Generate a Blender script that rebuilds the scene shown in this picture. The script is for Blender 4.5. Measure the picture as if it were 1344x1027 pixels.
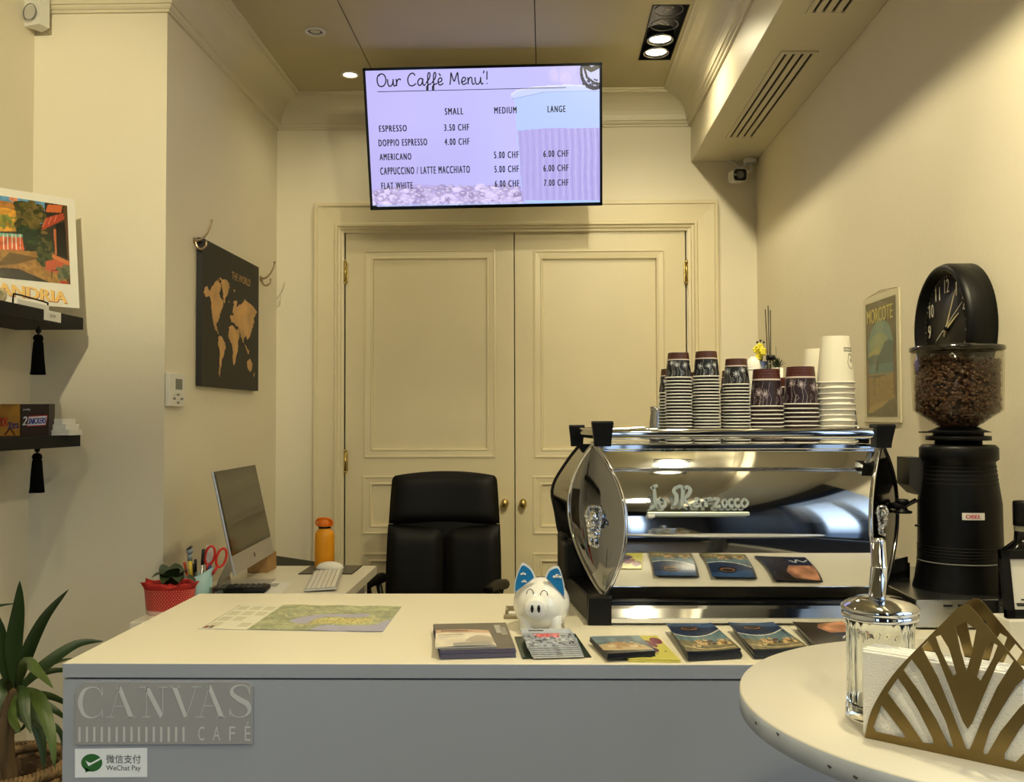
import bpy, bmesh, math, random
import numpy as np
from math import sin, cos, pi, radians
from mathutils import Vector, Matrix
random.seed(7); np.random.seed(7)
V = Vector
for o in list(bpy.data.objects): bpy.data.objects.remove(o)
COL = bpy.context.scene.collection
SC = bpy.context.scene

# ------------------------------------------------------------------ camera
W, H, F, CAMZ = 1344.0, 1027.0, 1200.0, 1.38
YAW, PITCH, ROLL = radians(1.15), radians(1.65), radians(-0.2)
fwd = V((-sin(YAW)*cos(PITCH), cos(YAW)*cos(PITCH), sin(PITCH))).normalized()
right = fwd.cross(V((0, 0, 1))).normalized(); up = right.cross(fwd)
right, up = right*cos(ROLL) + up*sin(ROLL), up*cos(ROLL) - right*sin(ROLL)
CAM = V((0, 0, CAMZ))
cx = 715 - F*right.y/fwd.y
cy = 548 + F*up.y/fwd.y
cd = bpy.data.cameras.new('camera'); cam = bpy.data.objects.new('camera', cd); COL.objects.link(cam)
cam.matrix_world = Matrix(((right.x, up.x, -fwd.x, 0), (right.y, up.y, -fwd.y, 0), (right.z, up.z, -fwd.z, CAMZ), (0, 0, 0, 1)))
cd.sensor_fit = 'HORIZONTAL'; cd.sensor_width = 36; cd.lens = 36*F/W
cd.shift_x = (W/2 - cx)/W; cd.shift_y = (cy - H/2)/W; cd.clip_start = 0.05
SC.camera = cam
def ray(px, py): return right*((px-cx)/F) + up*((cy-py)/F) + fwd
def at(px, py, Y):
    d = ray(px, py); return CAM + d*(Y/d.y)
def atz(px, py, z):
    d = ray(px, py); return CAM + d*((z-CAMZ)/d.z)
def atx(px, py, x):
    d = ray(px, py); return CAM + d*(x/d.x)
def atp(px, py, o, n):
    d = ray(px, py); return CAM + d*((V(o)-CAM).dot(n)/d.dot(n))

# ------------------------------------------------------------------ world, exposure, lamps
SC.view_settings.view_transform = 'Standard'; SC.view_settings.look = 'None'
SC.view_settings.gamma = 1; SC.view_settings.use_curve_mapping = False
SC.view_settings.exposure = 0.1
world = bpy.data.worlds.new('world'); SC.world = world; world.use_nodes = True
nt = world.node_tree; bg = nt.nodes['Background']
tc = nt.nodes.new('ShaderNodeTexCoord'); sx = nt.nodes.new('ShaderNodeSeparateXYZ'); cr = nt.nodes.new('ShaderNodeValToRGB')
nt.links.new(tc.outputs['Generated'], sx.inputs[0])
mr = nt.nodes.new('ShaderNodeMapRange'); mr.inputs[1].default_value = -1; mr.inputs[2].default_value = 1
nt.links.new(sx.outputs['Z'], mr.inputs[0]); nt.links.new(mr.outputs[0], cr.inputs[0]); nt.links.new(cr.outputs[0], bg.inputs[0])
el = cr.color_ramp.elements
el[0].position = 0.46; el[0].color = (0.055, 0.08, 0.13, 1)
el[1].position = 0.56; el[1].color = (0.62, 0.78, 1.0, 1)
bg.inputs[1].default_value = 4.8
CEIL = 3.08
def spot(name, loc, power, ang=110, blend=0.6, r=0.03, col=(1.0, 0.885, 0.56), rot=(0, 0, 0)):
    l = bpy.data.lights.new(name, 'SPOT'); l.energy = power; l.spot_size = radians(ang); l.spot_blend = blend
    l.shadow_soft_size = r; l.color = col
    o = bpy.data.objects.new(name, l); o.location = loc; o.rotation_euler = rot; COL.objects.link(o); return o
LW = 38
for x, y, p in [(0.53, 4.07, .45), (0.53, 3.94, .45), (0.53, 1.55, 1.35), (0.53, 1.42, 1.35), (0.53, -0.6, 1.3), (0.53, -0.75, 1.3)]:
    spot('spotlight_lamp', (x, y, CEIL-0.012), LW*p, 150, 0.9)
for x, y, p in [(-0.93, 4.46, 0.2), (-0.95, 2.1, .35), (-0.95, 0.7, 1.4), (-0.95, -0.9, 1.3)]:
    spot('downlight_lamp', (x, y, CEIL-0.012), LW*p, 150, 0.9)
def aimed(name, loc, tgt, power, ang, blend=.8):
    d = V(tgt)-V(loc); spot(name, loc, power, ang, blend, rot=d.to_track_quat('-Z', 'Y').to_euler())
aimed('gimbal_lamp', (.53, 1.50, 3.05), (.50, 4.84, 2.0), 90, 74)
aimed('gimbal_lamp', (.53, 1.40, 3.05), (1.126, 2.6, 2.0), 68, 80)
aimed('gimbal_lamp', (.53, -.60, 3.05), (-.25, 4.84, 1.7), 68, 40)
aimed('gimbal_lamp', (-.95, .90, 3.05), (-1.80, 3.41, 2.35), 170, 42, .9)
a = bpy.data.lights.new('window_daylight', 'AREA'); a.shape = 'RECTANGLE'; a.size = 2.9; a.size_y = 2.3
a.cycles.is_portal = True
ao = bpy.data.objects.new('window_daylight', a); ao.location = (-0.4, -2.66, 1.5); ao.rotation_euler = (radians(90), 0, 0); COL.objects.link(ao)
a2 = bpy.data.lights.new('side_window_daylight', 'AREA'); a2.shape = 'RECTANGLE'; a2.size = 1.3; a2.size_y = 1.8; a2.cycles.is_portal = True
ao2 = bpy.data.objects.new('side_window_daylight', a2); ao2.location = (1.30, .27, 1.65); ao2.rotation_euler = (0, radians(90), 0); a2.size, a2.size_y = 1.8, 1.3; COL.objects.link(ao2)

# ------------------------------------------------------------------ materials
def lin(c): return tuple((v/12.92 if v <= 0.04045 else ((v+0.055)/1.055)**2.4) for v in c)
MATS = {}
def mat(name, col, rough=0.5, metal=0.0, bump=0.0, bscale=60, var=0.0, vscale=6, emit=0, coat=0, spec=0.5, sheen=0, aniso=None):
    if name in MATS: return MATS[name]
    m = bpy.data.materials.new(name); m.use_nodes = True; n = m.node_tree; b = n.nodes['Principled BSDF']
    c = lin([v/255 for v in col])
    b.inputs['Base Color'].default_value = (*c, 1); b.inputs['Roughness'].default_value = rough; b.inputs['Metallic'].default_value = metal
    b.inputs['Specular IOR Level'].default_value = spec
    if coat: b.inputs['Coat Weight'].default_value = coat; b.inputs['Coat Roughness'].default_value = 0.08
    if sheen: b.inputs['Sheen Weight'].default_value = sheen
    if emit: b.inputs['Emission Color'].default_value = (*c, 1); b.inputs['Emission Strength'].default_value = emit
    tcn = n.nodes.new('ShaderNodeTexCoord')
    if var:
        t = n.nodes.new('ShaderNodeTexNoise'); t.inputs['Scale'].default_value = vscale; t.inputs['Detail'].default_value = 5
        n.links.new(tcn.outputs['Object'], t.inputs[0])
        r = n.nodes.new('ShaderNodeValToRGB'); n.links.new(t.outputs[0], r.inputs[0])
        r.color_ramp.elements[0].position = 0.3; r.color_ramp.elements[1].position = 0.7
        r.color_ramp.elements[0].color = (*[v*(1-var) for v in c], 1); r.color_ramp.elements[1].color = (*[min(1, v*(1+var*0.6)) for v in c], 1)
        n.links.new(r.outputs[0], b.inputs['Base Color'])
    if bump:
        t = n.nodes.new('ShaderNodeTexNoise'); t.inputs['Scale'].default_value = bscale; t.inputs['Detail'].default_value = 3
        n.links.new(tcn.outputs['Object'], t.inputs[0])
        u = n.nodes.new('ShaderNodeBump'); u.inputs['Strength'].default_value = bump; u.inputs['Distance'].default_value = 0.002
        n.links.new(t.outputs[0], u.inputs['Height']); n.links.new(u.outputs[0], b.inputs['Normal'])
    MATS[name] = m; return m
wall_m = mat('wall_paint', (232, 224, 203), 0.42, bump=0.25, bscale=55, var=0.03, vscale=1.4)
wallr_m = mat('wall_plaster', (234, 225, 202), 0.5, bump=0.5, bscale=38, var=0.03, vscale=2)
ceil_m = mat('ceiling_paint', (192, 182, 148), 0.6, bump=0.1, var=0.03, vscale=2)
trim_m = mat('trim_paint', (220, 212, 188), 0.38, bump=0.1)
door_m = mat('door_paint', (226, 214, 180), 0.36, bump=0.15, bscale=30, var=0.03, vscale=3)
floor_m = mat('floor_tile', (96, 88, 78), 0.4, var=0.15, vscale=3)
dark_gap = mat('shadow_gap', (20, 17, 13), 0.9)
brass = mat('brass', (200, 178, 112), 0.3, 1.0, var=0.1)
gold = mat('brushed_gold', (142, 122, 78), 0.3, 1.0, var=0.12, vscale=20, bump=0.05, bscale=90)
chrome = mat('chrome', (206, 208, 214), 0.045, 1.0)
steel = mat('brushed_steel', (178, 180, 184), 0.26, 1.0, bump=0.03, bscale=150)
black_pl = mat('black_plastic', (9, 9, 10), 0.42, spec=.25)
black_gl = mat('black_gloss', (8, 8, 9), 0.12)
black_mt = mat('black_matte', (11, 10, 10), 0.6, spec=.25)
leather = mat('black_leather', (10, 9, 8), 0.5, bump=0.35, bscale=260, spec=.22)
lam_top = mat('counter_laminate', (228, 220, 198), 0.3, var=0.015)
lam_shaded = mat('counter_laminate_shaded', (158, 163, 174), 0.42, var=0.02)  # same white laminate, with dim daylight shade put into its colour
white_pl = mat('white_plastic', (226, 224, 216), 0.35)
white_gl = mat('white_ceramic', (236, 234, 226), 0.1, coat=0.6)
alu = mat('aluminium', (205, 206, 208), 0.42, 0.8)
paper = mat('white_paper', (232, 230, 222), 0.7)
grey_pl = mat('grey_plastic', (120, 120, 118), 0.5)

def glass_mat(name, tint=(0.93, 0.95, 0.93), refl=0.12, rough=0.02):
    m = bpy.data.materials.new(name); m.use_nodes = True; n = m.node_tree; n.nodes.clear()
    out = n.nodes.new('ShaderNodeOutputMaterial'); mx = n.nodes.new('ShaderNodeMixShader')
    tr = n.nodes.new('ShaderNodeBsdfTransparent'); tr.inputs[0].default_value = (*tint, 1)
    gl = n.nodes.new('ShaderNodeBsdfGlossy'); gl.inputs['Roughness'].default_value = rough
    fr = n.nodes.new('ShaderNodeLayerWeight'); pw = n.nodes.new('ShaderNodeMath'); pw.operation = 'POWER'; pw.inputs[1].default_value = 3.0; n.links.new(fr.outputs['Facing'], pw.inputs[0])
    mt = n.nodes.new('ShaderNodeMath'); mt.operation = 'MULTIPLY_ADD'; mt.inputs[1].default_value = 0.45; mt.inputs[2].default_value = refl*0.3
    n.links.new(pw.outputs[0], mt.inputs[0]); n.links.new(mt.outputs[0], mx.inputs[0]); n.links.new(tr.outputs[0], mx.inputs[1]); n.links.new(gl.outputs[0], mx.inputs[2])
    n.links.new(mx.outputs[0], out.inputs[0]); return m
glass_m = glass_mat('clear_glass')
hopper_m = glass_mat('smoked_hopper', (0.93, 0.91, 0.86), 0.05)
def solid_glass(name, col=(1, 1, 1), ior=1.5, rough=0.0):
    m = bpy.data.materials.new(name); m.use_nodes = True; b = m.node_tree.nodes['Principled BSDF']
    b.inputs['Transmission Weight'].default_value = 1; b.inputs['Base Color'].default_value = (*col, 1); b.inputs['IOR'].default_value = ior; b.inputs['Roughness'].default_value = rough
    return m
jar_m = solid_glass('jar_glass', (0.96, 0.98, 0.96), 1.45)
def pic_mat(name, rough=0.45, emit=0.0):
    if name in MATS: return MATS[name]
    m = bpy.data.materials.new(name); m.use_nodes = True; n = m.node_tree; b = n.nodes['Principled BSDF']
    a = n.nodes.new('ShaderNodeVertexColor'); a.layer_name = 'Col'
    b.inputs['Roughness'].default_value = rough
    if emit:
        b.inputs['Base Color'].default_value = (0.01, 0.01, 0.01, 1)
        n.links.new(a.outputs[0], b.inputs['Emission Color']); b.inputs['Emission Strength'].default_value = emit
    else: n.links.new(a.outputs[0], b.inputs['Base Color'])
    MATS[name] = m; return m
print_m = pic_mat('printed_paper', 0.4)
gloss_print = pic_mat('glossy_print', 0.2)

# ------------------------------------------------------------------ object helpers
def tag(o, label=None, cat=None, group=None, kind=None):
    if label: o['label'] = label
    if cat: o['category'] = cat
    if group: o['group'] = group
    if kind: o['kind'] = kind
    return o
def thing(name, label, cat, loc=(0, 0, 0), rz=0.0, group=None, kind=None):
    o = bpy.data.objects.new(name, None); o.empty_display_size = 0.02; COL.objects.link(o)
    o.location = loc; o.rotation_euler = (0, 0, rz)
    return tag(o, label, cat, group, kind)
def wloc(o):
    m = Matrix.Identity(4)
    while o is not None:
        m = Matrix.LocRotScale(o.location, o.rotation_euler, None) @ m; o = o.parent
    return m
class MB:
    """collects shapes in one bmesh; build() links it as ONE object"""
    def __init__(s): s.bm = bmesh.new(); s.mi = 0
    def _add(s, vs, fs, smooth=False):
        vv = [s.bm.verts.new(v) for v in vs]
        out = []
        for f in fs:
            try:
                fc = s.bm.faces.new([vv[i] for i in f]); fc.material_index = s.mi; fc.smooth = smooth; out.append(fc)
            except ValueError: pass
        return s
    def bb(s, x0, x1, y0, y1, z0, z1, r=0.0, seg=2):
        t = bmesh.new()
        bmesh.ops.create_cube(t, size=1, matrix=Matrix.LocRotScale(V(((x0+x1)/2, (y0+y1)/2, (z0+z1)/2)), None, V((abs(x1-x0), abs(y1-y0), abs(z1-z0)))))
        if r > 0: bmesh.ops.bevel(t, geom=t.edges[:], offset=r, segments=seg, affect='EDGES', profile=0.5)
        return s._take(t, r > 0 and seg > 2)
    def obb(s, o, u, v, w, r=0.0, seg=2):
        """box from corner o along full edge vectors u, v, w"""
        u, v, w = V(u), V(v), V(w); t = bmesh.new()
        L = [u.length, v.length, w.length]; c = V(o)+(u+v+w)/2
        m = Matrix((( *u/L[0],), (*v/L[1],), (*w/L[2],))).transposed().to_4x4()
        bmesh.ops.create_cube(t, size=1, matrix=Matrix.Diagonal((*L, 1)))
        if r > 0: bmesh.ops.bevel(t, geom=t.edges[:], offset=r, segments=seg, affect='EDGES', profile=0.5)
        bmesh.ops.transform(t, matrix=Matrix.Translation(c) @ m, verts=t.verts[:])
        return s._take(t)
    def _take(s, t, smooth=False):
        t.verts.index_update(); s._add([v.co.copy() for v in t.verts], [[v.index for v in f.verts] for f in t.faces], smooth); t.free(); return s
    def tube(s, pts, r, n=8, closed=False, caps=True, smooth=True):
        pts = [V(p) for p in pts]; N = len(pts); rs = r if isinstance(r, (list, tuple)) else [r]*N
        prev = None; vs = []
        for i, p in enumerate(pts):
            if closed: d = pts[(i+1) % N]-pts[i-1]
            else: d = pts[min(i+1, N-1)]-pts[max(i-1, 0)]
            if d.length < 1e-9: d = V((0, 0, 1))
            d.normalize()
            if prev is None:
                a = V((0, 0, 1)) if abs(d.z) < 0.9 else V((1, 0, 0)); a = d.cross(a).normalized()
            else:
                a = prev - d*prev.dot(d)
                a = a.normalized() if a.length > 1e-6 else d.orthogonal().normalized()
            prev = a; b = d.cross(a)
            for k in range(n):
                t = 2*pi*k/n; vs.append(p+(a*cos(t)+b*sin(t))*rs[i])
        fs = []
        for i in range(N if closed else N-1):
            j = (i+1) % N
            for k in range(n): fs.append((i*n+k, i*n+(k+1) % n, j*n+(k+1) % n, j*n+k))
        if caps and not closed: fs += [tuple(range(n))[::-1], tuple((N-1)*n+k for k in range(n))]
        return s._add(vs, fs, smooth)
    def cyl(s, p0, p1, r0, r1=None, n=24, smooth=True):
        return s.tube([p0, p1], [r0, r1 if r1 is not None else r0], n, smooth=smooth)
    def lathe(s, prof, c=(0, 0, 0), n=32, axis='Z', smooth=True, flute=None, M=None, caps=False):
        vs = []; c = V(c)
        for r, z in prof:
            for k in range(n):
                t = 2*pi*k/n; rr = r*(1+(flute(t, z) if flute else 0))
                p = V((rr*cos(t), rr*sin(t), z)) if axis == 'Z' else (V((rr*cos(t), z, rr*sin(t))) if axis == 'Y' else V((z, rr*cos(t), rr*sin(t))))
                if M is not None: p = M @ p
                vs.append(c+p)
        fs = []
        for i in range(len(prof)-1):
            for k in range(n): fs.append((i*n+k, i*n+(k+1) % n, (i+1)*n+(k+1) % n, (i+1)*n+k))
        if caps and prof[0][0] > 1e-6: fs.append(tuple(range(n))[::-1])
        if caps and prof[-1][0] > 1e-6: fs.append(tuple((len(prof)-1)*n+k for k in range(n)))
        return s._add(vs, fs, smooth)
    def sph(s, c, r, n=16, m=10, rot=None):
        r = (r, r, r) if not isinstance(r, (tuple, list)) else r; vs = []
        R = rot or Matrix.Identity(3)
        for i in range(m+1):
            a = pi*i/m
            for k in range(n):
                t = 2*pi*k/n; vs.append(V(c)+R @ V((r[0]*sin(a)*cos(t), r[1]*sin(a)*sin(t), r[2]*cos(a))))
        fs = [(i*n+k, i*n+(k+1) % n, (i+1)*n+(k+1) % n, (i+1)*n+k) for i in range(m) for k in range(n)]
        return s._add(vs, fs, True)
    def grid(s, P, smooth=True, closeu=False):
        """P: list of rows of points"""
        R, C = len(P), len(P[0])
        vs = [p for row in P for p in row]
        fs = [(i*C+j, i*C+(j+1) % C, (i+1)*C+(j+1) % C, (i+1)*C+j) for i in range(R-1) for j in range(C if closeu else C-1)]
        return s._add(vs, fs, smooth)
    def poly(s, pts): return s._add([V(p) for p in pts], [tuple(range(len(pts)))])
    def prism(s, pts, d, smooth=False):
        """polygon pts (3D, planar) extruded by vector d"""
        n = len(pts); d = V(d); pts = [V(p) for p in pts]
        return s._add(pts+[p+d for p in pts], [tuple(range(n))[::-1], tuple(range(n, 2*n))]+[(i, (i+1) % n, (i+1) % n+n, i+n) for i in range(n)], smooth)
    def ribbon(s, o, u, v, pts, widths, th=0.0):
        """flat variable width stroke in plane o,u,v; pts 2D"""
        o, u, v = V(o), V(u), V(v); N = len(pts); ws = widths if isinstance(widths, (list, tuple)) else [widths]*N
        n = u.cross(v).normalized(); L = []; Rr = []
        for i, p in enumerate(pts):
            a = pts[max(i-1, 0)]; b = pts[min(i+1, N-1)]; dx, dy = b[0]-a[0], b[1]-a[1]; l = math.hypot(dx, dy) or 1e-9
            nx, ny = -dy/l*ws[i]/2, dx/l*ws[i]/2
            L.append(o+u*(p[0]+nx)+v*(p[1]+ny)); Rr.append(o+u*(p[0]-nx)+v*(p[1]-ny))
        if th == 0: return s.grid([L, Rr], False)
        return s.grid([L, Rr, [q+n*th for q in Rr], [q+n*th for q in L], L], False)
    def build(s, name, m, parent=None, w=True, smooth=None, weld=True):
        if weld: bmesh.ops.remove_doubles(s.bm, verts=s.bm.verts[:], dist=1e-6)
        bmesh.ops.recalc_face_normals(s.bm, faces=s.bm.faces[:])
        me = bpy.data.meshes.new(name); s.bm.to_mesh(me); s.bm.free()
        for x in (m if isinstance(m, (list, tuple)) else [m]): me.materials.append(x)
        o = bpy.data.objects.new(name, me); COL.objects.link(o)
        if parent is not None:
            o.parent = parent
            if w: me.transform(wloc(parent).inverted())
        return o
def spl(pts, k=6, closed=False):
    """Catmull-Rom through pts"""
    P = [V(p) if len(p) == 3 else V((p[0], p[1], 0)) for p in pts]; N = len(P); out = []
    for i in range(N if closed else N-1):
        p0 = P[i-1] if (closed or i > 0) else P[0]; p1 = P[i]; p2 = P[(i+1) % N]; p3 = P[(i+2) % N] if (closed or i+2 < N) else P[-1]
        for j in range(k):
            t = j/k; out.append(0.5*((2*p1)+(p2-p0)*t+(2*p0-5*p1+4*p2-p3)*t*t+(3*p1-p0-3*p2+p3)*t**3))
    if not closed: out.append(P[-1])
    return out
def spl2(pts, k=6): return [(p.x, p.y) for p in spl(pts, k)]
def copy_tree(o, parent=None):
    c = o.copy(); COL.objects.link(c)
    if parent is not None: c.parent = parent
    for ch in list(o.children): copy_tree(ch, c)
    return c
def text(s, name, o, u, v, w, h, m, parent=None, th=0.0004, bold=0.0, align='C', shear=0.0, off=0.0, dup=0.0, space=1.0):
    """flat lettering filling w x h, centred (or left) at o, along unit u, up v"""
    c = bpy.data.curves.new(name, 'FONT'); c.body = s; c.size = 1; c.offset = bold; c.resolution_u = 3; c.shear = shear; c.space_character = space
    ob = bpy.data.objects.new('tmp_text', c); COL.objects.link(ob)
    me = bpy.data.meshes.new_from_object(ob.evaluated_get(bpy.context.evaluated_depsgraph_get())); bpy.data.objects.remove(ob)
    co = np.empty(len(me.vertices)*3); me.vertices.foreach_get('co', co); co = co.reshape(-1, 3)
    mn, mx = co.min(0), co.max(0); u, v, o = V(u).normalized(), V(v).normalized(), V(o); n = u.cross(v)
    sx_, sy_ = w/(mx[0]-mn[0]), h/(mx[1]-mn[1])
    x0 = -w/2 if align == 'C' else (0 if align == 'L' else -w)
    for vt in me.vertices:
        p = vt.co; vt.co = o+u*((p.x-mn[0])*sx_+x0)+v*((p.y-mn[1])*sy_-h/2)+n*(th+off)
    if dup:
        b_ = bmesh.new(); b_.from_mesh(me); g = bmesh.ops.duplicate(b_, geom=b_.verts[:]+b_.edges[:]+b_.faces[:])
        bmesh.ops.translate(b_, vec=u*dup+n*.00005, verts=[e for e in g['geom'] if isinstance(e, bmesh.types.BMVert)]); b_.to_mesh(me); b_.free()
    ob = bpy.data.objects.new(name, me); me.materials.clear(); me.materials.append(m); COL.objects.link(ob)
    if parent is not None: ob.parent = parent; me.transform(wloc(parent).inverted())
    return ob

# ------------------------------------------------------------------ tiny painter for printed pictures
class Paint:
    """x right 0..1, y down 0..1"""
    def __init__(s, w, h, bg):
        s.w, s.h = w, h; s.a = np.zeros((h, w, 3)); s.a[:] = np.array(bg)/255
        s.X, s.Y = np.meshgrid((np.arange(w)+.5)/w, (np.arange(h)+.5)/h)
    def mask(s, pts):
        m = np.zeros((s.h, s.w), bool); n = len(pts)
        for i in range(n):
            (x0, y0), (x1, y1) = pts[i], pts[(i+1) % n]
            if y0 == y1: continue
            c = ((y0 > s.Y) != (y1 > s.Y)) & (s.X < (x1-x0)*(s.Y-y0)/(y1-y0)+x0); m ^= c
        return m
    def put(s, m, col, a=1.0): s.a[m] = s.a[m]*(1-a)+np.array(col)/255*a; return s
    def poly(s, pts, col, a=1.0): return s.put(s.mask(pts), col, a)
    def rect(s, x0, y0, x1, y1, col, a=1.0): return s.put((s.X >= x0) & (s.X < x1) & (s.Y >= y0) & (s.Y < y1), col, a)
    def ell(s, x, y, rx, ry, col, a=1.0): return s.put(((s.X-x)/rx)**2+((s.Y-y)/ry)**2 < 1, col, a)
    def line(s, pts, wd, col, a=1.0):
        asp = s.h/s.w
        for (x0, y0), (x1, y1) in zip(pts[:-1], pts[1:]):
            dx, dy = x1-x0, (y1-y0)*asp; L = dx*dx+dy*dy or 1e-9
            t = np.clip(((s.X-x0)*dx+(s.Y-y0)*asp*dy)/L, 0, 1)
            s.put(((s.X-x0-t*dx)**2+((s.Y-y0)*asp-t*dy)**2) < (wd/2)**2, col, a)
        return s
    def noise(s, sc, amt, m=None, seed=0):
        r = np.random.RandomState(seed); gw, gh = int(sc)+2, int(sc*s.h/s.w)+2; g = r.rand(gh, gw)
        x = s.X*sc; y = s.Y*sc*s.h/s.w; xi = x.astype(int); yi = y.astype(int); fx = x-xi; fy = y-yi
        xi = np.clip(xi, 0, gw-2); yi = np.clip(yi, 0, gh-2)
        n = (g[yi, xi]*(1-fx)+g[yi, xi+1]*fx)*(1-fy)+(g[yi+1, xi]*(1-fx)+g[yi+1, xi+1]*fx)*fy
        k = (1+amt*(n-0.5)*2)[..., None]; b = np.clip(s.a*k, 0, 1)
        if m is None: s.a = b
        else: s.a[m] = b[m]
        return s
    def blobs(s, n, box, r, cols, seed=0, a=1.0):
        rr = np.random.RandomState(seed); x0, y0, x1, y1 = box
        for i in range(n):
            s.ell(x0+rr.rand()*(x1-x0), y0+rr.rand()*(y1-y0), r*(.5+rr.rand()), r*(.5+rr.rand())*s.w/s.h, cols[rr.randint(len(cols))], a)
        return s
def picture(name, P, fn, m, parent=None, w=True):
    """mesh grid coloured from painting P; fn(x, y) -> 3D point, y down"""
    h, wd = P.h, P.w
    vs = [fn(j/(wd-1), i/(h-1)) for i in range(h) for j in range(wd)]
    fs = [(i*wd+j, (i+1)*wd+j, (i+1)*wd+j+1, i*wd+j+1) for i in range(h-1) for j in range(wd-1)]
    me = bpy.data.meshes.new(name); me.from_pydata([tuple(v) for v in vs], [], fs)
    ca = me.color_attributes.new('Col', 'FLOAT_COLOR', 'POINT')
    a = np.clip(P.a, 0, 1); a = np.where(a <= 0.04045, a/12.92, ((a+0.055)/1.055)**2.4)
    ca.data.foreach_set('color', np.concatenate([a, np.ones((h, wd, 1))], 2).astype(np.float32).ravel())
    me.materials.append(m); me.polygons.foreach_set('use_smooth', [True]*len(fs)); me.update()
    o = bpy.data.objects.new(name, me); COL.objects.link(o)
    if parent is not None:
        o.parent = parent
        if w: me.transform(wloc(parent).inverted())
    return o
def bil(A, B, C, D):
    """TL, TR, BR, BL -> fn"""
    A, B, C, D = V(A), V(B), V(C), V(D)
    return lambda x, y: (A*(1-x)+B*x)*(1-y)+(D*(1-x)+C*x)*y
# ================================================================== SETTING
YB = 4.84; XP = -1.43; XL = -1.94; YP = 3.41; XR = 1.126; YR = -2.6; XS = 0.783; ZS = 2.735; ZT = 0.95
def S(o): o['kind'] = 'structure'; return o
m = MB().bb(XL-.2, XR+.2, YR-.2, YB+.4, -.1, -.002); flo = S(m.build('floor', dark_gap))
def floor_tiles():
    k = 0.6
    x = XL
    first = None
    while x < XR:
        y = YR
        while y < YB:
            x1, y1 = min(x+k, XR), min(y+k, YB)
            if x1-x > .05 and y1-y > .05:
                if first is None or abs(x1-x-k) > 1e-4 or abs(y1-y-k) > 1e-4:
                    t = MB().bb(0.002, x1-x-.002, 0.002, y1-y-.002, -.008, 0, .0015, 1).build('tile', floor_m, flo, w=False)
                    if first is None: first = t
                else:
                    t = first.copy(); COL.objects.link(t)
                t.location = (x, y, 0)
            y += k
        x += k
floor_tiles()
m = MB().bb(XL-.15, XL, YR, YP, 0, CEIL+.1); S(m.build('wall_left', wall_m))
m = MB().bb(XL-.15, XP, YP, YB+.2, 0, CEIL+.1); S(m.build('wall_pier', wall_m))
WY0, WY1, WZ0, WZ1 = -.38, .92, .78, 2.52
m = MB().bb(XR, XR+.15, WY1, YB+.2, 0, CEIL+.1); S(m.build('wall_right', wallr_m))
navy = mat('rear_navy', (22, 27, 44), .5)
m = MB().bb(XR, XR+.15, YR, WY0, 0, CEIL+.1).bb(XR, XR+.15, WY0, WY1, 0, WZ0).bb(XR, XR+.15, WY0, WY1, WZ1, CEIL+.1); S(m.build('wall_right_near', navy))
w = S(MB().bb(XR+.08, XR+.13, WY0, WY1, WZ0, WZ0+.05).bb(XR+.08, XR+.13, WY0, WY1, WZ1-.05, WZ1).bb(XR+.08, XR+.13, WY0, WY0+.05, WZ0, WZ1).bb(XR+.08, XR+.13, WY1-.05, WY1, WZ0, WZ1).bb(XR+.08, XR+.13, .25, .29, WZ0, WZ1).build('window_3', black_mt))
MB().bb(XR+.10, XR+.106, WY0+.05, WY1-.05, WZ0+.05, WZ1-.05).build('pane', glass_m, w)
bl = None
for k in range(22):
    z = WZ1-.08-k*.045
    if bl is None: bl = MB().obb((XR+.03, WY0+.01, 0), (0, WY1-WY0-.02, 0), (.028, 0, .012), (0, 0, .0015)).build('blind_slat', white_pl, w, w=False); b2 = bl
    else: b2 = bl.copy(); COL.objects.link(b2)
    b2.location = (0, 0, z)
# back wall with the door opening
DX0, DX1 = at(452, 500, YB).x, at(902.5, 500, YB).x; DZ = at(676, 302.5, YB).z
m = MB().bb(XP, DX0, YB, YB+.15, 0, CEIL+.1).bb(DX1, XR, YB, YB+.15, 0, CEIL+.1).bb(DX0, DX1, YB, YB+.15, DZ, CEIL+.1)
S(m.build('wall_back', wall_m))
m = MB().bb(DX0-.05, DX1+.05, YB+.06, YB+.2, -.05, DZ+.05); S(m.build('wall_back_void', dark_gap))
# rear wall (behind the camera) with shop windows
m = MB().bb(XL, XR, YR-.2, YR, 0, .35).bb(XL, XR, YR-.2, YR, 2.65, CEIL+.1).bb(XL, XL+.12, YR-.2, YR, .35, 2.65).bb(XR-.15, XR, YR-.2, YR, .35, 2.65).bb(-1.1, .38, YR-.2, YR, .35, 2.65).bb(.76, XR-.15, YR-.2, YR, .35, 2.65)
S(m.build('wall_rear', navy))
for i, (x0, x1) in enumerate(((XL+.12, -1.1), (.38, .76))):
    w = S(MB().bb(x0, x1, YR-.14, YR-.08, .35, .41).bb(x0, x1, YR-.14, YR-.08, 2.59, 2.65).bb(x0, x0+.06, YR-.14, YR-.08, .41, 2.59).bb(x1-.06, x1, YR-.14, YR-.08, .41, 2.59).build('window_%d' % (i+1), black_mt))
    MB().bb(x0+.06, x1-.06, YR-.12, YR-.112, .41, 2.59).build('pane', glass_m, w)
    MB().bb((x0+x1)/2-.02, (x0+x1)/2+.02, YR-.14, YR-.08, .41, 2.59).build('mullion', black_mt, w)
    if i == 1:
        bl = None
        for k in range(26):
            z = 2.55-k*.05
            if bl is None: bl = MB().bb(x0+.08, x1-.08, YR-.06, YR-.03, -.001, .001).build('blind_slat', white_pl, w, w=False)
            else: b2 = bl.copy(); COL.objects.link(b2); bl2 = b2; b2.location = (0, 0, z); continue
            bl.location = (0, 0, z)
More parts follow.
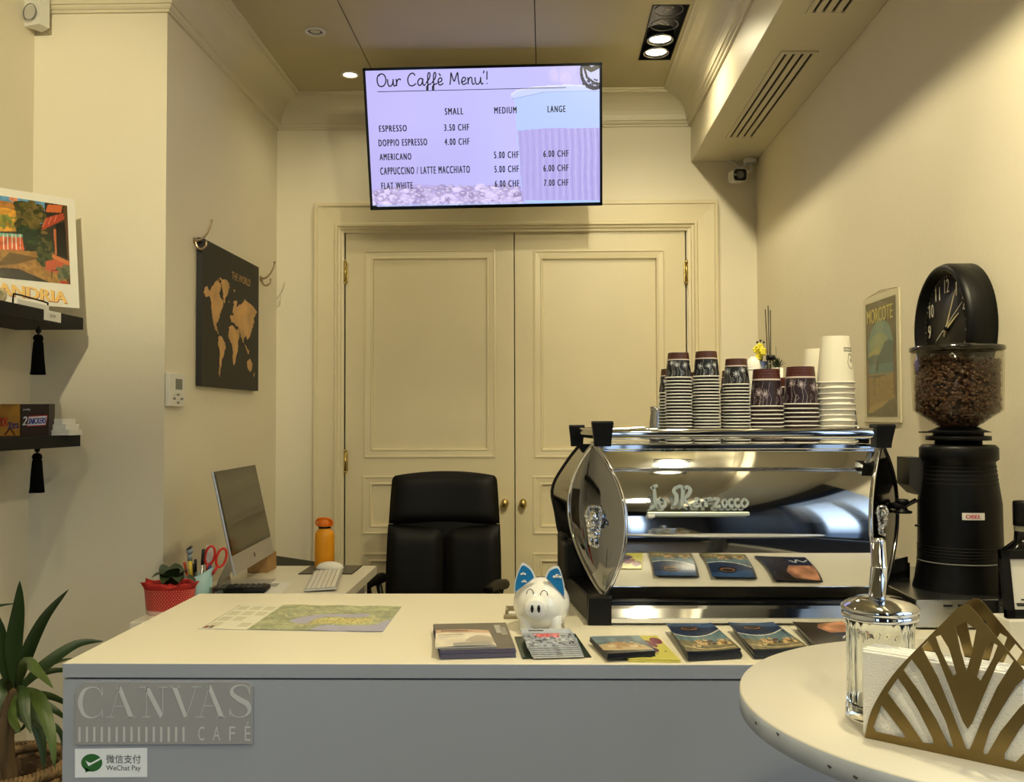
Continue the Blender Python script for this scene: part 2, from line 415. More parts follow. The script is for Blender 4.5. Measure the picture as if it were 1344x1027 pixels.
# ceiling: three boarded panels with seams, opening for the light fixture
def q(px, py, z=CEIL): return atz(px, py, z)
fx0, fx1 = (q(855, 6.5).x+q(838.6, 79).x)/2, (q(905, 5.4).x+q(881, 78).x)/2
fy0, fy1 = q(880, 6).y, q(860, 78.5).y
ce = S(MB().bb(XL-.15, XR+.15, YR-.2, YB+.2, CEIL+.16, CEIL+.2).build('ceiling', dark_gap))
s1, s2 = q(465, 45).x, q(702.5, 40).x
MB().bb(XL, s1-.0025, YR-.2, YB, CEIL, CEIL+.02).build('ceiling_panel', ceil_m, ce)
MB().bb(s1+.0025, s2-.002, YR-.2, YB, CEIL, CEIL+.02).build('ceiling_panel', ceil_m, ce)
FL = [(fy0, fy1), (fy0-2.6, fy1-2.6), (-1.0, -.45)]
m = MB().bb(s2+.002, fx0, YR-.2, YB, CEIL, CEIL+.02).bb(fx1, XS+.05, YR-.2, YB, CEIL, CEIL+.02)
ys = [YR-.2]+[v for f in sorted(FL) for v in f]+[YB]
for i in range(0, len(ys), 2): m.bb(fx0, fx1, ys[i], ys[i+1], CEIL, CEIL+.02)
m.build('ceiling_panel', ceil_m, ce)
# soffit along the right wall
sof = S(MB().bb(XS, XR, YR-.2, YB, ZS, CEIL+.1, .003, 1).build('trim_1', trim_m))
tag(sof, 'white boxed soffit along the top of the right wall')
# cornice swept along pier, alcove, back wall and soffit
prof = [(0, 2.925), (.011, 2.925), (.011, 2.934), (.017, 2.937), (.022, 2.944), (.022, 2.950), (.029, 2.952), (.029, 2.960)]
for k in range(9):
    a_ = pi/2*k/8; prof.append((.029+.112*(1-cos(a_)), 2.960+.104*sin(a_)))
prof += [(.141, 3.068), (.150, 3.068), (.150, 3.072), (.163, 3.074), (.163, 3.0805)]
path = [(XL, YP, 0, -1), (XP, YP, 1, -1), (XP, YB, 1, -1), (XS, YB, -1, -1), (XS, YR, -1, 0)]
rows = [[V((x+sx_*p, y+sy_*p, z)) for p, z in prof] for x, y, sx_, sy_ in path]
m = MB()
for i in range(len(rows)-1): m.grid([rows[i], rows[i+1]], False)
S(m.build('trim_2', trim_m, weld=True))

def sweep_rect(mb, x0, x1, z0, z1, prof, Y, openb=False):
    """picture-frame moulding in the XZ plane: prof = (inset, proud) pairs"""
    rows = []
    c = [(x0, z0, 1, 0 if openb else 1), (x0, z1, 1, -1), (x1, z1, -1, -1), (x1, z0, -1, 0 if openb else 1)]
    for x, z, a_, b_ in c: rows.append([V((x+a_*t, Y-d, z+b_*t)) for t, d in prof])
    if not openb: rows.append(rows[0])
    for i in range(len(rows)-1): mb.grid([rows[i], rows[i+1]], False)
# door casing
cx0, cx1, cz1 = at(413, 500, YB).x, at(943.5, 500, YB).x, at(676, 266, YB).z
wd = DX0-cx0
cas = MB(); sweep_rect(cas, cx0, cx1, 0, cz1, [(0, 0), (0, .030), (.004, .034), (.018, .034), (.022, .028), (wd-.052, .024), (wd-.046, .034), (wd-.034, .034), (wd-.028, .024), (wd-.018, .022), (wd-.014, .014), (wd, .012), (wd, -.06)], YB, True)
S(cas.build('trim_3', door_m))
# baseboards
S(MB().bb(XP, cx0, YB-.015, YB, 0, .12, .003, 1).build('baseboard_back', trim_m))
S(MB().bb(XR-.015, XR, YR, YB, 0, .12, .003, 1).build('baseboard_right', trim_m))
S(MB().bb(XL, XL+.015, YR, YP, 0, .12, .003, 1).build('baseboard_left', trim_m))
# door leaves
def door_leaf(name, pxa, pxb, rects, knob_px, hinge_px, hy, label):
    Y0 = YB+.004
    x0, x1 = at(pxa, 500, Y0).x+.002, at(pxb, 500, Y0).x-.002; zt = DZ-.004
    R = []
    for a_, b_, c_, d_ in rects:
        p, q_ = at(a_, b_, Y0), at(c_, d_, Y0); R.append((p.x, q_.x, q_.z, p.z))
    m = MB().bb(x0, x1, Y0+.014, Y0+.045, .008, zt)
    xs0, xs1 = R[0][0], R[0][1]
    m.bb(x0, xs0, Y0, Y0+.02, .008, zt).bb(xs1, x1, Y0, Y0+.02, .008, zt)
    zz = [zt]+[v for r in R for v in (r[3], r[2])]+[.008]
    for i in range(0, len(zz), 2): m.bb(xs0, xs1, Y0, Y0+.02, zz[i+1], zz[i])
    d = S(m.build(name, door_m)); tag(d, label)
    for r in R:
        w_ = .052
        mm = MB(); sweep_rect(mm, r[0], r[1], r[2], r[3], [(0, -.001), (.001, .006), (.008, .007), (.012, .003), (w_-.016, .001), (w_-.012, .005), (w_-.006, .004), (w_, -.014)], Y0)
        mm.build('panel_moulding', door_m, d)
        MB().bb(r[0]+w_-.004, r[1]-w_+.004, Y0+.012, Y0+.015, r[2]+w_-.004, r[3]-w_+.004).build('door_panel', door_m, d)
    k = at(*knob_px, Y0-.03)
    m = MB().lathe([(.0, .0), (.020, 0), (.019, -.006), (.009, -.012), (.008, -.026), (.015, -.034), (.020, -.044), (.019, -.054), (.010, -.060), (0, -.061)], (k.x, Y0, k.z), 20, 'Y')
    for v_ in m.bm.verts: v_.co.z = k.z+(v_.co.z-k.z)*1.25
    m.build('door_knob', brass, d)
    for hyy in hy:
        h_ = at(hinge_px, hyy, Y0-.03); l = .05
        m = MB().cyl((h_.x, Y0-.018, h_.z-l), (h_.x, Y0-.018, h_.z+l), .0085, n=12)
        m.sph((h_.x, Y0-.018, h_.z+l+.006), .009, 10, 6).sph((h_.x, Y0-.018, h_.z-l-.006), .009, 10, 6).cyl((h_.x, Y0-.018, h_.z-.002), (h_.x, Y0-.018, h_.z+.002), .0105, n=12)
        m.bb(h_.x-.012, h_.x+.012, Y0-.016, Y0-.002, h_.z-l, h_.z+l).build('hinge', brass, d)
door_leaf('door_1', 453, 675.3, [(478, 329, 651, 601), (476, 625, 651, 701.5), (475, 726, 651, 975)], (662.5, 661.5), 452.5, (357, 606), 'left leaf of the cream panelled double door')
door_leaf('door_2', 675.7, 901, [(700, 329, 875, 601), (699.5, 625, 875, 701.5), (699.5, 726, 875, 975)], (686.5, 661.5), 901.5, (357, 606), 'right leaf of the cream panelled double door')

# air vents in the soffit
def vent(y0, y1, xs, label):
    z = ZS
    t = thing('air_vent', label, 'vent', ((xs[0]+xs[-1])/2, (y0+y1)/2, z), group=None)
    a_, b_ = xs[0]-.022, xs[-1]+.022; sw = .0055
    MB().bb(a_+.004, b_-.004, y0, y1, z-.0005, z+.001).build('duct_shadow', dark_gap, t)
    m = MB().bb(a_, b_, y0-.012, y0, z-.007, z).bb(a_, b_, y1, y1+.012, z-.007, z).bb(a_, xs[0]-sw, y0, y1, z-.007, z).bb(xs[-1]+sw, b_, y0, y1, z-.007, z)
    m.build('vent_frame', trim_m, t)
    for i in range(len(xs)-1):
        MB().bb(xs[i]+sw, xs[i+1]-sw, y0, y1, z-.007, z, .001, 1).build('vent_blade', trim_m, t)
def vx(l): return [780+v*.2976 for v in l]
A_ = [atz(780+x*.2976, 600*.2976, ZS) for x in (610, 637, 667, 697)]; B_ = [atz(780+x*.2976, 231*.2976, ZS) for x in (835, 873, 910, 950)]
vent(B_[0].y, A_[0].y, [(a_.x+b_.x)/2 for a_, b_ in zip(A_, B_)], 'longer slotted air vent in the soffit, nearest the back wall')
vx_ = [(a_.x+b_.x)/2 for a_, b_ in zip(A_, B_)]; y1 = atz(1080, 14, ZS).y
vent(y1-.8, y1, vx_, 'slotted air vent in the soffit, cut off by the top of the photo')

# ceiling fixture: four gimbal spots in a black box
lamp_hot = mat('lamp_glow', (255, 236, 196), 0.5, emit=14)
def fixture(y0, y1, lit, label, wires=True):
    t = thing('ceiling_spotlight', label, 'ceiling light', ((fx0+fx1)/2, (y0+y1)/2, CEIL))
    z0, z1 = CEIL-.002, CEIL+.11; w_ = .004
    m = MB().bb(fx0, fx0+w_, y0, y1, z0, z1).bb(fx1-w_, fx1, y0, y1, z0, z1).bb(fx0, fx1, y0, y0+w_, z0, z1).bb(fx0, fx1, y1-w_, y1, z0, z1).bb(fx0, fx1, y0, y1, z1-w_, z1)
    m.build('housing', black_mt, t)
    n = 4; L = (y1-y0)/n; xc = (fx0+fx1)/2
    for i in range(n):
        yc = y0+L*(i+.5)
        c = (xc, yc, CEIL)
        if i in lit:
            r_ = MB().lathe([(.052, .004), (.055, 0), (.060, 0), (.062, .006), (.060, .05), (.052, .05), (.050, .01)], c, 32).build('lamp_ring', steel, t)
            MB().lathe([(0, .006), (.02, .007), (.046, .012), (.048, .02)], c, 24).build('lamp_glass', lamp_hot, t)
        else:
            MB().lathe([(.058, .012), (.058, .008), (.061, .008), (.061, .012)], c, 32).build('lamp_ring', grey_pl, t)
            rr = random.Random(i+3)
            p = [V(c)+V((rr.uniform(-.03, .03), rr.uniform(-.045, .045), .014+.01*rr.random())) for _ in range(6)]
            MB().tube(spl(p, 6), .0011, 5).build('loose_wire', white_pl, t)
    return t
fixture(fy0, fy1, (2, 3), 'black rectangular ceiling fixture with two lit spotlights and two empty rings')
fixture(FL[1][0], FL[1][1], (0, 1, 2, 3), 'black ceiling fixture with four lit spotlights above the counter front')
fixture(FL[2][0], FL[2][1], (0, 1, 2, 3), 'black ceiling fixture with four lit spotlights near the shop window')
# round downlights
def downlight(px, py, lit, label):
    c = q(px, py) if py is not None else V(px); t = thing('recessed_downlight', label, 'ceiling light', c)
    MB().lathe([(.032, -.001), (.034, -.006), (.046, -.006), (.048, 0), (.046, .001)], c, 32).build('trim_ring', white_pl, t)
    if lit: MB().lathe([(0, -.002), (.033, -.002), (.034, .002)], c, 24).build('lamp_glass', lamp_hot, t)
    else:
        MB().lathe([(0, -.0012), (.034, -.0012), (.034, .001)], c, 24).build('recess', grey_pl, t)
        MB().lathe([(0, -.005), (.016, -.004), (.022, -.0015)], c, 20).build('lamp_glass', steel, t)
downlight(413.5, 41, False, 'round recessed ceiling downlight that is switched off')
downlight(459.5, 97.5, True, 'small lit round downlight in the ceiling, left of the television')

for yy_, lab in ((2.1, 'lit round downlight in the ceiling above the desk end'), (.7, 'lit round downlight in the ceiling before the counter'), (-.9, 'lit round downlight in the ceiling near the shop window')):
    downlight((-.95, yy_, CEIL), None, True, lab)

# security camera under the soffit, motion sensor in the left corner
c = at(971.5, 229.5, 4.70)
t = thing('security_camera', 'white bullet security camera with black face under the soffit', 'camera', c)
d = (V((0.1, -1, -.12))).normalized(); R_ = d.to_track_quat('Z', 'Y').to_matrix()
def rrect(w_, h_, r, n=5): return [(sx_*(w_-r)+r*cos(t_), sy_*(h_-r)+r*sin(t_)) for sx_, sy_, a0 in ((1, 1, 0), (-1, 1, pi/2), (-1, -1, pi), (1, -1, 3*pi/2)) for t_ in [a0+pi/2*k/n for k in range(n+1)]]
def sl(mb, o, R, w_, h_, r, z0, z1, **k):
    mb.prism([V(o)+R @ V((x, y, z0)) for x, y in rrect(w_, h_, r)], R @ V((0, 0, z1-z0)))
m = MB(); sl(m, c, R_, .037, .033, .018, -.09, 0); m.build('camera_body', white_pl, t)
m = MB(); sl(m, c, R_, .033, .029, .015, -.005, .002); m.build('camera_face', black_gl, t)
m = MB().lathe([(.019, 0), (.019, .005), (.014, .005), (.012, .003), (0, .006)], c, 20, M=R_.to_4x4()); m.build('lens', grey_pl, t)
m = MB().lathe([(0, 0), (.004, .003), (.004, 0)], V(c)+R_ @ V((-.025, .0, .002)), 8, M=R_.to_4x4()); m.build('led', white_pl, t)
b0 = at(985, 214, 4.78)
MB().lathe([(0, 0), (.035, 0), (.035, .02), (.028, .026), (0, .026)], (b0.x, b0.y, ZS-.026), 20).tube([(b0.x, b0.y, ZS-.03), (b0.x, b0.y-.01, ZS-.07), c+R_ @ V((0.02, .02, -.08))], .013, 10).build('bracket', white_pl, t)
MB().tube(spl([b0+V((-.02, 0, .0)), at(972, 220, 4.8), at(960, 212, 4.82), at(953, 210.5, 4.83)], 5), .006, 6).build('cable', white_pl, t)

c = at(41, 33, 3.33)
t = thing('motion_sensor', 'white corner motion sensor high at the left wall corner', 'sensor', (c.x, c.y, c.z))
u = V((1, -.35, 0)).normalized(); n_ = V((u.y, -u.x, 0)).normalized(); n_ = n_ if n_.y < 0 else -n_
o = c-u*.035
m = MB().prism([o, o+u*.075, o+u*.075-n_*.045, o+u*.02-n_*.06], V((0, 0, .19))); m.bb(0, 0, 0, 0, 0, 0) if 0 else None
m.build('sensor_case', white_pl, t)
cc = o+u*.0375+V((0, 0, .045))+n_*.001
m = MB().prism([cc+u*(.029*cos(a_))+V((0, 0, .026*sin(a_)*1.0)) for a_ in [2*pi*k/24 for k in range(24)]], n_*.008); m.build('sensor_lens', mat('lens_plastic', (190, 188, 180), .3), t)
m = MB().ribbon(cc+n_*.0085, u, V((0, 0, 1)), [(.031*cos(a_), .031*sin(a_)) for a_ in [2*pi*k/24 for k in range(25)]], .003, .002); m.build('lens_ring', grey_pl, t)

# ================================================================== TELEVISION
TVY = 4.27
tc_ = at(635.3, 179.5, TVY)
def on_tv(): pass
tl, tr_, br_, bl_ = (476.4, 89.8), (791.9, 82), (789, 270), (486, 276)
n_tv = V((0.0, -cos(radians(14)), -sin(radians(14))))
TL, TR, BR, BL = [atp(*p, tc_, n_tv) for p in (tl, tr_, br_, bl_)]
u_tv = ((TR-TL)+(BR-BL)).normalized(); v_tv = n_tv.cross(u_tv).normalized(); v_tv = v_tv if v_tv.z > 0 else -v_tv
Wt, Ht = ((TR-TL).length+(BR-BL).length)/2, ((TL-BL).length+(TR-BR).length)/2
ct = (TL+TR+BR+BL)/4
tv = thing('television', 'wall mounted flat television showing the coffee price list', 'television', ct)
o = ct-u_tv*Wt/2-v_tv*Ht/2-n_tv*(-.0)
MB().obb(o, u_tv*Wt, v_tv*Ht, -n_tv*.03, .004).obb(o+u_tv*.25+v_tv*.12-n_tv*.03, u_tv*(Wt-.5), v_tv*(Ht-.3), -n_tv*.03, .01).build('tv_case', black_pl, tv)
bz = .012
m = MB()
for (a_, b_, c_, d_) in ((0, 0, Wt, bz*1.3), (0, Ht-bz, Wt, bz), (0, 0, bz, Ht), (Wt-bz, 0, bz, Ht)):
    m.obb(o+u_tv*a_+v_tv*b_+n_tv*.004, u_tv*c_, v_tv*d_, -n_tv*.006)
m.build('bezel', black_gl, tv)
# television arm to the wall
MB().obb(ct-n_tv*.06-u_tv*.12-v_tv*.1, u_tv*.24, v_tv*.2, -n_tv*.01).tube([ct-n_tv*.07, V((ct.x, YB-.03, ct.z-.03))], .02, 10).bb(ct.x-.1, ct.x+.1, YB-.02, YB-.001, ct.z-.15, ct.z+.1).build('wall_bracket', black_pl, tv)
# the picture; crop pixel frame (1344x896 over 470..800,70..290) -> screen fraction
sc_w, sc_h = Wt-2*bz, Ht-2.3*bz; so = o+u_tv*bz+v_tv*bz*1.3
def cs(x, y):
    """crop px -> (fraction x, fraction y down)"""
    p = atp(470+x*330/1344, 70+y*220/896, ct, n_tv)-so
    return p.dot(u_tv)/sc_w, 1-p.dot(v_tv)/sc_h
P = Paint(440, 250, (184, 180, 240))
P.a += (0.03*np.sin(P.X*3)[..., None]); P.noise(5, .04)
P.a[..., 2] += .03
P.put((P.X < .5), (196, 190, 240), .35); 
for k in range(40): P.rect(k/80, 0, (k+1)/80, 1, (196, 180, 236), .3*(1-k/40))
P.blobs(7, (.80, .0, .9, .12), .03, [(222, 205, 250)], 3, .25)
def cp(l): return [cs(*p) for p in l]
P.poly(cp([(75, 730), (160, 715), (300, 700), (430, 705), (560, 720), (640, 700), (720, 705), (800, 690), (868, 740), (885, 800), (70, 820)]), (186, 172, 226))
rr = np.random.RandomState(4)
for i in range(330):
    x = 75+rr.rand()*795; y = 712+rr.rand()**.8*100; fx_, fy_ = cs(x, y)
    base = rr.randint(150, 235); col = (base, base-14, min(255, base+30))
    P.ell(fx_, fy_, .010+.012*rr.rand(), .012+.014*rr.rand(), col, .8)
    P.ell(fx_-.003, fy_-.006, .008*rr.rand()+.003, .006, (236, 222, 250), .7)
P.poly(cp([(835, 240), (870, 700), (895, 800), (1290, 800), (1300, 180), (900, 195)]), (186, 208, 250))
P.poly(cp([(852, 412), (1000, 402), (1300, 398), (1290, 785), (880, 785)]), (180, 170, 232))
for k in range(26):
    x = 862+k*17.3
    P.line(cp([(x+rr.rand()*5, 405), (x+6+rr.rand()*6, 520), (x+3+rr.rand()*8, 640), (x+10, 782)]), .0022+.004*(k/26), (204, 196, 244) if k % 2 else (160, 150, 216), .6)
P.poly(cp([(818, 225), (850, 200), (950, 182), (1120, 172), (1300, 175), (1300, 200), (1000, 205), (840, 245), (818, 240)]), (200, 210, 252))
P.poly(cp([(840, 243), (1000, 205), (1300, 198), (1300, 396), (1000, 400), (850, 415)]), (182, 202, 250))
P.line(cp([(820, 222), (850, 200), (950, 182), (1120, 172), (1300, 175)]), .006, (226, 224, 255))
P.line(cp([(822, 244), (850, 240), (1000, 208), (1300, 200)]), .003, (150, 170, 225))
P.rect(0, .985, 1, 1, (150, 190, 235), .4)
# engraved vignette in the top right corner
P.ell(*cs(1262, 100), .062, .13, (26, 28, 52)); P.ell(*cs(1262, 95), .05, .11, (196, 200, 240)); P.line(cp([(1215, 70), (1245, 90), (1300, 62)]), .02, (20, 22, 44))
P.line(cp([(1208, 80), (1222, 130), (1262, 160), (1300, 165)]), .009, (20, 22, 44)); P.blobs(26, (.93, .1, .99, .16), .004, [(40, 42, 80)], 5)
P.poly(cp([(80, 812), (100, 812), (112, 826), (80, 826)]), (18, 20, 36))
scr = picture('screen', P, lambda x, y: so+u_tv*(x*sc_w)+v_tv*((1-y)*sc_h)+n_tv*.0015, pic_mat('screen_glow', .25, 1.0), tv)
scr['label'] = 'lit screen with a lavender coffee menu'
ink = mat('screen_ink', (24, 28, 58), .5)
def tvtext(s, x0, x1, y0, y1, bold=0.0):
    a_ = atp(470+(x0+x1)/2*330/1344, 70+(y0+y1)/2*220/896, ct, n_tv)
    text(s, 'menu_lettering', a_+n_tv*.002, u_tv, v_tv, (x1-x0)*330/1344*TVY/F, (y1-y0)*220/896*TVY/F, ink, scr, bold=bold, dup=.0026, space=1.3)
for s_, x0, x1, y0, y1 in [('SMALL', 463, 560, 293, 328), ('MEDIUM', 727, 845, 288, 322), ('LANGE', 1012, 1106, 281, 315),
    ('ESPRESSO', 111, 259, 385, 419), ('3.50 CHF', 459, 592, 379, 414), ('DOPPIO ESPRESSO', 107, 369, 459, 495), ('4.00 CHF', 461, 594, 455, 490),
    ('AMERICANO', 113, 284, 536, 571), ('5.00 CHF', 725, 857, 525, 561), ('6.00 CHF', 989, 1123, 519, 554),
    ('CAPPUCCINO / LATTE MACCHIATO', 113, 600, 606, 645), ('5.00 CHF', 727, 858, 601, 637), ('6.00 CHF', 989, 1123, 596, 631),
    ('FLAT WHITE', 122, 292, 690, 725), ('6.00 CHF', 729, 860, 679, 715), ('7.00 CHF', 992, 1123, 674, 709)]:
    tvtext(s_, x0, x1, y0, y1)
G = {'O': ([[(.5, 1.75), (.12, 1.45), (0, .8), (.2, .12), (.7, 0), (1.1, .4), (1.2, 1.1), (.95, 1.65), (.5, 1.75), (.28, 1.45)]], 1.45),
 'u': ([[(0, 1), (0, .4), (.2, 0), (.5, .1), (.7, .5), (.76, 1), (.76, .3), (.9, 0), (1.1, .15)]], 1.15),
 'r': ([[(0, 1), (.06, .7), (.04, 0), (.12, .6), (.3, .92), (.55, .98), (.62, .8)]], .85),
 'C': ([[(1.05, 1.4), (.8, 1.75), (.35, 1.6), (.02, .9), (.2, .12), (.7, 0), (1.15, .3)]], 1.35),
 'a': ([[(.75, .9), (.4, 1.0), (.1, .7), (.05, .25), (.3, 0), (.6, .3), (.76, .95), (.72, .3), (.88, 0), (1.1, .2)]], 1.15),
 'f': ([[(0, .3), (.45, .9), (.62, 1.5), (.48, 1.8), (.3, 1.4), (.26, .2), (.24, -.6), (.1, -.65), (.1, -.2), (.4, .1), (.75, .25)]], .8),
 'e': ([[(.0, .35), (.5, .5), (.62, .85), (.38, 1.02), (.12, .7), (.12, .2), (.4, 0), (.8, .25)], [(.22, 1.65), (.48, 1.3)]], .95),
 'M': ([[(0, 0), (.14, .9), (.2, 1.7), (.42, .9), (.62, .5), (.85, 1.1), (1.12, 1.7), (1.16, .8), (1.3, 0)]], 1.55),
 'E': ([[(.0, .35), (.5, .5), (.62, .85), (.38, 1.02), (.12, .7), (.12, .2), (.4, 0), (.8, .25)]], .9),
 'n': ([[(0, 1), (.06, .7), (.05, 0), (.12, .6), (.36, .98), (.58, .85), (.6, .3), (.74, 0), (.95, .15)]], 1.05),
 "'": ([[(.1, 1.9), (0, 1.5)]], .45), '!': ([[(.05, 1.8), (0, .6)], [(0, .14), (0.01, 0)]], .4), ' ': ([], .75)}
def script_line(s, name, o, u, v, w, h, wd, m_, parent, n, th=0.0):
    tot = sum(G[c][1] for c in s)-.2; sx_ = w/tot; mb = MB(); x = 0
    for c in s:
        for st in G[c][0]:
            pts = [((x+px)*sx_, py*h) for px, py in spl2(st, 5)]
            mb.ribbon(V(o)+V(n)*.0005, u, v, pts, wd, th)
        x += G[c][1]
    return mb.build(name, m_, parent)
a_ = atp(470+104*330/1344, 70+178*220/896, ct, n_tv); b_ = atp(470+697*330/1344, 70+164*220/896, ct, n_tv)
ub = (b_-a_).normalized()
script_line("Our Caffe MEnu'!", 'menu_title', a_+n_tv*.002, ub, v_tv, (b_-a_).length, .0315, .0056, ink, scr, n_tv)['kind'] = 'stuff'
a_ = atp(470+104*330/1344, 70+208*220/896, ct, n_tv); b_ = atp(470+1112*330/1344, 70+185*220/896, ct, n_tv)
MB().obb(a_+n_tv*.002, b_-a_, v_tv*.003, n_tv*.0003).build('menu_rule', ink, scr)
text('SAMSUNG', 'maker_mark', ct-v_tv*(Ht/2-bz*.65)+n_tv*.004, u_tv, v_tv, .05, .005, grey_pl, tv) if 0 else None

# ================================================================== COUNTER
CY = 1.605; CX0 = atz(88, 868, ZT).x; CYB = atz(460, 779.5, ZT).y
t = thing('service_counter', 'white laminate service counter with a grey shaded front', 'counter', ((CX0+XR)/2, (CY+CYB)/2, 0))
MB().bb(CX0, XR-.002, CY, CYB, ZT-.0255, ZT, .0015, 2).build('worktop', [lam_top, lam_shaded], t)
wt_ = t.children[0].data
for p_ in wt_.polygons: p_.material_index = 0 if p_.normal.z > .5 else 1  # top keeps the plain laminate, edges and underside take the shaded copy
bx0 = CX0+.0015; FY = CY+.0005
MB().bb(bx0, XR-.004, FY, FY+.018, .08, ZT-.0285).build('front_panel', lam_shaded, t)
MB().bb(bx0, bx0+.018, FY+.018, CYB-.02, .08, ZT-.0285).build('side_panel', lam_shaded, t)
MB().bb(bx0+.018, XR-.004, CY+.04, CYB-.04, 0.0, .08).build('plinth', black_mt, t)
MB().bb(bx0+.018, XR-.004, CYB-.05, CYB-.03, .08, ZT-.0285).build('back_panel', lam_shaded, t)
FY = CY-.0002; NF = V((0, -1, 0))
def fr(x, y): # crop px of (80,860)-(380,1027) at 1344 wide
    return atp(80+x*300/1344, 860+y*300/1344, (0, FY, 0), NF)
sg = thing('cafe_sign', 'clear grey plaque reading CANVAS CAFÉ on the counter front', 'sign', fr(610, 340))
gp = mat('plaque_grey', (156, 156, 158), .25); lt = mat('plaque_letter', (196, 197, 199), .5)
PL = [(90, 525), (92, 215), (135, 158), (1105, 158), (1130, 185), (1130, 522)]
MB().prism([fr(*p) for p in PL], (0, -.003, 0)).build('plaque', gp, sg); plq = sg.children[0]
ux = (fr(1000, 300)-fr(100, 300)); kx = ux.length/900; ux.normalize(); uz = V((0, 0, 1)); O0 = fr(0, 0)+V((0, -.0033, 0))
def lp(x, y): p = fr(x, y)-O0; return (p.x, p.z)
mb = MB()
def rib(pts, ws, sm=True):
    if sm: 
        N = len(pts); P2 = spl2(pts, 8); wl = []
        for i in range(len(P2)): f = i/8; j = min(int(f), N-2); f -= j; wl.append((ws[j]*(1-f)+ws[j+1]*f)*kx)
    else: P2 = pts; wl = [w_*kx for w_ in ws]
    Q = [lp(*p) for p in P2]; mb.ribbon(O0+V((0, 0, 0)), V((1, 0, 0)), uz, Q, wl, .0004)
def serif(x0, x1, y): rib([(x0, y), (x1, y)], [4, 4], False)
# C
rib([(247, 235), (228, 198), (185, 187), (140, 210), (119, 278), (140, 345), (185, 367), (230, 350), (250, 318)], [3, 5, 5, 20, 29, 20, 5, 5, 3]); rib([(248, 188), (248, 240)], [5, 5], False); rib([(249, 315), (249, 362)], [5, 5], False)
def letA(x, y0, y1, w_):
    rib([(x+w_*.46, y0), (x+w_*.16, y1)], [4, 4], False); rib([(x+w_*.44, y0), (x+w_*.84, y1)], [22, 27], False)
    rib([(x+w_*.27, y0+(y1-y0)*.64), (x+w_*.66, y0+(y1-y0)*.64)], [4, 4], False); serif(x, x+w_*.3, y1); serif(x+w_*.66, x+w_, y1)
letA(270, 185, 363, 175)
rib([(508, 187), (508, 362)], [4, 4], False); rib([(604, 187), (604, 362)], [4, 4], False); rib([(508, 187), (598, 362)], [27, 25], False); serif(468, 530, 187); serif(485, 532, 362); serif(582, 630, 187)
rib([(672, 185), (738, 362)], [28, 20], False); rib([(800, 185), (742, 362)], [4, 4], False); serif(645, 705, 185); serif(775, 828, 185)
letA(795, 178, 362, 182)
rib([(1112, 225), (1098, 186), (1060, 176), (1018, 190), (1010, 225), (1050, 258), (1098, 285), (1112, 325), (1085, 357), (1040, 362), (1008, 345), (998, 315)], [3, 5, 5, 14, 22, 30, 30, 20, 8, 4, 5, 3]); rib([(1113, 180), (1113, 228)], [5, 5], False); rib([(997, 312), (997, 358)], [5, 5], False)
for k in range(15): rib([(115+k*43.6, 420), (115+k*43.6, 508)], [13, 13], False)
mb.build('sign_lettering', lt, plq, w=True)['kind'] = 'stuff'
for ch, x0, x1, y0, y1 in (('C', 812, 848, 418, 500), ('A', 897, 942, 418, 500), ('F', 993, 1028, 418, 500), ('É', 1085, 1118, 392, 500)):
    text(ch, 'sign_lettering', fr((x0+x1)/2, (y0+y1)/2)+V((0, -.0033, 0)), (1, 0, 0), uz, (x1-x0)*kx, (y1-y0)*kx, lt, plq)
st = thing('payment_sticker', 'white WeChat Pay sticker with a green speech bubble logo', 'sticker', fr(295, 635))
MB().prism([fr(*p) for p in ((83, 553), (83, 722), (508, 718), (508, 547))], (0, -.0006, 0)).build('sticker_sheet', mat('sticker_white', (238, 242, 250), .35), st); sts_ = st.children[0]
grn = mat('logo_green', (40, 104, 48), .4)
MB().prism([fr(182+62*cos(a_), 634-52*sin(a_)) + V((0, -.0006, 0)) for a_ in [2*pi*k/40 for k in range(40)]], (0, -.0002, 0)).prism([fr(*p)+V((0, -.0006, 0)) for p in ((140, 660), (146, 692), (175, 680))], (0, -.0002, 0)).build('speech_bubble', grn, sts_)
MB().prism([fr(*p)+V((0, -.0009, 0)) for p in ((147, 622), (165, 632), (178, 634), (236, 603), (236, 614), (164, 654))], (0, -.0002, 0)).build('tick', mat('sticker_white', 0), sts_)
tk = mat('sticker_ink', (60, 62, 66), .5)
text('微信支付', 'sticker_lettering', fr(369, 612)+V((0, -.0008, 0)), (1, 0, 0), uz, 203*kx, 50*kx, tk, sts_)
text('WeChat Pay', 'sticker_lettering', fr(369, 668)+V((0, -.0008, 0)), (1, 0, 0), uz, 203*kx, 38*kx, tk, sts_)
# ================================================================== WALL ITEMS
hk = mat('aged_nickel', (170, 150, 125), .3, .9)
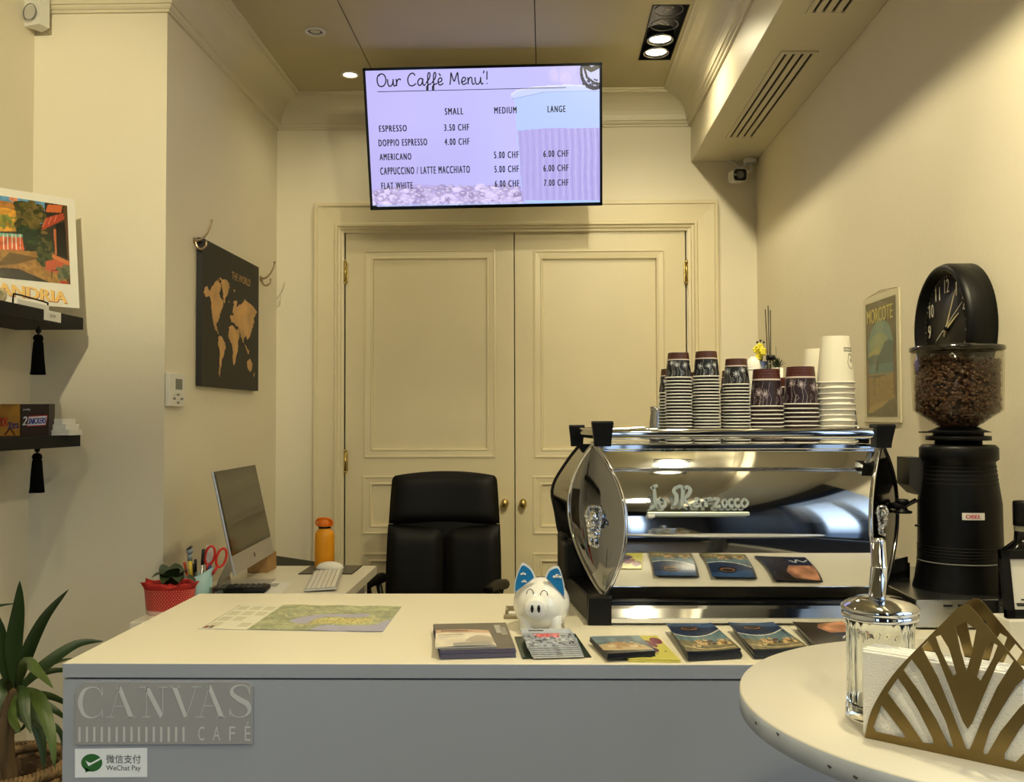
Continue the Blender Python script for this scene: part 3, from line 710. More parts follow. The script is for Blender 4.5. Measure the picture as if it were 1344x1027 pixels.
# world map canvas on the alcove wall
xw = XP+.025; NX = V((1, 0, 0))
def wm(x, y, xx=xw): return atx(200+x*180/660, 280+y*180/660, xx)
cTL, cTR, cBR, cBL = wm(240, 100), wm(515, 275), wm(508, 865), wm(235, 820)
y0, y1 = (cTL.y+cBL.y)/2, (cTR.y+cBR.y)/2; z0, z1 = (cBR.z+cBL.z)/2, (cTL.z+cTR.z)/2
t = thing('world_map_canvas', 'black canvas with a gold world map on the left wall', 'wall art', (xw-.0125, (y0+y1)/2, (z0+z1)/2))
MB().bb(XP+.002, xw, y0, y1, z0, z1, .002, 2).build('canvas_panel', mat('canvas_black', (26, 24, 22), .6, bump=.3, bscale=400), t); cvs = t.children[0]
ART = {
 'na': [(250,360),(262,350),(275,375),(285,355),(300,335),(320,312),(335,330),(330,360),(320,385),(330,410),(342,425),(338,450),(330,470),(325,490),(318,520),(308,530),(312,560),(320,575),(318,585),(300,555),(292,520),(285,480),(285,430),(275,400),(258,405),(248,385)],
 'gl': [(335,320),(350,318),(368,335),(372,360),(362,395),(352,405),(347,435),(342,420),(340,380),(333,350)],
 'sa': [(322,590),(332,592),(350,625),(354,645),(345,680),(335,700),(328,750),(325,790),(318,770),(322,720),(325,680),(318,640),(318,605)],
 'af': [(372,545),(385,540),(400,560),(415,560),(420,590),(418,600),(412,620),(410,660),(402,690),(400,715),(392,733),(387,710),(388,670),(382,630),(368,605),(366,575)],
 'eu': [(380,522),(378,495),(390,490),(385,470),(393,440),(388,430),(400,420),(408,425),(405,455),(420,440),(430,435),(445,415),(460,430),(480,445),(495,460),(503,480),(492,500),(488,515),(490,530),(478,560),(470,590),(458,610),(450,590),(440,600),(437,625),(430,605),(422,580),(416,565),(410,545),(400,540),(395,530)],
 'i1': [(443,630),(452,640),(462,665),(456,668)], 'i2': [(458,655),(466,662),(464,680),(457,676)], 'au': [(455,715),(470,700),(482,725),(478,755),(470,765),(458,745)],
 'jp': [(487,525),(490,518),(484,545),(478,548)], 'nz': [(487,775),(491,765),(492,782),(488,790)], 'ic': [(364,425),(371,423),(369,432)], 'uk': [(374,495),(379,488),(380,505),(375,508)], 'cf': [(312,320),(326,308),(336,318),(330,335),(316,340)], 'sv': [(390,365),(400,372),(394,382)]}
def jag(pts, a_=3.2, seed=0):
    r_ = random.Random(seed); out = []
    for i, p in enumerate(pts):
        q_ = pts[(i+1) % len(pts)]; n = 4
        for k in range(n):
            f = k/n; out.append((p[0]+(q_[0]-p[0])*f+r_.uniform(-a_, a_)*(.35 if k == 0 else 1), p[1]+(q_[1]-p[1])*f+r_.uniform(-a_, a_)*(.35 if k == 0 else 1)))
    return out
gm = mat('map_gold', (205, 160, 100), .5, var=.28, vscale=9)
for i, (k, pts) in enumerate(ART.items()):
    big = len(pts) > 7
    pl = [wm(*p, xw+.0004) for p in (jag(pts, 2.6, i) if big else pts)]
    MB().poly(pl).build('continent' if big else 'island', gm, cvs)
c_ = wm(428, 318, xw+.0006)
text('THE WORLD', 'map_lettering', c_, (0, 1, 0), (0, 0, 1), wm(472, 340, xw).y-wm(383, 295, xw).y, .034, gm, cvs)
# coat hooks
def hook(px, py, label):
    b = atx(px, py, XP+.001)
    t = thing('coat_hook', label, 'hook', b)
    MB().lathe([(0, 0), (.014, 0), (.013, .004), (.006, .007), (0, .007)], (b.x, b.y, b.z), 16, 'X').build('back_plate', hk, t)
    k = 1.0
    up_ = spl([b+V((.005, 0, 0)), b+V((.03, 0, .006)), b+V((.052, 0, .03)), b+V((.066, 0, .062)), b+V((.070, 0, .082))], 5)
    lo = spl([b+V((.005, 0, -.004)), b+V((.014, 0, -.028)), b+V((.032, 0, -.034)), b+V((.048, 0, -.022)), b+V((.05, 0, -.004))], 5)
    MB().tube(up_, [.006-.003*i/len(up_) for i in range(len(up_))], 8).sph(up_[-1], .006, 8, 6).build('upper_arm', hk, t)
    MB().tube(lo, [.006-.002*i/len(lo) for i in range(len(lo))], 8).sph(lo[-1], .0055, 8, 6).build('lower_arm', hk, t)
hook(255, 316, 'silver double coat hook at the near top corner of the map canvas')
hook(342, 366, 'silver double coat hook beyond the far edge of the map canvas')
# thermostat
x_ = XP+.018; a_ = atx(221, 490, x_); b_ = atx(242.5, 532, x_)
p0 = atx(222.5, 511, x_); p1 = atx(243, 511, x_); zt_ = atx(232, 490.5, x_).z; zb_ = atx(232, 534, x_).z
t = thing('thermostat', 'white wall thermostat with grey display below the map canvas', 'thermostat', (XP+.009, (p0.y+p1.y)/2, (zt_+zb_)/2))
MB().bb(XP+.001, x_, p0.y, p1.y, zb_, zt_, .003, 2).build('case', white_pl, t)
ym, L_ = (p0.y+p1.y)/2, p1.y-p0.y
MB().bb(x_, x_+.001, ym-L_*.12, ym+L_*.3, zb_+(zt_-zb_)*.52, zt_-(zt_-zb_)*.16).build('display', mat('lcd_grey', (112, 118, 112), .3), t)
for i in range(3):
    for j in range(3):
        yy = ym-L_*.2+L_*.24*i; zz = zb_+(zt_-zb_)*(.12+.12*j)
        MB().bb(x_, x_+.0015, yy-L_*.08, yy+L_*.08, zz-.004, zz+.004, .0008, 1).build('button', grey_pl if (i+j) % 2 else white_pl, t)

# ---- right wall: vintage travel poster
xr = XR-.007
pTL, pTR, pBR, pBL = atx(1134.5, 392, xr), atx(1180, 377.5, xr), atx(1181.5, 554, xr), atx(1133.5, 555.5, xr)
ya, yb_ = (pTL.y+pBL.y)/2, (pTR.y+pBR.y)/2; zt_ = (pTL.z+pTR.z)/2; zb_ = (pBL.z+pBR.z)/2
t = thing('travel_poster', 'framed vintage travel poster lettered MORCOTE on the right wall', 'poster', (xr+.003, (ya+yb_)/2, (zt_+zb_)/2))
MB().bb(xr, XR-.001, yb_, ya, zb_, zt_, .001, 1).build('poster_board', mat('poster_cream', (216, 208, 178), .4), t)
P = Paint(70, 190, (104, 98, 72))
P.noise(6, .15)
P.poly([(.08, .62), (.08, .35), (.2, .24), (.4, .17), (.6, .17), (.8, .24), (.9, .36), (.92, .66)], (120, 160, 150))
P.poly([(.08, .5), (.1, .44), (.3, .42), (.45, .4), (.5, .5)], (190, 190, 110), .8); P.ell(.45, .38, .3, .1, (205, 200, 120), .5)
P.poly([(.08, .48), (.3, .46), (.45, .47), (.55, .42), (.62, .37), (.75, .35), (.92, .38), (.92, .6), (.08, .6)], (70, 104, 106))
P.poly([(.08, .55), (.92, .55), (.92, .63), (.08, .63)], (90, 136, 140)); P.rect(.05, .625, .95, .64, (150, 140, 100))
P.line([(.36, .60), (.42, .53)], .05, (40, 44, 40))
P.poly([(.05, .66), (.4, .66), (.95, .64), (.95, .84), (.6, .88), (.2, .97), (.03, .95)], (168, 138, 78)); P.poly([(.03, .93), (.35, .88), (.75, .86), (.5, .92), (.1, .97)], (196, 164, 100))
P.poly([(.03, .5), (.12, .5), (.12, .95), (.03, .95)], (132, 84, 58), .6); P.poly([(.88, .4), (.97, .4), (.97, .85), (.88, .8)], (110, 70, 56), .6)
P.poly([(.45, .0), (.75, .05), (.3, .62), (.2, .6)], (230, 225, 180), .16); P.blobs(30, (.1, .66, .9, .82), .02, [(120, 96, 56), (190, 160, 90)], 2, .6)
P.line([(.2, .72), (.3, .66), (.25, .8)], .02, (60, 60, 44))
mg = .075
P.a = P.a*.72+np.array((112, 104, 76))/255*.2
picture('poster_print', P, lambda x, y: V((xr-.0008, ya+(yb_-ya)*(mg+(1-2*mg)*x), zt_-(zt_-zb_)*(.05+.905*y))), pic_mat('poster_gloss', .25), t)
text('MORCOTE', 'poster_lettering', V((xr-.0012, ya+(yb_-ya)*.48, zt_-(zt_-zb_)*.16)), (0, -1, 0), (0, 0, 1), (ya-yb_)*.72, .048, mat('poster_yellow', (205, 190, 110), .5), t, dup=.003)
MB().tube([V((xr+.004, ya-.01, zt_)), V((xr+.004, (ya+yb_)/2, zt_+.012)), V((xr+.004, yb_+.01, zt_))], .0015, 6).build('hanging_wire', hk, t)

# ---- wall clock
ccx = XR-.05; hub = atx(1244.5, 431, ccx); rc = .155*1.181*.935
t = thing('wall_clock', 'round black wall clock above the coffee grinder', 'clock', hub)
MB().lathe([(0, .0), (rc*.82, 0), (rc*.84, -.001), (rc*.885, -.022), (rc*.93, -.026), (rc*.97, -.022), (rc, -.010), (rc, .0485), (0, .0485)], hub+V((.0, 0, 0)), 64, 'X').build('clock_case', black_pl, t)
MB().lathe([(0, -.001), (rc*.83, -.001), (rc*.83, .001), (0, .001)], hub, 64, 'X').build('clock_face', mat('clock_black', (24, 22, 18), .5), t); fce = t.children[-1]
cm = mat('clock_white', (214, 208, 190), .5)
for k in range(1, 13):
    a_ = radians(90-30*k); p = hub+V((-.002, -cos(a_)*rc*.66, sin(a_)*rc*.66))
    text(str(k), 'numeral', p, (0, -1, 0), (0, 0, 1), .017 if k < 10 and k != 1 else (.008 if k == 1 else .028), .036, cm, fce, dup=.0012)
mb = MB()
for k in range(60):
    a_ = 2*pi*k/60; d_ = V((0, -cos(a_), sin(a_))); p = hub+V((-.0018, 0, 0))+d_*rc*.79; w_ = V((0, sin(a_), cos(a_)))*(.0014 if k % 5 == 0 else .0006)
    mb._add([p-w_, p+w_, p+w_+d_*.006, p-w_+d_*.006], [(0, 1, 2, 3)])
o = mb.build('minute_track', cm, fce); o['kind'] = 'stuff'
def hand(name, ang, L_, back, w_, x_off, m_):
    a_ = radians(90-ang); d_ = V((0, -cos(a_), sin(a_))); s_ = V((0, -sin(a_), -cos(a_)))
    p = hub+V((x_off, 0, 0))
    MB().prism([p-d_*back-s_*w_, p-d_*back+s_*w_, p+d_*L_+s_*w_*.45, p+d_*L_-s_*w_*.45], (-.0008, 0, 0)).build(name, m_, t)
hg = mat('hand_cream', (205, 190, 140), .4)
hand('minute_hand', 32, rc*.66, .025, .0035, -.006, hg); hand('hour_hand', 66, rc*.46, .02, .0045, -.004, hg); hand('second_hand', 241, rc*.36, .0, .0016, -.009, cm); hand('second_hand_tail', 61, rc*.7, .0, .0012, -.009, cm)
MB().lathe([(0, -.012), (.006, -.012), (.007, -.002)], hub, 16, 'X').build('hub_cap', black_pl, t)

# ================================================================== LEFT SHELVES
XF = XL+.25
shelf_m = mat('dark_wenge', (17, 15, 13), .6, spec=.25, bump=.15, bscale=90)
def shelf(pxe, yt, yb, label, front_dy=0):
    Ye = (XF)/(ray(pxe, 500).x/ray(pxe, 500).y); zt_ = at(pxe, yt, Ye).z; zb = at(pxe, yb, Ye).z
    t = thing('wall_shelf', label, 'shelf', (XL+.125, Ye-.5, zb))
    MB().bb(XL+.001, XF, Ye-1.0, Ye, zb, zt_, .001, 1).build('shelf_board', shelf_m, t)
    return t, Ye, zb, zt_
sh1, YE, zb1, zt1 = shelf(108.5, 417.5, 433, 'upper black wall shelf holding the village poster')
sh2, YE2, zb2, zt2 = shelf(106.5, 571, 586, 'lower black wall shelf holding the chocolate boxes')
a_ = atx(58, 407.5, XF+.001); b_ = atx(80, 424, XF+.001)
ptop, pbot = atx(68, 408, XF+.0008).z, atx(68, 425, XF+.0008).z
MB().bb(XF, XF+.001, a_.y, b_.y, ptop-.036, ptop-.001).build('price_tag', paper, sh1)
text('ZIICHF', 'price_lettering', V((XF+.0012, (a_.y+b_.y)/2, ptop-.0185)), (0, 1, 0), (0, 0, 1), .036, .010, black_mt, sh1)
def tassel(px, ytop, ybot, label):
    yy = atx(px, 500, XF-.02).y; o = at(px, ytop, yy); zb_ = at(px, ybot, yy).z; L_ = o.z-zb_
    t = thing('tassel', label, 'tassel', o)
    MB().tube([o+V((0, 0, .006)), o-V((0, 0, L_*.18))], .003, 8).sph(o-V((0, 0, L_*.06)), .009, 12, 8).build('cord', black_mt, t)
    fl = lambda a_, z: .06*sin(a_*18)+.03*sin(a_*31+z*90)
    MB().lathe([(0, -.13*L_), (.009, -.14*L_), (.014, -.18*L_), (.015, -.24*L_), (.012, -.27*L_), (.0145, -.3*L_), (.018, -.6*L_), (.021, -.9*L_), (.023, -L_), (.012, -.985*L_), (0, -.98*L_)], o, 72, flute=fl).build('fringe', mat('tassel_black', (4, 4, 4), .95, spec=.1), t)
tassel(50.5, 431, 492, 'black tassel hanging from the upper wall shelf')
tassel(49, 587, 647, 'black tassel hanging from the lower wall shelf')
# village poster leaning in the corner on the upper shelf
pR_t, pR_b = at(98, 262, YE-.02), at(104.3, 405, YE-.05)
pL = at(0, 243, (YE)*.94); 
uu = (V((pL.x, pL.y, 0))-V((pR_t.x, pR_t.y, 0))); L1 = uu.length; uu.normalize()
# bottom sits on the shelf
pw = .50; hgt = pR_t.z-pR_b.z
A_ = pR_t+uu*0.262; B_ = pR_t.copy(); C_ = pR_b.copy(); D_ = C_+uu*0.262+V((0, 0, 0))
dz_l = at(0, 243, A_.y).z
t = thing('village_poster', 'white bordered village courtyard poster lettered ANDRIA on the upper shelf', 'poster', (A_+B_+C_+D_)/4)
nn = (B_-A_).cross(D_-A_).normalized(); nn = nn if nn.y < 0 else -nn
def edge(f, g): return (A_*(1-f)+B_*f)*(1-g)+(D_*(1-f)+C_*f)*g
MB().prism([A_, B_, C_, D_], -nn*.004).build('poster_sheet', mat('poster_white', (236, 232, 220), .25), t)
# painting defined on the crop frame 0..540 x 60..900 (crop scale 140/719)
def PX(x, y):
    p = atp(x*140/719, 230+y*140/719, A_, nn); f = (p-A_).dot((B_-A_))/(B_-A_).length_squared; g = (p-A_-(B_-A_)*f).dot(D_-A_)/(D_-A_).length_squared
    return f, g
f0, g0, f1, g1 = 0.0, .07, 1-.105, .79
def pq(l): return [((PX(*p)[0]-f0)/(f1-f0), (PX(*p)[1]-g0)/(g1-g0)) for p in l]
P = Paint(150, 190, (52, 48, 38))
P.poly(pq([(-60, 60), (300, 150), (300, 330), (-60, 330)]), (96, 150, 190)); P.noise(7, .12)
P.poly(pq([(60, 170), (65, 140), (90, 125), (118, 150), (118, 195)]), (216, 140, 100))
P.poly(pq([(-60, 170), (100, 190), (185, 225), (180, 380), (-60, 380)]), (222, 160, 62)); P.poly(pq([(-60, 165), (90, 185), (180, 222), (100, 235), (-60, 210)]), (176, 120, 60))
P.poly(pq([(150, 210), (220, 190), (240, 380), (180, 370)]), (110, 92, 70)); P.blobs(60, (0, .25, .35, .4), .03, [(120, 130, 60), (176, 130, 50)], 9, .8)
P.blobs(120, (.30, .05, .66, .42), .045, [(92, 84, 40), (112, 96, 52), (60, 62, 34)], 1)
P.poly(pq([(170, 380), (270, 360), (290, 520), (170, 510)]), (34, 48, 30)); P.blobs(40, (.28, .35, .55, .56), .035, [(30, 50, 30), (44, 66, 36)], 2)
P.poly(pq([(-60, 395), (145, 405), (160, 510), (-60, 500)]), (205, 96, 62)); P.poly(pq([(-60, 385), (150, 400), (150, 420), (-60, 410)]), (120, 170, 150))
for k in range(5): P.line(pq([(20+k*28, 400), (22+k*28, 500)]), .012, (226, 220, 200))
P.poly(pq([(-60, 500), (360, 520), (470, 770), (-60, 700)]), (160, 118, 62)); P.noise(26, .15)
P.poly(pq([(-60, 620), (120, 630), (380, 745), (480, 775), (-60, 720)]), (34, 30, 28)); P.poly(pq([(60, 520), (260, 560), (100, 600), (-30, 610)]), (84, 66, 36), .7)
P.poly(pq([(320, 200), (418, 205), (410, 255), (305, 250)]), (206, 108, 60)); P.poly(pq([(308, 290), (425, 255), (430, 300), (275, 375)]), (176, 70, 48)); 
for k in range(3): P.line(pq([(310+k*34, 292-k*10), (283+k*40, 350-k*18)]), .012, (222, 120, 90))
P.poly(pq([(375, 330), (440, 320), (450, 560), (378, 540)]), (18, 16, 18)); P.line(pq([(365, 370), (372, 530)]), .03, (196, 110, 60))
P.blobs(90, (.56, .45, .74, .78), .035, [(66, 76, 44), (44, 54, 34), (90, 84, 52)], 4)
P.poly(pq([(420, 180), (470, 180), (500, 770), (455, 770), (440, 400)]), (94, 66, 40)); P.poly(pq([(450, 190), (470, 185), (480, 400), (470, 500)]), (24, 18, 18))
P.poly(pq([(300, 580), (400, 560), (450, 600), (380, 660), (300, 640)]), (192, 92, 62)); P.line(pq([(340, 700), (345, 640), (410, 640)]), .012, (30, 22, 20)); P.poly(pq([(345, 530), (460, 580), (460, 610), (350, 560)]), (210, 120, 70))
P.blobs(40, (.83, .78, .98, .93), .03, [(70, 84, 56), (110, 110, 80)], 6); P.poly(pq([(395, 710), (450, 715), (440, 760), (405, 755)]), (180, 64, 40))
picture('poster_print', P, lambda x, y: edge(f0+(f1-f0)*x, g0+(g1-g0)*y)+nn*.0008, gloss_print, t)
e0, e1 = edge(*PX(-120, 760)), edge(*PX(440, 838)); ud = (e1-e0).normalized(); vd = (A_-D_).normalized()
for off, col, nm in ((0.0022, (176, 84, 40), 'lettering_shadow'), (0, (246, 205, 120), 'poster_lettering')):
    text('GANDRIA', nm, (e0+e1)/2+nn*(.0008+(.0003 if off == 0 else 0))+ud*off-vd*(off+.006)+vd*.012, ud, vd, (e1-e0).length*.98, .042, mat(nm, col, .5), t, bold=.0, dup=.005)
# little round shell ornament and a wire rack on the upper shelf
c = at(-4, 378, YE-.42)
t = thing('round_ornament', 'small round cream ornament at the left edge on the upper shelf', 'ornament', c)
MB().lathe([(0, -.006), (.016, -.005), (.019, -.008), (.024, -.006), (.026, 0), (.024, .004), (0, .004)], V((XF-.06, c.y, zt1+.026)), 28, 'Y').build('disc', mat('shell_cream', (205, 190, 150), .4, var=.3, vscale=60), t)
a_ = atx(17, 391, XF-.02); b_ = atx(62, 396, XF-.02)
t = thing('wire_stand', 'black wire card stand in front of the village poster', 'stand', (XF-.02, (a_.y+b_.y)/2, zt1))
MB().tube(spl([V((XF-.02, a_.y, zt1+.002)), V((XF-.018, a_.y, zt1+.028)), V((XF-.018, a_.y+.02, zt1+.034)), V((XF-.018, b_.y-.02, zt1+.030)), V((XF-.018, b_.y, zt1+.024)), V((XF-.02, b_.y, zt1+.002))], 5), .0028, 8).build('front_wire', black_mt, t)
MB().bb(XF-.012, XF-.008, a_.y+.01, b_.y-.01, zt1, zt1+.018).build('card', paper, t)
# chocolate boxes
def choco(pxa, pxb, ytop, label, cat, name, col, text_fn):
    yb0 = at(pxa, 571, 3.2)
    x0 = pxa; Yf = YE2-.16
    A0 = at(pxa, 571, Yf); B0 = at(pxb, 571, Yf); zt_ = at(pxb, ytop, Yf).z
    t = thing(name, label, cat, ((A0.x+B0.x)/2, Yf+.04, zt2))
    MB().bb(A0.x+.0015, B0.x-.0015, Yf+.0015, Yf+.0385, zt2, zt_-.008).build('carton', col, t)
    mm = MB().bb(A0.x, B0.x, Yf, Yf+.001, zt2, zt_); mm.bb(A0.x, A0.x+.001, Yf, Yf+.04, zt2, zt_).bb(B0.x-.001, B0.x, Yf, Yf+.04, zt2, zt_).bb(A0.x, B0.x, Yf+.039, Yf+.04, zt2, zt_)
    mm.build('carton_wall', col, t)
    text_fn(t, A0, B0, Yf, zt2, zt_)
def tw(t, A0, B0, Yf, z0, z1):
    w_ = B0.x-A0.x; h = z1-z0
    MB().bb(A0.x+w_*.02, B0.x-w_*.04, Yf-.0006, Yf, z0+h*.64, z0+h*.92).build('front_window', mat('carton_gold_light', (178, 128, 42), .4), t)
    text('TWIX', 'box_lettering', V((B0.x-w_*.60, Yf-.001, z0+h*.42)), (1, 0, .08), (0, 0, 1), w_*.52, h*.27, mat('twix_red', (190, 30, 36), .4), t, dup=.002)
    text('Xtra', 'box_lettering', V((B0.x-w_*.19, Yf-.001, z0+h*.34)), (1, 0, .12), (0, 0, 1), w_*.30, h*.24, mat('twix_blue', (48, 48, 110), .4), t, dup=.0015)
    MB().ribbon(V((0, Yf-.0008, 0)), (1, 0, 0), (0, 0, 1), [(B0.x-w_*.42, z0+.002), (B0.x-w_*.27, z0+h*.24)], .006).ribbon(V((0, Yf-.0008, 0)), (1, 0, 0), (0, 0, 1), [(B0.x-w_*.14, z0+.002), (B0.x-w_*.27, z0+h*.24)], .006).build('box_print', mat('choc_brown', (90, 44, 20), .4), t)
choco(-22, 26.5, 530.5, 'gold chocolate bar carton at the left edge of the lower shelf', 'box', 'chocolate_box', mat('carton_gold', (166, 120, 44), .35), tw)
def sn(t, A0, B0, Yf, z0, z1):
    w_ = B0.x-A0.x; h = z1-z0; o = V((A0.x+w_*.60, Yf-.0008, z0+h*.47))
    u = V((1, 0, .05)).normalized(); v = V((.16, 0, 1)).normalized()
    MB().prism([o+u*a_*w_*.34+v*b_*h*.17 for a_, b_ in ((-1, -1), (1, -1), (1, 1), (-1, 1))], (0, -.0003, 0)).build('logo_border', mat('logo_red', (190, 34, 40), .4), t)
    MB().prism([o+V((0, -.0004, 0))+u*a_*w_*.325+v*b_*h*.14 for a_, b_ in ((-1, -1), (1, -1), (1, 1), (-1, 1))], (0, -.0003, 0)).build('logo_panel', mat('logo_white', (235, 235, 240), .4), t)
    text('SNICKERS', 'box_lettering', o+V((0, -.0012, 0)), u, v, w_*.62, h*.19, mat('logo_blue', (36, 40, 150), .4), t, dup=.0015)
    text('2', 'box_lettering', V((A0.x+w_*.16, Yf-.001, z0+h*.47)), u, v, w_*.15, h*.28, mat('logo_white', 0), t, dup=.002)
    text('24x80g', 'box_lettering', V((A0.x+w_*.22, Yf-.001, z0+h*.82)), u, v, w_*.26, h*.07, mat('logo_white', 0), t)
choco(26.8, 63.5, 530.5, 'dark brown chocolate bar carton reading SNICKERS on the lower shelf', 'box', 'chocolate_box', mat('carton_brown', (52, 38, 32), .35), sn)
for i, (xa, xb, y0_, y1_, lab) in enumerate(((64, 91, 564.5, 571, 'bottom one of three slim white boxes on the lower shelf'), (63.8, 86.5, 557, 564, 'middle one of three slim white boxes on the lower shelf'), (63.6, 82, 550.5, 556.8, 'top one of three slim white boxes on the lower shelf'))):
    Yf = YE2-.14+i*.008; A0 = at(xa, 560, Yf); B0 = at(xb, 560, Yf); z_a = zt2+i*.0195
    t = thing('slim_box', lab, 'box', (A0.x, Yf+.04, z_a), group='slim white boxes on the lower shelf')
    MB().bb(A0.x, B0.x, Yf, Yf+.09, z_a+.0003, z_a+.0125, .0008, 1).build('box_base', white_pl, t)
    MB().bb(A0.x-.0005, B0.x+.0005, Yf-.0005, Yf+.0905, z_a+.0128, z_a+.0192, .0008, 1).build('box_lid', paper, t)
# ================================================================== DESK AREA
DZT = .77
dx0, dx1, dy0, dy1 = -1.245, -.695, 2.73, atz(300, 743, DZT).y
desk_m = mat('desk_laminate', (226, 220, 204), .32, var=.015)
t = thing('desk', 'white laminate desk along the left wall behind the counter', 'desk', ((dx0+dx1)/2, (dy0+dy1)/2, 0))
MB().bb(dx0, dx1, dy0, dy1, DZT-.035, DZT, .0015, 2).build('desk_top', desk_m, t)
MB().bb(dx0+.01, dx0+.035, dy0+.02, dy1-.02, 0, DZT-.036).build('side_panel', desk_m, t)
for yy in (dy0+.05, dy1-.09):
    MB().bb(dx1-.07, dx1-.03, yy, yy+.04, 0, DZT-.036, .003, 1).build('leg', desk_m, t)
def dk(px, py): return atz(px, py, DZT)

# all-in-one computer
q0, q1, q2, q3 = at(308.5, 757, 3.08), at(360, 725, 3.64), at(334, 611, 3.64), at(281, 618.5, 3.08)
bc = (q0+q1+q2+q3)/4
uu = ((q1-q0).normalized()+(q2-q3).normalized()).normalized(); vv = ((q3-q0).normalized()+(q2-q1).normalized()).normalized(); vv = (vv-uu*vv.dot(uu)).normalized()
nn = uu.cross(vv).normalized(); nn = nn if nn.x > 0 else -nn
wI = ((q1-q0).length+(q2-q3).length)/2; hI = ((q3-q0).length+(q2-q1).length)/2; oI = bc-uu*wI/2-vv*hI/2
t = thing('desktop_computer', 'silver all-in-one computer with a dark screen on the desk', 'computer', V((bc.x, bc.y, DZT)))
# back shell: thin edge, belly towards the middle
rows = []
for i in range(9):
    r_ = []
    for j in range(13):
        f, g = j/12, i/8; d_ = .008+.028*(1-(2*f-1)**4)*(1-(2*g-1)**4)
        r_.append(oI+uu*wI*f+vv*hI*g-nn*d_)
    rows.append(r_)
MB().grid(rows).build('back_shell', alu, t)
MB().obb(oI, uu*wI, vv*hI, -nn*.008, .002).build('bezel', alu, t)
chin = .185*hI
MB().obb(oI+vv*chin+uu*.001, uu*(wI-.002), vv*(hI-chin-.001), nn*.0015).build('screen_border', black_gl, t)
P = Paint(150, 96, (62, 58, 48))
P.rect(0, 0, 1, .14, (54, 51, 43)); P.rect(0, .14, 1, .15, (74, 70, 60)); P.rect(.40, .42, .60, .78, (46, 43, 38)); P.rect(.405, .43, .595, .5, (70, 66, 56)); P.rect(.66, .72, .82, .86, (52, 49, 42)); P.rect(.05, .8, .95, .97, (66, 58, 40)); P.noise(10, .06)
picture('display', P, lambda x, y: oI+uu*(.012+(wI-.024)*x)+vv*(chin+.01+(hI-chin-.02)*(1-y))+nn*.0022, pic_mat('screen_off', .12), t)
lg = oI+uu*wI*.5+vv*chin*.5+nn*.0006
MB().prism([lg+uu*.008*cos(a_)*(1 if not .2 < a_ < .9 else .75)+vv*.009*sin(a_) for a_ in [2*pi*k/18 for k in range(18)]], nn*.0006).build('maker_logo', black_gl, t)
b0 = oI+uu*wI*.5+vv*.08-nn*.03
foot = V((b0.x-.02, b0.y, DZT)); sw = uu*.085; sw.z = 0
MB().grid([[b0-sw+vv*.05, b0+sw+vv*.05], [b0-sw-nn*.03-vv*.02, b0+sw-nn*.03-vv*.02], [V((*(b0-sw-nn*.075).xy, DZT+.02)), V((*(b0+sw-nn*.075).xy, DZT+.02))], [V((*(b0-sw-nn*.07).xy, DZT+.004)), V((*(b0+sw-nn*.07).xy, DZT+.004))], [V((*(b0-sw+nn*.10).xy, DZT+.004)), V((*(b0+sw+nn*.10).xy, DZT+.004))], [V((*(b0-sw+nn*.10).xy, DZT)), V((*(b0+sw+nn*.10).xy, DZT))], [V((*(b0-sw-nn*.078).xy, DZT)), V((*(b0+sw-nn*.078).xy, DZT))]], False).build('stand', alu, t)
# wooden block behind it
w0 = dk(336, 752.5)
t = thing('cardboard_box', 'small brown box on the desk behind the computer', 'box', dk(350, 748))
o0 = dk(336, 752)
kraft = mat('kraft_brown', (168, 132, 84), .7, var=.1)
MB().bb(-1.175, -1.095, 3.60, 3.72, DZT, DZT+.066, .001, 1).build('carton', kraft, t)
MB().bb(-1.174, -1.136, 3.601, 3.719, DZT+.0662, DZT+.068).bb(-1.134, -1.096, 3.601, 3.719, DZT+.0662, DZT+.068).build('lid_flap', kraft, t)
# papers
for i, (x, y, s_, a_, lab) in enumerate(((-1.0, 3.28, .16, .1, 'white sheet lying on the desk under the computer'), )):
    t = thing('paper_sheet', lab, 'paper', (x, y, DZT), a_)
    MB().bb(-.07, .07, -.12, .12, .0002, .0008).build('sheet', paper, t, w=False)
    MB().bb(-.055, .03, .02, .09, .0009, .001).build('printed_block', mat('print_grey', (170, 168, 160), .7), t, w=False)
# calculator / phone
c = dk(332, 768)
t = thing('desk_calculator', 'black desk calculator lying below the computer screen', 'calculator', V((c.x, 3.215, DZT)), .06)
w_ = .19
MB().bb(-w_/2, w_/2, -.045, .045, .001, .020, .008, 3).build('calculator_body', black_pl, t, w=False)
MB().bb(-w_/2+.015, -w_/2+.05, -.035, .035, .0202, .022, .001, 1).build('display', mat('lcd_grey', 0), t, w=False)
k0 = None
for i in range(6):
    for j in range(4):
        if k0 is None: k0 = MB().bb(-.007, .007, -.007, .007, 0, .003, .001, 1).build('key', mat('key_grey', (60, 60, 60), .5), t, w=False); k = k0
        else: k = k0.copy(); COL.objects.link(k)
        k.location = (-w_/2+.068+i*.020, -.03+j*.020, .0195)
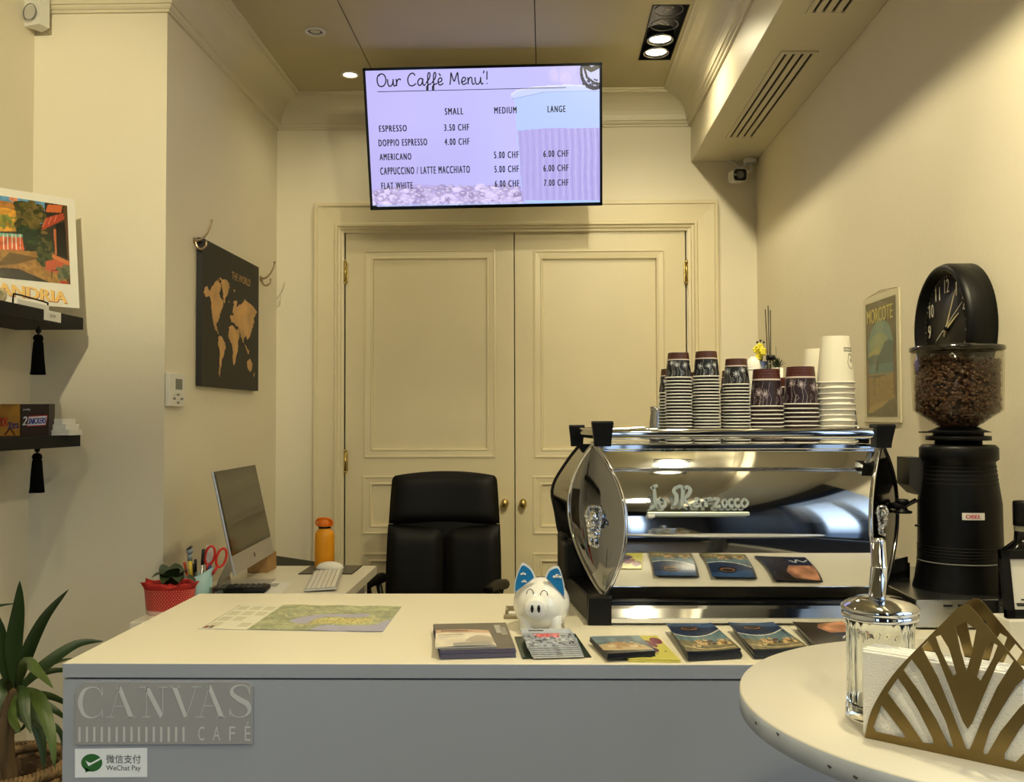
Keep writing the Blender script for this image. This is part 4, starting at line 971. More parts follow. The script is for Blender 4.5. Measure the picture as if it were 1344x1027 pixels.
# keyboard seen from its short side
kb0, kb1, kb2, kb3 = dk(404, 775.5), dk(444.5, 776), dk(451, 751.5), dk(415, 750)
kw_, kl_ = .113, .40
t = thing('keyboard', 'slim white keyboard on the right side of the desk', 'keyboard', (-.845, 3.2, DZT), .161)
MB().obb((0, 0, .003), (kw_, 0, .004), (0, kl_, 0), (0, 0, .006), .002).tube([(.02, .003, .004), (.02, kl_-.003, .004)], .004, 8).build('keyboard_base', alu, t, w=False); kbb = t.children[0]
k0 = None; nk = 17
for i in range(6):
    for j in range(nk):
        if k0 is None:
            kwd = (kw_-.012)/6; khd = (kl_-.012)/nk
            k0 = MB().bb(-kwd/2+.0015, kwd/2-.0015, -khd/2+.0015, khd/2-.0015, 0, .003, .0008, 1).build('key', white_pl, kbb, w=False); k = k0
        else: k = k0.copy(); COL.objects.link(k)
        k.location = (.006+kwd*(i+.5), .006+khd*(j+.5), .0095+.004*(i+.5)/6)
# mouse mat, mouse
mp0, mp1 = dk(399, 754.5), dk(466, 742.8)
t = thing('mouse_mat', 'grey mouse mat at the far right corner of the desk', 'mouse mat', (-.84, 3.64, DZT))
yA, yB = dk(430, 754.5).y, dy1-.01
mm_ = mat('mat_grey', (92, 86, 74), .6)
MB().bb(-.965, -.752, yA, yB, DZT+.0002, DZT+.003, .001, 1).build('mat_base', black_mt, t)
MB().bb(-.963, -.754, yA+.002, yB-.002, DZT+.003, DZT+.0038).build('mat_surface', mm_, t)
mc = V(((415+452)/2, 0, 0)); myy = (yA+yB)/2-.01; mcx = at(433, 745, myy).x
t = thing('computer_mouse', 'white computer mouse on the grey mouse mat', 'mouse', (mcx, myy, DZT+.004))
rows = []
for i in range(9):
    f = i/8; r_ = []
    for k in range(20):
        a_ = 2*pi*k/20; rr_ = sin(pi/2*(1-f)) if f < 1 else 0.001
        r_.append(V((.056*cos(a_)*max(rr_, .001), .03*sin(a_)*max(rr_, .001), .006+.027*sin(pi/2*f))))
    rows.append(r_)
MB().grid(rows, closeu=True).build('mouse_shell', mat('mouse_white', (236, 234, 226), .2), t, w=False)
MB().lathe([(0, 0), (1, 0), (1, .006), (0, .006)], n=20, M=Matrix.Diagonal((.053, .028, 1, 1))).build('mouse_base', alu, t, w=False)
# bottle
bx = at(426, 745, dy1-.05)
t = thing('water_bottle', 'yellow insulated water bottle at the far edge of the desk', 'bottle', (bx.x, dy1-.05, DZT))
r_ = .0395; ztop = at(426, 681, dy1-.05).z-DZT
ym_ = mat('bottle_yellow', (226, 150, 12), .42)
hb = ztop-.043
MB().lathe([(0, 0), (r_*.94, 0), (r_, .004), (r_, hb-.028), (r_*.96, hb-.016), (r_*.8, hb-.006), (r_*.62, hb), (r_*.62, hb+.006), (0, hb+.006)], n=36).build('bottle_body', ym_, t, w=False)
MB().lathe([(0, hb+.004), (r_*.64, hb+.004), (r_*.64, hb+.013), (0, hb+.013)], n=28).build('neck_band', black_pl, t, w=False)
om_ = mat('cap_orange', (232, 120, 20), .4)
MB().lathe([(0, hb+.012), (r_*.66, hb+.012), (r_*.7, hb+.016), (r_*.7, hb+.038), (r_*.62, ztop), (0, ztop)], n=28).build('cap', om_, t, w=False)
MB().tube(spl([(-r_*.7, -.004, hb+.012), (-r_*.86, -.006, hb+.028), (-r_*.5, -.018, ztop+.002), (r_*.5, -.018, ztop+.002), (r_*.86, -.006, hb+.028), (r_*.7, -.004, hb+.012)], 5), .004, 8).build('cap_loop', om_, t, w=False)
# second seat's armrest pad far left behind the desk
c = at(378, 741, 4.1)
t = thing('visitor_chair', 'black low chair tucked in behind the far end of the desk', 'chair', (c.x, 4.3, 0))
MB().bb(-.24, .24, -.2, .22, .40, .46, .02, 3).build('seat', leather, t, w=False)
for sx_ in (-1, 1):
    for sy_ in (-1, 1): MB().cyl((sx_*.21, sy_*.18, 0), (sx_*.2, sy_*.17, .41), .013, n=10).build('leg', black_pl, t, w=False)
zc = at(366, 735.5, 4.15).z
def arm(sx_): MB().tube(spl([(sx_*.21, -.17, .42), (sx_*.24, -.18, .6), (sx_*.24, -.12, zc-.01), (sx_*.24, .12, zc+.0), (sx_*.22, .2, .44)], 5), .014, 8).build('armrest', black_pl, t, w=False)
MB().obb((-.11-.09, -.2, zc-.035), (.30, .0, -.045), (0, .30, 0), (0, 0, .028), .01, 3).build('seat_cushion', leather, t, w=False)

# pen cup
c = V((0, 3.0, DZT)); c.x = at(259, 760, 3.0).x
t = thing('pen_cup', 'pale blue pen cup on the desk beside the red flower pot', 'pen cup', c)
pr = .050; zh = at(262, 754.5, 3.0).z-DZT
cb = mat('pale_blue_plastic', (150, 188, 192), .4)
def cupf(a_, z): return 0
rows = []
for r__, z_, up_ in ((pr*.84, 0, 0), (pr*.86, .01, 0), (pr, zh, 1), (pr*.93, zh, 1), (pr*.8, .012, 0), (0.0005, .01, 0)):
    rows.append([V((r__*cos(a_)*1.0, r__*sin(a_), z_+(.022*max(0, cos(a_))**2*up_))) for a_ in [2*pi*k/32 for k in range(32)]])
rows.insert(0, [V((.0005*cos(2*pi*k/32), .0005*sin(2*pi*k/32), 0)) for k in range(32)])
MB().grid(rows, closeu=True).build('cup', cb, t, w=False)
def pen(x, y, tx, ty, L_, r, m_, label, cap=None, name='pen'):
    o = c+V((x, y, .014)); d_ = V((tx, ty, 1)).normalized()
    p = thing(name, label, 'pen', o, group=None)
    MB().tube([o, o+d_*L_*.7], r, 8).build('barrel', m_, p)
    MB().tube([o+d_*L_*.7, o+d_*L_*.99, o+d_*L_], [r*1.12, r*1.12, r*.6], 8).build('cap', cap or m_, p)
    return o, d_
pb = mat('pen_blue', (30, 50, 120), .3); pk = mat('pen_black', (18, 18, 20), .3); po = mat('pen_orange', (206, 84, 30), .4); prd = mat('pen_red', (180, 30, 26), .35); psl = mat('pen_silver', (190, 190, 192), .3, .6); pw_ = mat('pen_white', (220, 220, 215), .4)
pen(-.022, .008, -.20, .0, .125, .0045, po, 'orange pen leaning left in the pen cup')
pen(-.012, .018, -.14, .1, .115, .005, prd, 'red pen leaning left in the pen cup', pk)
pen(-.005, -.004, .02, -.05, .135, .0045, pk, 'shorter black pen in the middle of the pen cup')
pen(.008, .01, .06, .0, .165, .004, pk, 'tall slim black pen in the middle of the pen cup')
pen(.012, -.012, .09, -.04, .17, .005, psl, 'tall silver pen in the pen cup', pk)
pen(.020, .006, .13, .0, .12, .005, pb, 'blue pen leaning right in the pen cup')
pen(.026, -.006, .16, -.0, .115, .0045, pw_, 'white pen with a blue cap leaning right in the pen cup', pb)
o = c+V((-.008, -.012, .014)); p = thing('novelty_pen', 'novelty pen with yellow body and white-grey ball top in the pen cup', 'pen', o)
MB().tube([o, o+V((-.008, 0, .075))], .004, 8).build('lower_barrel', pw_, p)
MB().tube([o+V((-.008, 0, .075)), o+V((-.012, 0, .13))], .0065, 10).build('yellow_barrel', mat('pen_yellow', (220, 190, 70), .4), p)
MB().tube([o+V((-.012, 0, .13)), o+V((-.0125, 0, .15))], .0075, 10).sph(o+V((-.013, 0, .16)), .011, 12, 8).build('ball_top', mat('grey_blue', (120, 132, 140), .4), p)
MB().tube([o+V((-.02, -.004, .165)), o+V((-.012, -.006, .172)), o+V((-.004, -.004, .178))], .004, 8).build('crest', pk, p)
o = c+V((.018, .02, .012)); p = thing('steel_ruler', 'white ruler standing upright in the pen cup', 'ruler', o)
MB().obb(o, (.022, .002, 0), (0, .0015, 0), (.004, 0, .178)).build('ruler_blade', pw_, p)
for k in range(12): MB().obb(o+V((.001, -.0004, .01+k*.013)), (.007, .0005, 0), (0, .0003, 0), (0, 0, .0008)).build('graduation', pk, p)
# scissors, red handles
o = c+V((.022, .0, .012)); p = thing('scissors', 'scissors with red looped handles in the pen cup', 'scissors', o)
g0 = at(283, 729, 3.0)
def loop(cx_, cy_, rx, ry, tilt):
    q_ = at(cx_, cy_, 3.0); s_ = 3.0/F
    pts = [q_+V(((rx*cos(a_)*cos(tilt)-ry*sin(a_)*sin(tilt))*s_, .003*cos(a_), (rx*cos(a_)*sin(tilt)+ry*sin(a_)*cos(tilt))*s_)) for a_ in [2*pi*k/28 for k in range(28)]]
    return pts
rd = mat('scissor_red', (196, 40, 30), .35)
MB().tube(loop(275.5, 729.5, 5.8, 12.5, -.2), .0042, 8, closed=True).tube([at(272, 741, 3.0), at(274, 752, 3.0)], .005, 8).build('handle', rd, p)
MB().tube(loop(290.5, 732.5, 5.8, 12.5, -.28), .0042, 8, closed=True).tube([at(285, 744, 3.0), at(279, 754, 3.0)], .005, 8).build('handle', rd, p)
MB().tube([at(274, 750, 3.0), at(268, 772, 3.0)], .003, 6).tube([at(279, 752, 3.0), at(271, 772, 3.0)], .003, 6).build('blade', steel, p)
# small clear tray beside the cup
o = V((c.x+.054, 2.99, DZT)); t = thing('clear_organiser', 'small clear plastic organiser box right of the pen cup', 'organiser', o)
MB().bb(0, .026, -.03, .05, 0, .003).bb(0, .026, -.03, -.028, 0, .065).bb(.024, .026, -.03, .05, 0, .065).bb(0, .002, -.03, .05, 0, .06).bb(0, .026, .048, .05, 0, .07).build('clear_box', glass_m, t, w=False)
MB().bb(.005, .022, -.02, .04, .004, .04, .002, 1).build('stacked_cards', mat('slate_blue', (86, 100, 110), .5), t, w=False)

# red pot with tissue and leaves
pc = V((at(223, 790, 2.86).x, 2.86, DZT))
t = thing('potted_plant', 'small green plant in a red polka-dot pot wrapped with red tissue', 'plant', pc)
m = bpy.data.materials.new('polka_red'); m.use_nodes = True; n = m.node_tree; b = n.nodes['Principled BSDF']; b.inputs['Roughness'].default_value = .35
at_ = n.nodes.new('ShaderNodeVertexColor'); at_.layer_name = 'Col'; n.links.new(at_.outputs[0], b.inputs['Base Color'])
P = Paint(360, 100, (176, 36, 30))
for i in range(52):
    for j in range(10): P.ell((i+.5*(j % 2)+.25)/52, (j+.5)/10*.8, .0032, .0115, (236, 190, 180))
P.rect(0, .82, 1, 1, (196, 150, 140))
for i in range(120): P.rect((i+.2)/120, .82, (i+.55)/120, 1, (232, 214, 205))
rp, hp = .062, .078
sc_ = lambda a_: 1.0
picture('pot', P, lambda x, y: V((1.28*(rp-.006*y)*cos(2*pi*x), .85*(rp-.006*y)*sin(2*pi*x), hp*(1-y)+.001)), m, t, w=False)
MB().lathe([(0, 0.0005), (.055, .0005), (.055, .002), (0, .002)], n=32, M=Matrix.Diagonal((1.28, .85, 1, 1))).build('pot_bottom', prd, t, w=False)
tis = mat('red_tissue', (186, 34, 28), .7, bump=.6, bscale=70)
rng = random.Random(5); rows = []
for i in range(7):
    f = i/6; r_ = []
    for k in range(48):
        a_ = 2*pi*k/48; w_ = .5+.5*sin(a_*7+1)+.4*sin(a_*13+f*4)
        rad = (rp*.90+.014*f*(.6+w_*.5))+rng.uniform(-.002, .002)
        r_.append(V((1.28*rad*cos(a_), .88*rad*sin(a_), hp*.92+.028*f*(.65+.35*w_)+rng.uniform(-.003, .003))))
    rows.append(r_)
rows += [[V((1.28*(rp*(.8-.2*i))*cos(2*pi*k/48), .88*(rp*(.8-.2*i))*sin(2*pi*k/48), hp+.018-.004*i+rng.uniform(-.006, .006))) for k in range(48)] for i in range(4)]
MB().grid(rows, closeu=True).build('tissue_wrap', tis, t, w=False)
leafm = mat('plant_leaf_dark', (44, 58, 28), .45, var=.3, vscale=30)
def leaf(base, tip, wdt, m_, parent, name='leaf', sag=.0, w=True, n=8, nrm=None, fold=.25):
    base, tip = V(base), V(tip); d_ = tip-base; L_ = d_.length; s_ = d_.cross(V((0, 0, 1))); s_ = s_.normalized() if s_.length > 1e-4 else V((1, 0, 0))
    if nrm is not None: s_ = d_.cross(V(nrm)).normalized()
    u_ = s_.cross(d_).normalized(); rows = []
    for i in range(n+1):
        f = i/n; p = base+d_*f+V((0, 0, sag*sin(pi*f))); ww = wdt*(sin(pi*min(1, f**.75*.97+.03)))**.8
        rows.append([p-s_*ww+u_*ww*fold, p, p+s_*ww+u_*ww*fold])
    return MB().grid(rows).build(name, m_, parent, w=w)
for (b_, tp, w_, sg_) in [((.0, 0, .09), (.03, -.03, .145), .026, .01), ((.01, 0, .09), (.06, .01, .135), .024, .01), ((0, 0, .09), (-.045, -.035, .115), .024, .02), ((-.01, 0, .09), (-.035, .02, .15), .022, .01), ((.02, 0, .09), (.0, .04, .15), .024, .01), ((.02, -.01, .09), (.05, -.055, .105), .024, .02), ((0, 0, .09), (-.0, -.06, .10), .022, .02), ((.02, 0, .09), (.095, -.03, .10), .02, .02)]:
    leaf(b_, tp, w_, leafm, t, sag=sg_, w=False)
MB().tube([(0, 0, .06), (.005, 0, .1), (.01, .0, .12)], .003, 6).build('stem', leafm, t, w=False)

# ---- swivel office chair
chx = at(583, 700, 4.28).x; CHY = 4.28
t = thing('office_chair', 'black leather high-back office chair behind the counter', 'chair', (chx, CHY-.25, 0))
def pad(name, pts_fn, m_, n=22, mth=24):
    rows = []
    for i in range(mth+1):
        g = i/mth; r_ = []
        for k in range(2*n):
            f = (k if k < n else 2*n-1-k)/(n-1); front = k < n
            r_.append(V(pts_fn(f, g, front)))
        rows.append(r_)
    mb = MB().grid(rows, closeu=True)
    mb.grid([rows[0][:n], rows[0][n:][::-1]]).grid([rows[-1][:n], rows[-1][n:][::-1]])
    return mb.build(name, m_, t)
zt_ = at(583, 621.5, CHY).z; zs_ = at(583, 688, CHY).z; zb_ = .50
def halfw(z):
    zz = (z-zb_)/(zt_-zb_); return .268-.022*zz+.006*sin(zz*pi)
def back(z0, z1, f, g, front, puff, top=False):
    s_ = 2*f-1; z = z0+(z1-z0)*g; edge_ = (1-abs(s_)**6); eg = 1-abs(2*g-1)**8
    hw = halfw(z)
    zz = z+((.018*(1-s_*s_)-.012)*max(0, (g-.5)*2) if top else 0)
    rnd = 1
    if top and g > .85: rnd = 1-.05*((g-.85)/.15)**3
    y = CHY+.015*s_*s_*(-2.2)+.05*((z-zb_)/(zt_-zb_)) + (-(.028+puff)*edge_*max(.25, eg) if front else .03*edge_)
    return (chx+s_*hw*rnd, y, zz)
zm = zs_
MB().bb(chx-.245, chx+.245, CHY+.012, CHY+.05, zb_, zt_-.03, .012, 3).build('back_shell', black_mt, t)
pad('headrest', lambda f, g, fr_: back(zm+.002, zt_, f, g, fr_, .016, True), leather)
def sag_(f): return -.012*(1-(2*f-1)**2)
def low(side):
    def fn(f, g, fr_):
        s_ = (f-1) if side < 0 else f
        z = zb_+(zm-zb_)*g; hw = halfw(z); e_ = 1-abs(2*f-1)**6; eg = 1-abs(2*g-1)**8
        zz = z+(-.014*(1-s_*s_))*(g**3)
        y = CHY-.033*s_*s_+.05*((z-zb_)/(zt_-zb_))+(-.042*max(.35, e_)*max(.3, eg) if fr_ else .03*e_)
        return (chx+s_*hw+(-.001 if side < 0 else .001), y, zz)
    return fn
pad('back_cushion', low(-1), leather); pad('back_cushion', low(1), leather)
MB().bb(chx-.25, chx+.25, CHY-.53, CHY-.03, .43, .52, .035, 4).build('seat', leather, t)
for s_, (pxa, pya, pxb, pyb) in ((-1, (472, 773, 506, 758)), (1, (670, 764, 641, 773))):
    e0 = at(pxa, pya, CHY-.42 if s_ < 0 else CHY-.42); e1 = V((chx+s_*.262, CHY-.09, e0.z+.035 if s_ < 0 else e0.z+.01))
    e0, e1 = (at(470, 777, CHY-.42), at(504, 758, CHY-.1)) if s_ < 0 else (at(640, 777, CHY-.42), at(664, 767, CHY-.12))
    d_ = e1-e0
    mb = MB().tube(spl([e0, e0+d_*.1+V((0, 0, .008)), e0+d_*.5+V((0, 0, .012)), e1], 5), [.012]+[.024]*14+[.018], 10)
    mb.build('armrest', leather, t)
    MB().tube(spl([e0+d_*.35+V((0, 0, -.01)), V((chx+s_*.29, CHY-.28, .56)), V((chx+s_*.24, CHY-.27, .45))], 5), .016, 8).tube([e0+d_*.75, V((chx+s_*.24, CHY-.15, .45))], .014, 8).build('arm_support', black_pl, t)
MB().cyl((chx, CHY-.27, .1), (chx, CHY-.27, .43), .028).lathe([(0, .40), (.11, .41), (.11, .43), (0, .43)], (chx, CHY-.27, 0)).tube(spl([(chx, CHY-.2, .42), (chx, CHY+.04, .44), (chx, CHY+.06, .62)], 5), .025, 8).build('column', black_pl, t)
for k in range(5):
    a_ = 2*pi*k/5+.3; e_ = V((chx+.3*cos(a_), CHY-.27+.3*sin(a_), .075))
    MB().tube([(chx, CHY-.27, .115), e_], [.028, .018], 8).build('leg', black_pl, t)
    MB().cyl(e_+V((-.02, 0, -.043)), e_+V((.02, 0, -.043)), .032).build('castor', black_pl, t)
# ================================================================== ESPRESSO MACHINE
def bez(a, c, b, t): return V(a)*(1-t)**2+V(c)*2*t*(1-t)+V(b)*t*t
def arc3(a, m_, b, n=24):
    """curve through a, m_, b (quadratic)"""
    a, m_, b = V(a), V(m_), V(b); c = m_*2-(a+b)/2
    return [bez(a, c, b, i/n) for i in range(n+1)]
LT, LB = at(779, 583, 2.00), at(793, 785, 1.94)
LF, LK = at(821, 680, 1.905), at(747, 672, 2.09)
RT, RB = at(1158, 583, 2.00), at(1158, 785, 1.94)
RF, RK = at(1143, 680, 1.905), at(1178, 672, 2.07)
def vesica(px_top, px_mid, px_bot, yt, ym, yb, n=28):
    """circle arc like curve in pixels"""
    return None
NA = 28
Lf = arc3(LT, LF, LB, NA); Lk = arc3(LT, LK, LB, NA); Rf = arc3(RT, RF, RB, NA); Rk = arc3(RT, RK, RB, NA)
mcx_ = (LF.x+RF.x)/2
em = thing('espresso_machine', 'chrome barrel-fronted espresso machine on the counter', 'espresso machine', (mcx_, 2.05, ZT))
# barrel front
rows = []
for i in range(NA+1):
    a_, b_ = Lf[i], Rf[i]; rows.append([a_*(1-f)+b_*f for f in [k/24 for k in range(25)]])
MB().grid(rows).build('barrel_front', chrome, em)
# domed end plates with rims
def endplate(F_, K_, m_, mrim, out, dome=.016):
    rows = []
    n_ = (F_[NA//2]-K_[NA//2]).cross(V((0, 0, 1))).normalized()
    if n_.dot(V(out)) < 0: n_ = -n_
    for i in range(NA+1):
        r_ = []
        for k in range(11):
            f = k/10; p = F_[i]*(1-f)+K_[i]*f; wd_ = (F_[i]-K_[i]).length/(F_[NA//2]-K_[NA//2]).length
            r_.append(p+n_*dome*sin(pi*f)*wd_)
        rows.append(r_)
    MB().grid(rows).build('end_plate', m_, em)
    MB().tube([p for p in F_]+[p for p in K_[::-1]][1:-1], .0048, 8, closed=True).build('end_rim', mrim, em)
    return n_
nL = endplate(Lf, Lk, mat('dark_chrome', (150, 150, 152), .05, 1.0), chrome, (-1, -.5, 0))
nR = endplate(Rf, Rk, black_gl, chrome, (1, -.5, 0), .004)
# side bodies behind the end plates
def side(pts_front, pxs, Yb, m1, m2):
    rows = []
    pass
bt, bm_, bm2, bb_ = at(762, 583, 2.22), at(725, 640, 2.30), at(736, 705, 2.30), at(757, 745, 2.28)
bk = spl([bt, at(744, 606, 2.27), bm_, at(729, 672, 2.31), bm2, bb_, at(770, 782, 2.15)], 6)
n2 = len(bk)-1
def lerp_list(L_, n): 
    out = []
    for i in range(n+1):
        f = i/n*(len(L_)-1); j = min(int(f), len(L_)-2); out.append(L_[j].lerp(L_[j+1], f-j))
    return out
bk = lerp_list(bk, NA)
rows = [[a_.lerp(b_, k/6) for k in range(7)] for a_, b_ in zip(Lk, bk)]
mb = MB(); mb.grid(rows[:15]); mb.mi = 1; mb.grid(rows[14:])
mb.build('side_cover', [mat('dark_chrome', 0), black_gl], em)
MB().tube(bk, .004, 8).build('side_edge', black_pl, em)
bkR = [V((2*mcx_-p.x-.05, p.y, p.z)) for p in bk]
rows = [[a_.lerp(b_, k/6) for k in range(7)] for a_, b_ in zip(Rk, bkR)]
MB().grid(rows).build('side_cover', black_gl, em)
# back cover closing the body
MB().grid([bk, bkR], True).build('back_cover', steel, em)
# tray on top for the cups
ZC = at(950, 584, 2.0).z
x0, x1 = LT.x+.01, RT.x-.01
MB().bb(x0-.0, x1+.0, 1.99, 2.36, ZC-.012, ZC, .003, 2).build('cup_tray', steel, em)
MB().bb(LT.x+.02, RT.x-.02, 1.982, 1.992, ZC-.010, ZC+.002, .002, 2).build('tray_lip', chrome, em)
# rail and posts
rz0, rz1 = at(950, 577, 1.93).z, at(950, 562.5, 1.93).z
RY = 1.925
xa, xb = at(801, 570, RY).x, at(1146, 570, RY).x
def railbar(p, q_, h=.0115, th=.007, name='cup_rail'):
    p, q_ = V(p), V(q_); d_ = (q_-p); s_ = d_.cross(V((0, 0, 1))).normalized(); zc_ = (rz0+rz1)/2; hh = (rz1-rz0)/2
    rows = []
    for k in range(14):
        a_ = 2*pi*k/14; o_ = s_*th*cos(a_)+V((0, 0, hh*sin(a_))); rows.append([V((p.x, p.y, zc_))+o_, V((q_.x, q_.y, zc_))+o_])
    rows.append(rows[0])
    MB().grid(rows).build(name, chrome, em)
railbar((xa-.01, RY, 0), (xb+.01, RY, 0))
def post(px0, px1, y0, y1, Yc, dp, tilt=0.0):
    A_ = at(px0, y1, Yc); B_ = at(px1, y0, Yc); h_ = B_.z-A_.z
    rows = []
    for f, k in ((0, .86), (.25, .9), (.6, 1.0), (.93, 1.12), (1, 1.05)):
        w_ = (B_.x-A_.x)/2*k; xc_ = (A_.x+B_.x)/2+tilt*f; zz = A_.z+h_*f; d2 = dp/2*k
        rows.append([V((xc_+sx_*w_, Yc+sy_*d2, zz)) for sx_, sy_ in ((-1, -1), (1, -1), (1, 1), (-1, 1))])
    mb = MB().grid(rows, False, closeu=True); mb.poly(rows[0][::-1]); mb.poly(rows[-1]); mb.build('rail_post', black_pl, em)
post(778, 803, 553, 586, RY+.005, .04); post(748, 766, 558, 586, 2.22, .04)
post(1145, 1167, 557, 588, RY+.005, .04, .004); post(1122, 1138, 562, 586, 2.30, .04)
railbar((at(790, 560, RY).x, RY, 0), (at(757, 560, 2.22).x, 2.22, 0)); railbar((at(1156, 560, RY).x, RY, 0), (at(1130, 560, 2.3).x, 2.3, 0)); railbar((at(757, 560, 2.22).x, 2.25, 0), (at(1130, 560, 2.3).x, 2.3, 0))
# lower front: dark ledge, chrome apron, feet
zb0, zb1 = ZT+.001, LB.z-.0075
xl_, xr_ = at(803, 800, 1.89).x, at(1168, 800, 1.89).x
zs1, zs0 = at(950, 783.5, 1.93).z, at(950, 791.5, 1.93).z
MB().bb(xl_-.012, xr_, 1.912, 1.99, LB.z-.007, LB.z-.001, .001, 2).build('dark_ledge', black_gl, em)
rows = [[V((x, y, z)) for x in (xl_, xr_)] for y, z in ((1.95, zb1+.001), (1.914, zb1+.001), (1.906, zb1-.002), (1.903, zb1-.008), (1.895, ZT+.017), (1.900, ZT+.014), (1.902, ZT+.005), (1.912, ZT+.002), (1.95, ZT+.002))]
rows = [r_ for r_ in rows]; MB().grid(rows, False).build('front_apron', chrome, em)
MB().bb(xl_+.002, xr_-.002, 1.915, 2.35, ZT+.004, LB.z-.008).build('base_body', black_pl, em)
MB().prism([at(773, 786, 1.90), at(803, 786, 1.90), V((at(803, 820, 1.885).x, 1.9, ZT+.001)), V((at(772, 820, 1.885).x, 1.9, ZT+.001))], (0, .05, 0)).build('front_foot', black_pl, em)
MB().prism([V((xr_+.001, 1.89, ZT+.001)), V((xr_+.03, 1.89, ZT+.001)), V((xr_+.028, 1.9, zb1+.01)), V((xr_+.001, 1.9, zb1+.01))], (0, .05, 0)).build('front_foot', black_pl, em)
# long side foot running back
f0, f1 = at(790, 800, 1.92), at(744, 760, 2.35)
MB().obb((f0.x-.03, 1.93, ZT+.002), (f1.x-f0.x-.0, .40, 0), (.05, 0, 0), (0, 0, .055), .004, 2).obb((f1.x-.015, 2.22, ZT+.055), (-.01, .08, 0), (.05, 0, 0), (0, 0, .09), .006, 2).build('side_foot', black_pl, em)
rows = [[Lk[i].lerp(V((at(765, 790, 2.05).x-.01, 2.03, ZT+.05)), 0), bk[i]] for i in range(22, NA+1)]
MB().obb((at(740, 745, 2.14).x, 2.14, ZT+.05), (.08, 0, 0), (-.01, .16, 0), (0, 0, .085), .01, 3).build('side_housing', black_pl, em)
# lion emblem on each end plate
def emblem(c, n_, s=1.0):
    n_ = V(n_).normalized(); u_ = V((0, 0, 1)).cross(n_).normalized(); R_ = Matrix((u_, V((0, 0, 1)), n_)).transposed()
    mb = MB(); 
    def S_(x, y, z, r, rot=None): mb.sph(V(c)+R_ @ V((x*s, y*s, z*s)), tuple(q_*s for q_ in r) if isinstance(r, tuple) else r*s, 12, 8, R_ if rot is None else R_ @ rot)
    S_(0, .014, .010, (.011, .015, .014)); S_(0, .004, .020, (.007, .008, .010)); S_(0, -.004, .018, (.005, .004, .007))
    for sg_ in (-1, 1):
        S_(sg_*.007, .012, .019, .0035); S_(sg_*.012, .024, .008, (.005, .005, .004)); S_(sg_*.004, .002, .026, .0035)
        for k in range(5): S_(sg_*(.013-.0015*k), .018-.009*k, .008, (.006, .007, .005))
        for k in range(4): S_(sg_*(.010+.002*k), .030-.004*k, .006, (.004, .006, .004), Matrix.Rotation(sg_*.5, 3, 'Z'))
    S_(0, -.018, .008, (.010, .010, .008)); S_(-.007, -.030, .006, (.004, .011, .004)); S_(.001, -.032, .006, (.004, .013, .004)); S_(.006, -.040, .007, (.005, .005, .005)); S_(0, .033, .006, (.009, .004, .006))
    mb.tube([V(c)+R_ @ V((-.012*s, -.012*s, .006)), V(c)+R_ @ V((-.010*s, -.036*s, .006)), V(c)+R_ @ V((.004*s, -.044*s, .006))], .0022*s, 6)
    mb.build('lion_emblem', chrome, em, weld=False)
cL = Lf[NA//2].lerp(Lk[NA//2], .40)+nL*.012; cL.z = at(792, 689, 1.96).z
emblem(cL+V((-.004, 0, 0)), V((-.25, -1, 0)), 1.15)
cR = at(1155, 681, 1.93); emblem(V((cR.x, 1.925, cR.z)), V((.1, -1, 0)), .8)
# lettering on the barrel
def yb_at(z):
    for a_, b_ in zip(Lf[:-1], Lf[1:]):
        if b_.z <= z <= a_.z: f = (a_.z-z)/(a_.z-b_.z); return a_.y*(1-f)+b_.y*f
    return 1.9
OL = at(850, 673, 1.892); LS = 1.892/F*160/1344
def ll(x, y): return ((x)*LS, (530-y)*LS) if False else ((x-85)*LS, (445-y)*LS)
lets = [
 ('l', [[(195,150),(150,165),(160,210),(165,300),(175,360),(210,385)], [(150,165),(120,185)], [(110,395),(165,365)]], [34, 30, 34, 38, 34, 18]),
 ('a', [[(235,285),(205,320),(205,360),(235,385),(270,370),(275,330),(240,300),(240,340)]], [36]*8),
 ('m', [[(400,165),(370,210),(400,260),(395,330),(370,365)], [(400,175),(440,160),(470,190),(465,290),(460,370)], [(480,190),(520,165),(550,200),(530,250),(495,290),(510,340),(550,370)]], [34, 36, 44, 40, 26]),
 ('a', [[(600,300),(640,300),(650,340),(655,385)], [(650,330),(600,340),(600,375),(640,375)]], [30]*4),
 ('r', [[(715,290),(720,340),(722,385)], [(720,320),(770,295),(775,320)]], [36]*3),
 ('z', [[(800,300),(860,300),(820,375),(880,378)]], [30]*4),
 ('o', [[(925,298),(898,340),(925,383),(952,340),(925,298)]], [24]*5),
 ('c', [[(1018,305),(982,310),(972,345),(992,380),(1022,372)]], [26]*5),
 ('c', [[(1085,305),(1045,310),(1035,345),(1060,380),(1095,370)]], [26]*5),
 ('o', [[(1140,295),(1105,340),(1140,385),(1178,340),(1140,295)]], [24]*5)]
sil = mat('cast_nickel', (196, 204, 194), .35, .35)
for nm, sts, ws in lets:
    mb = MB()
    for st_ in sts:
        w0_ = (ws+ws[-1:]*10)[:len(st_)]
        pts = spl2([ll(*p) for p in st_], 5); wl = []
        for i in range(len(pts)):
            f = i/5; j = min(int(f), len(st_)-2); wl.append((w0_[j]*(1-(f-j))+w0_[j+1]*(f-j))*LS)
        mb.ribbon(OL, (1, 0, 0), (0, 0, 1), pts, wl, .004)
    mb.build('raised_letter', sil, em)
MB().bb(OL.x, OL.x+1110*LS, OL.y-.004, OL.y+.012, OL.z-.0065, OL.z+.0005, .001, 1).build('lettering_bar', sil, em)
MB().bb(OL.x, OL.x+.014, OL.y-.008, OL.y+.012, OL.z-.010, OL.z-.004, .001, 1).build('lettering_foot', white_pl, em)
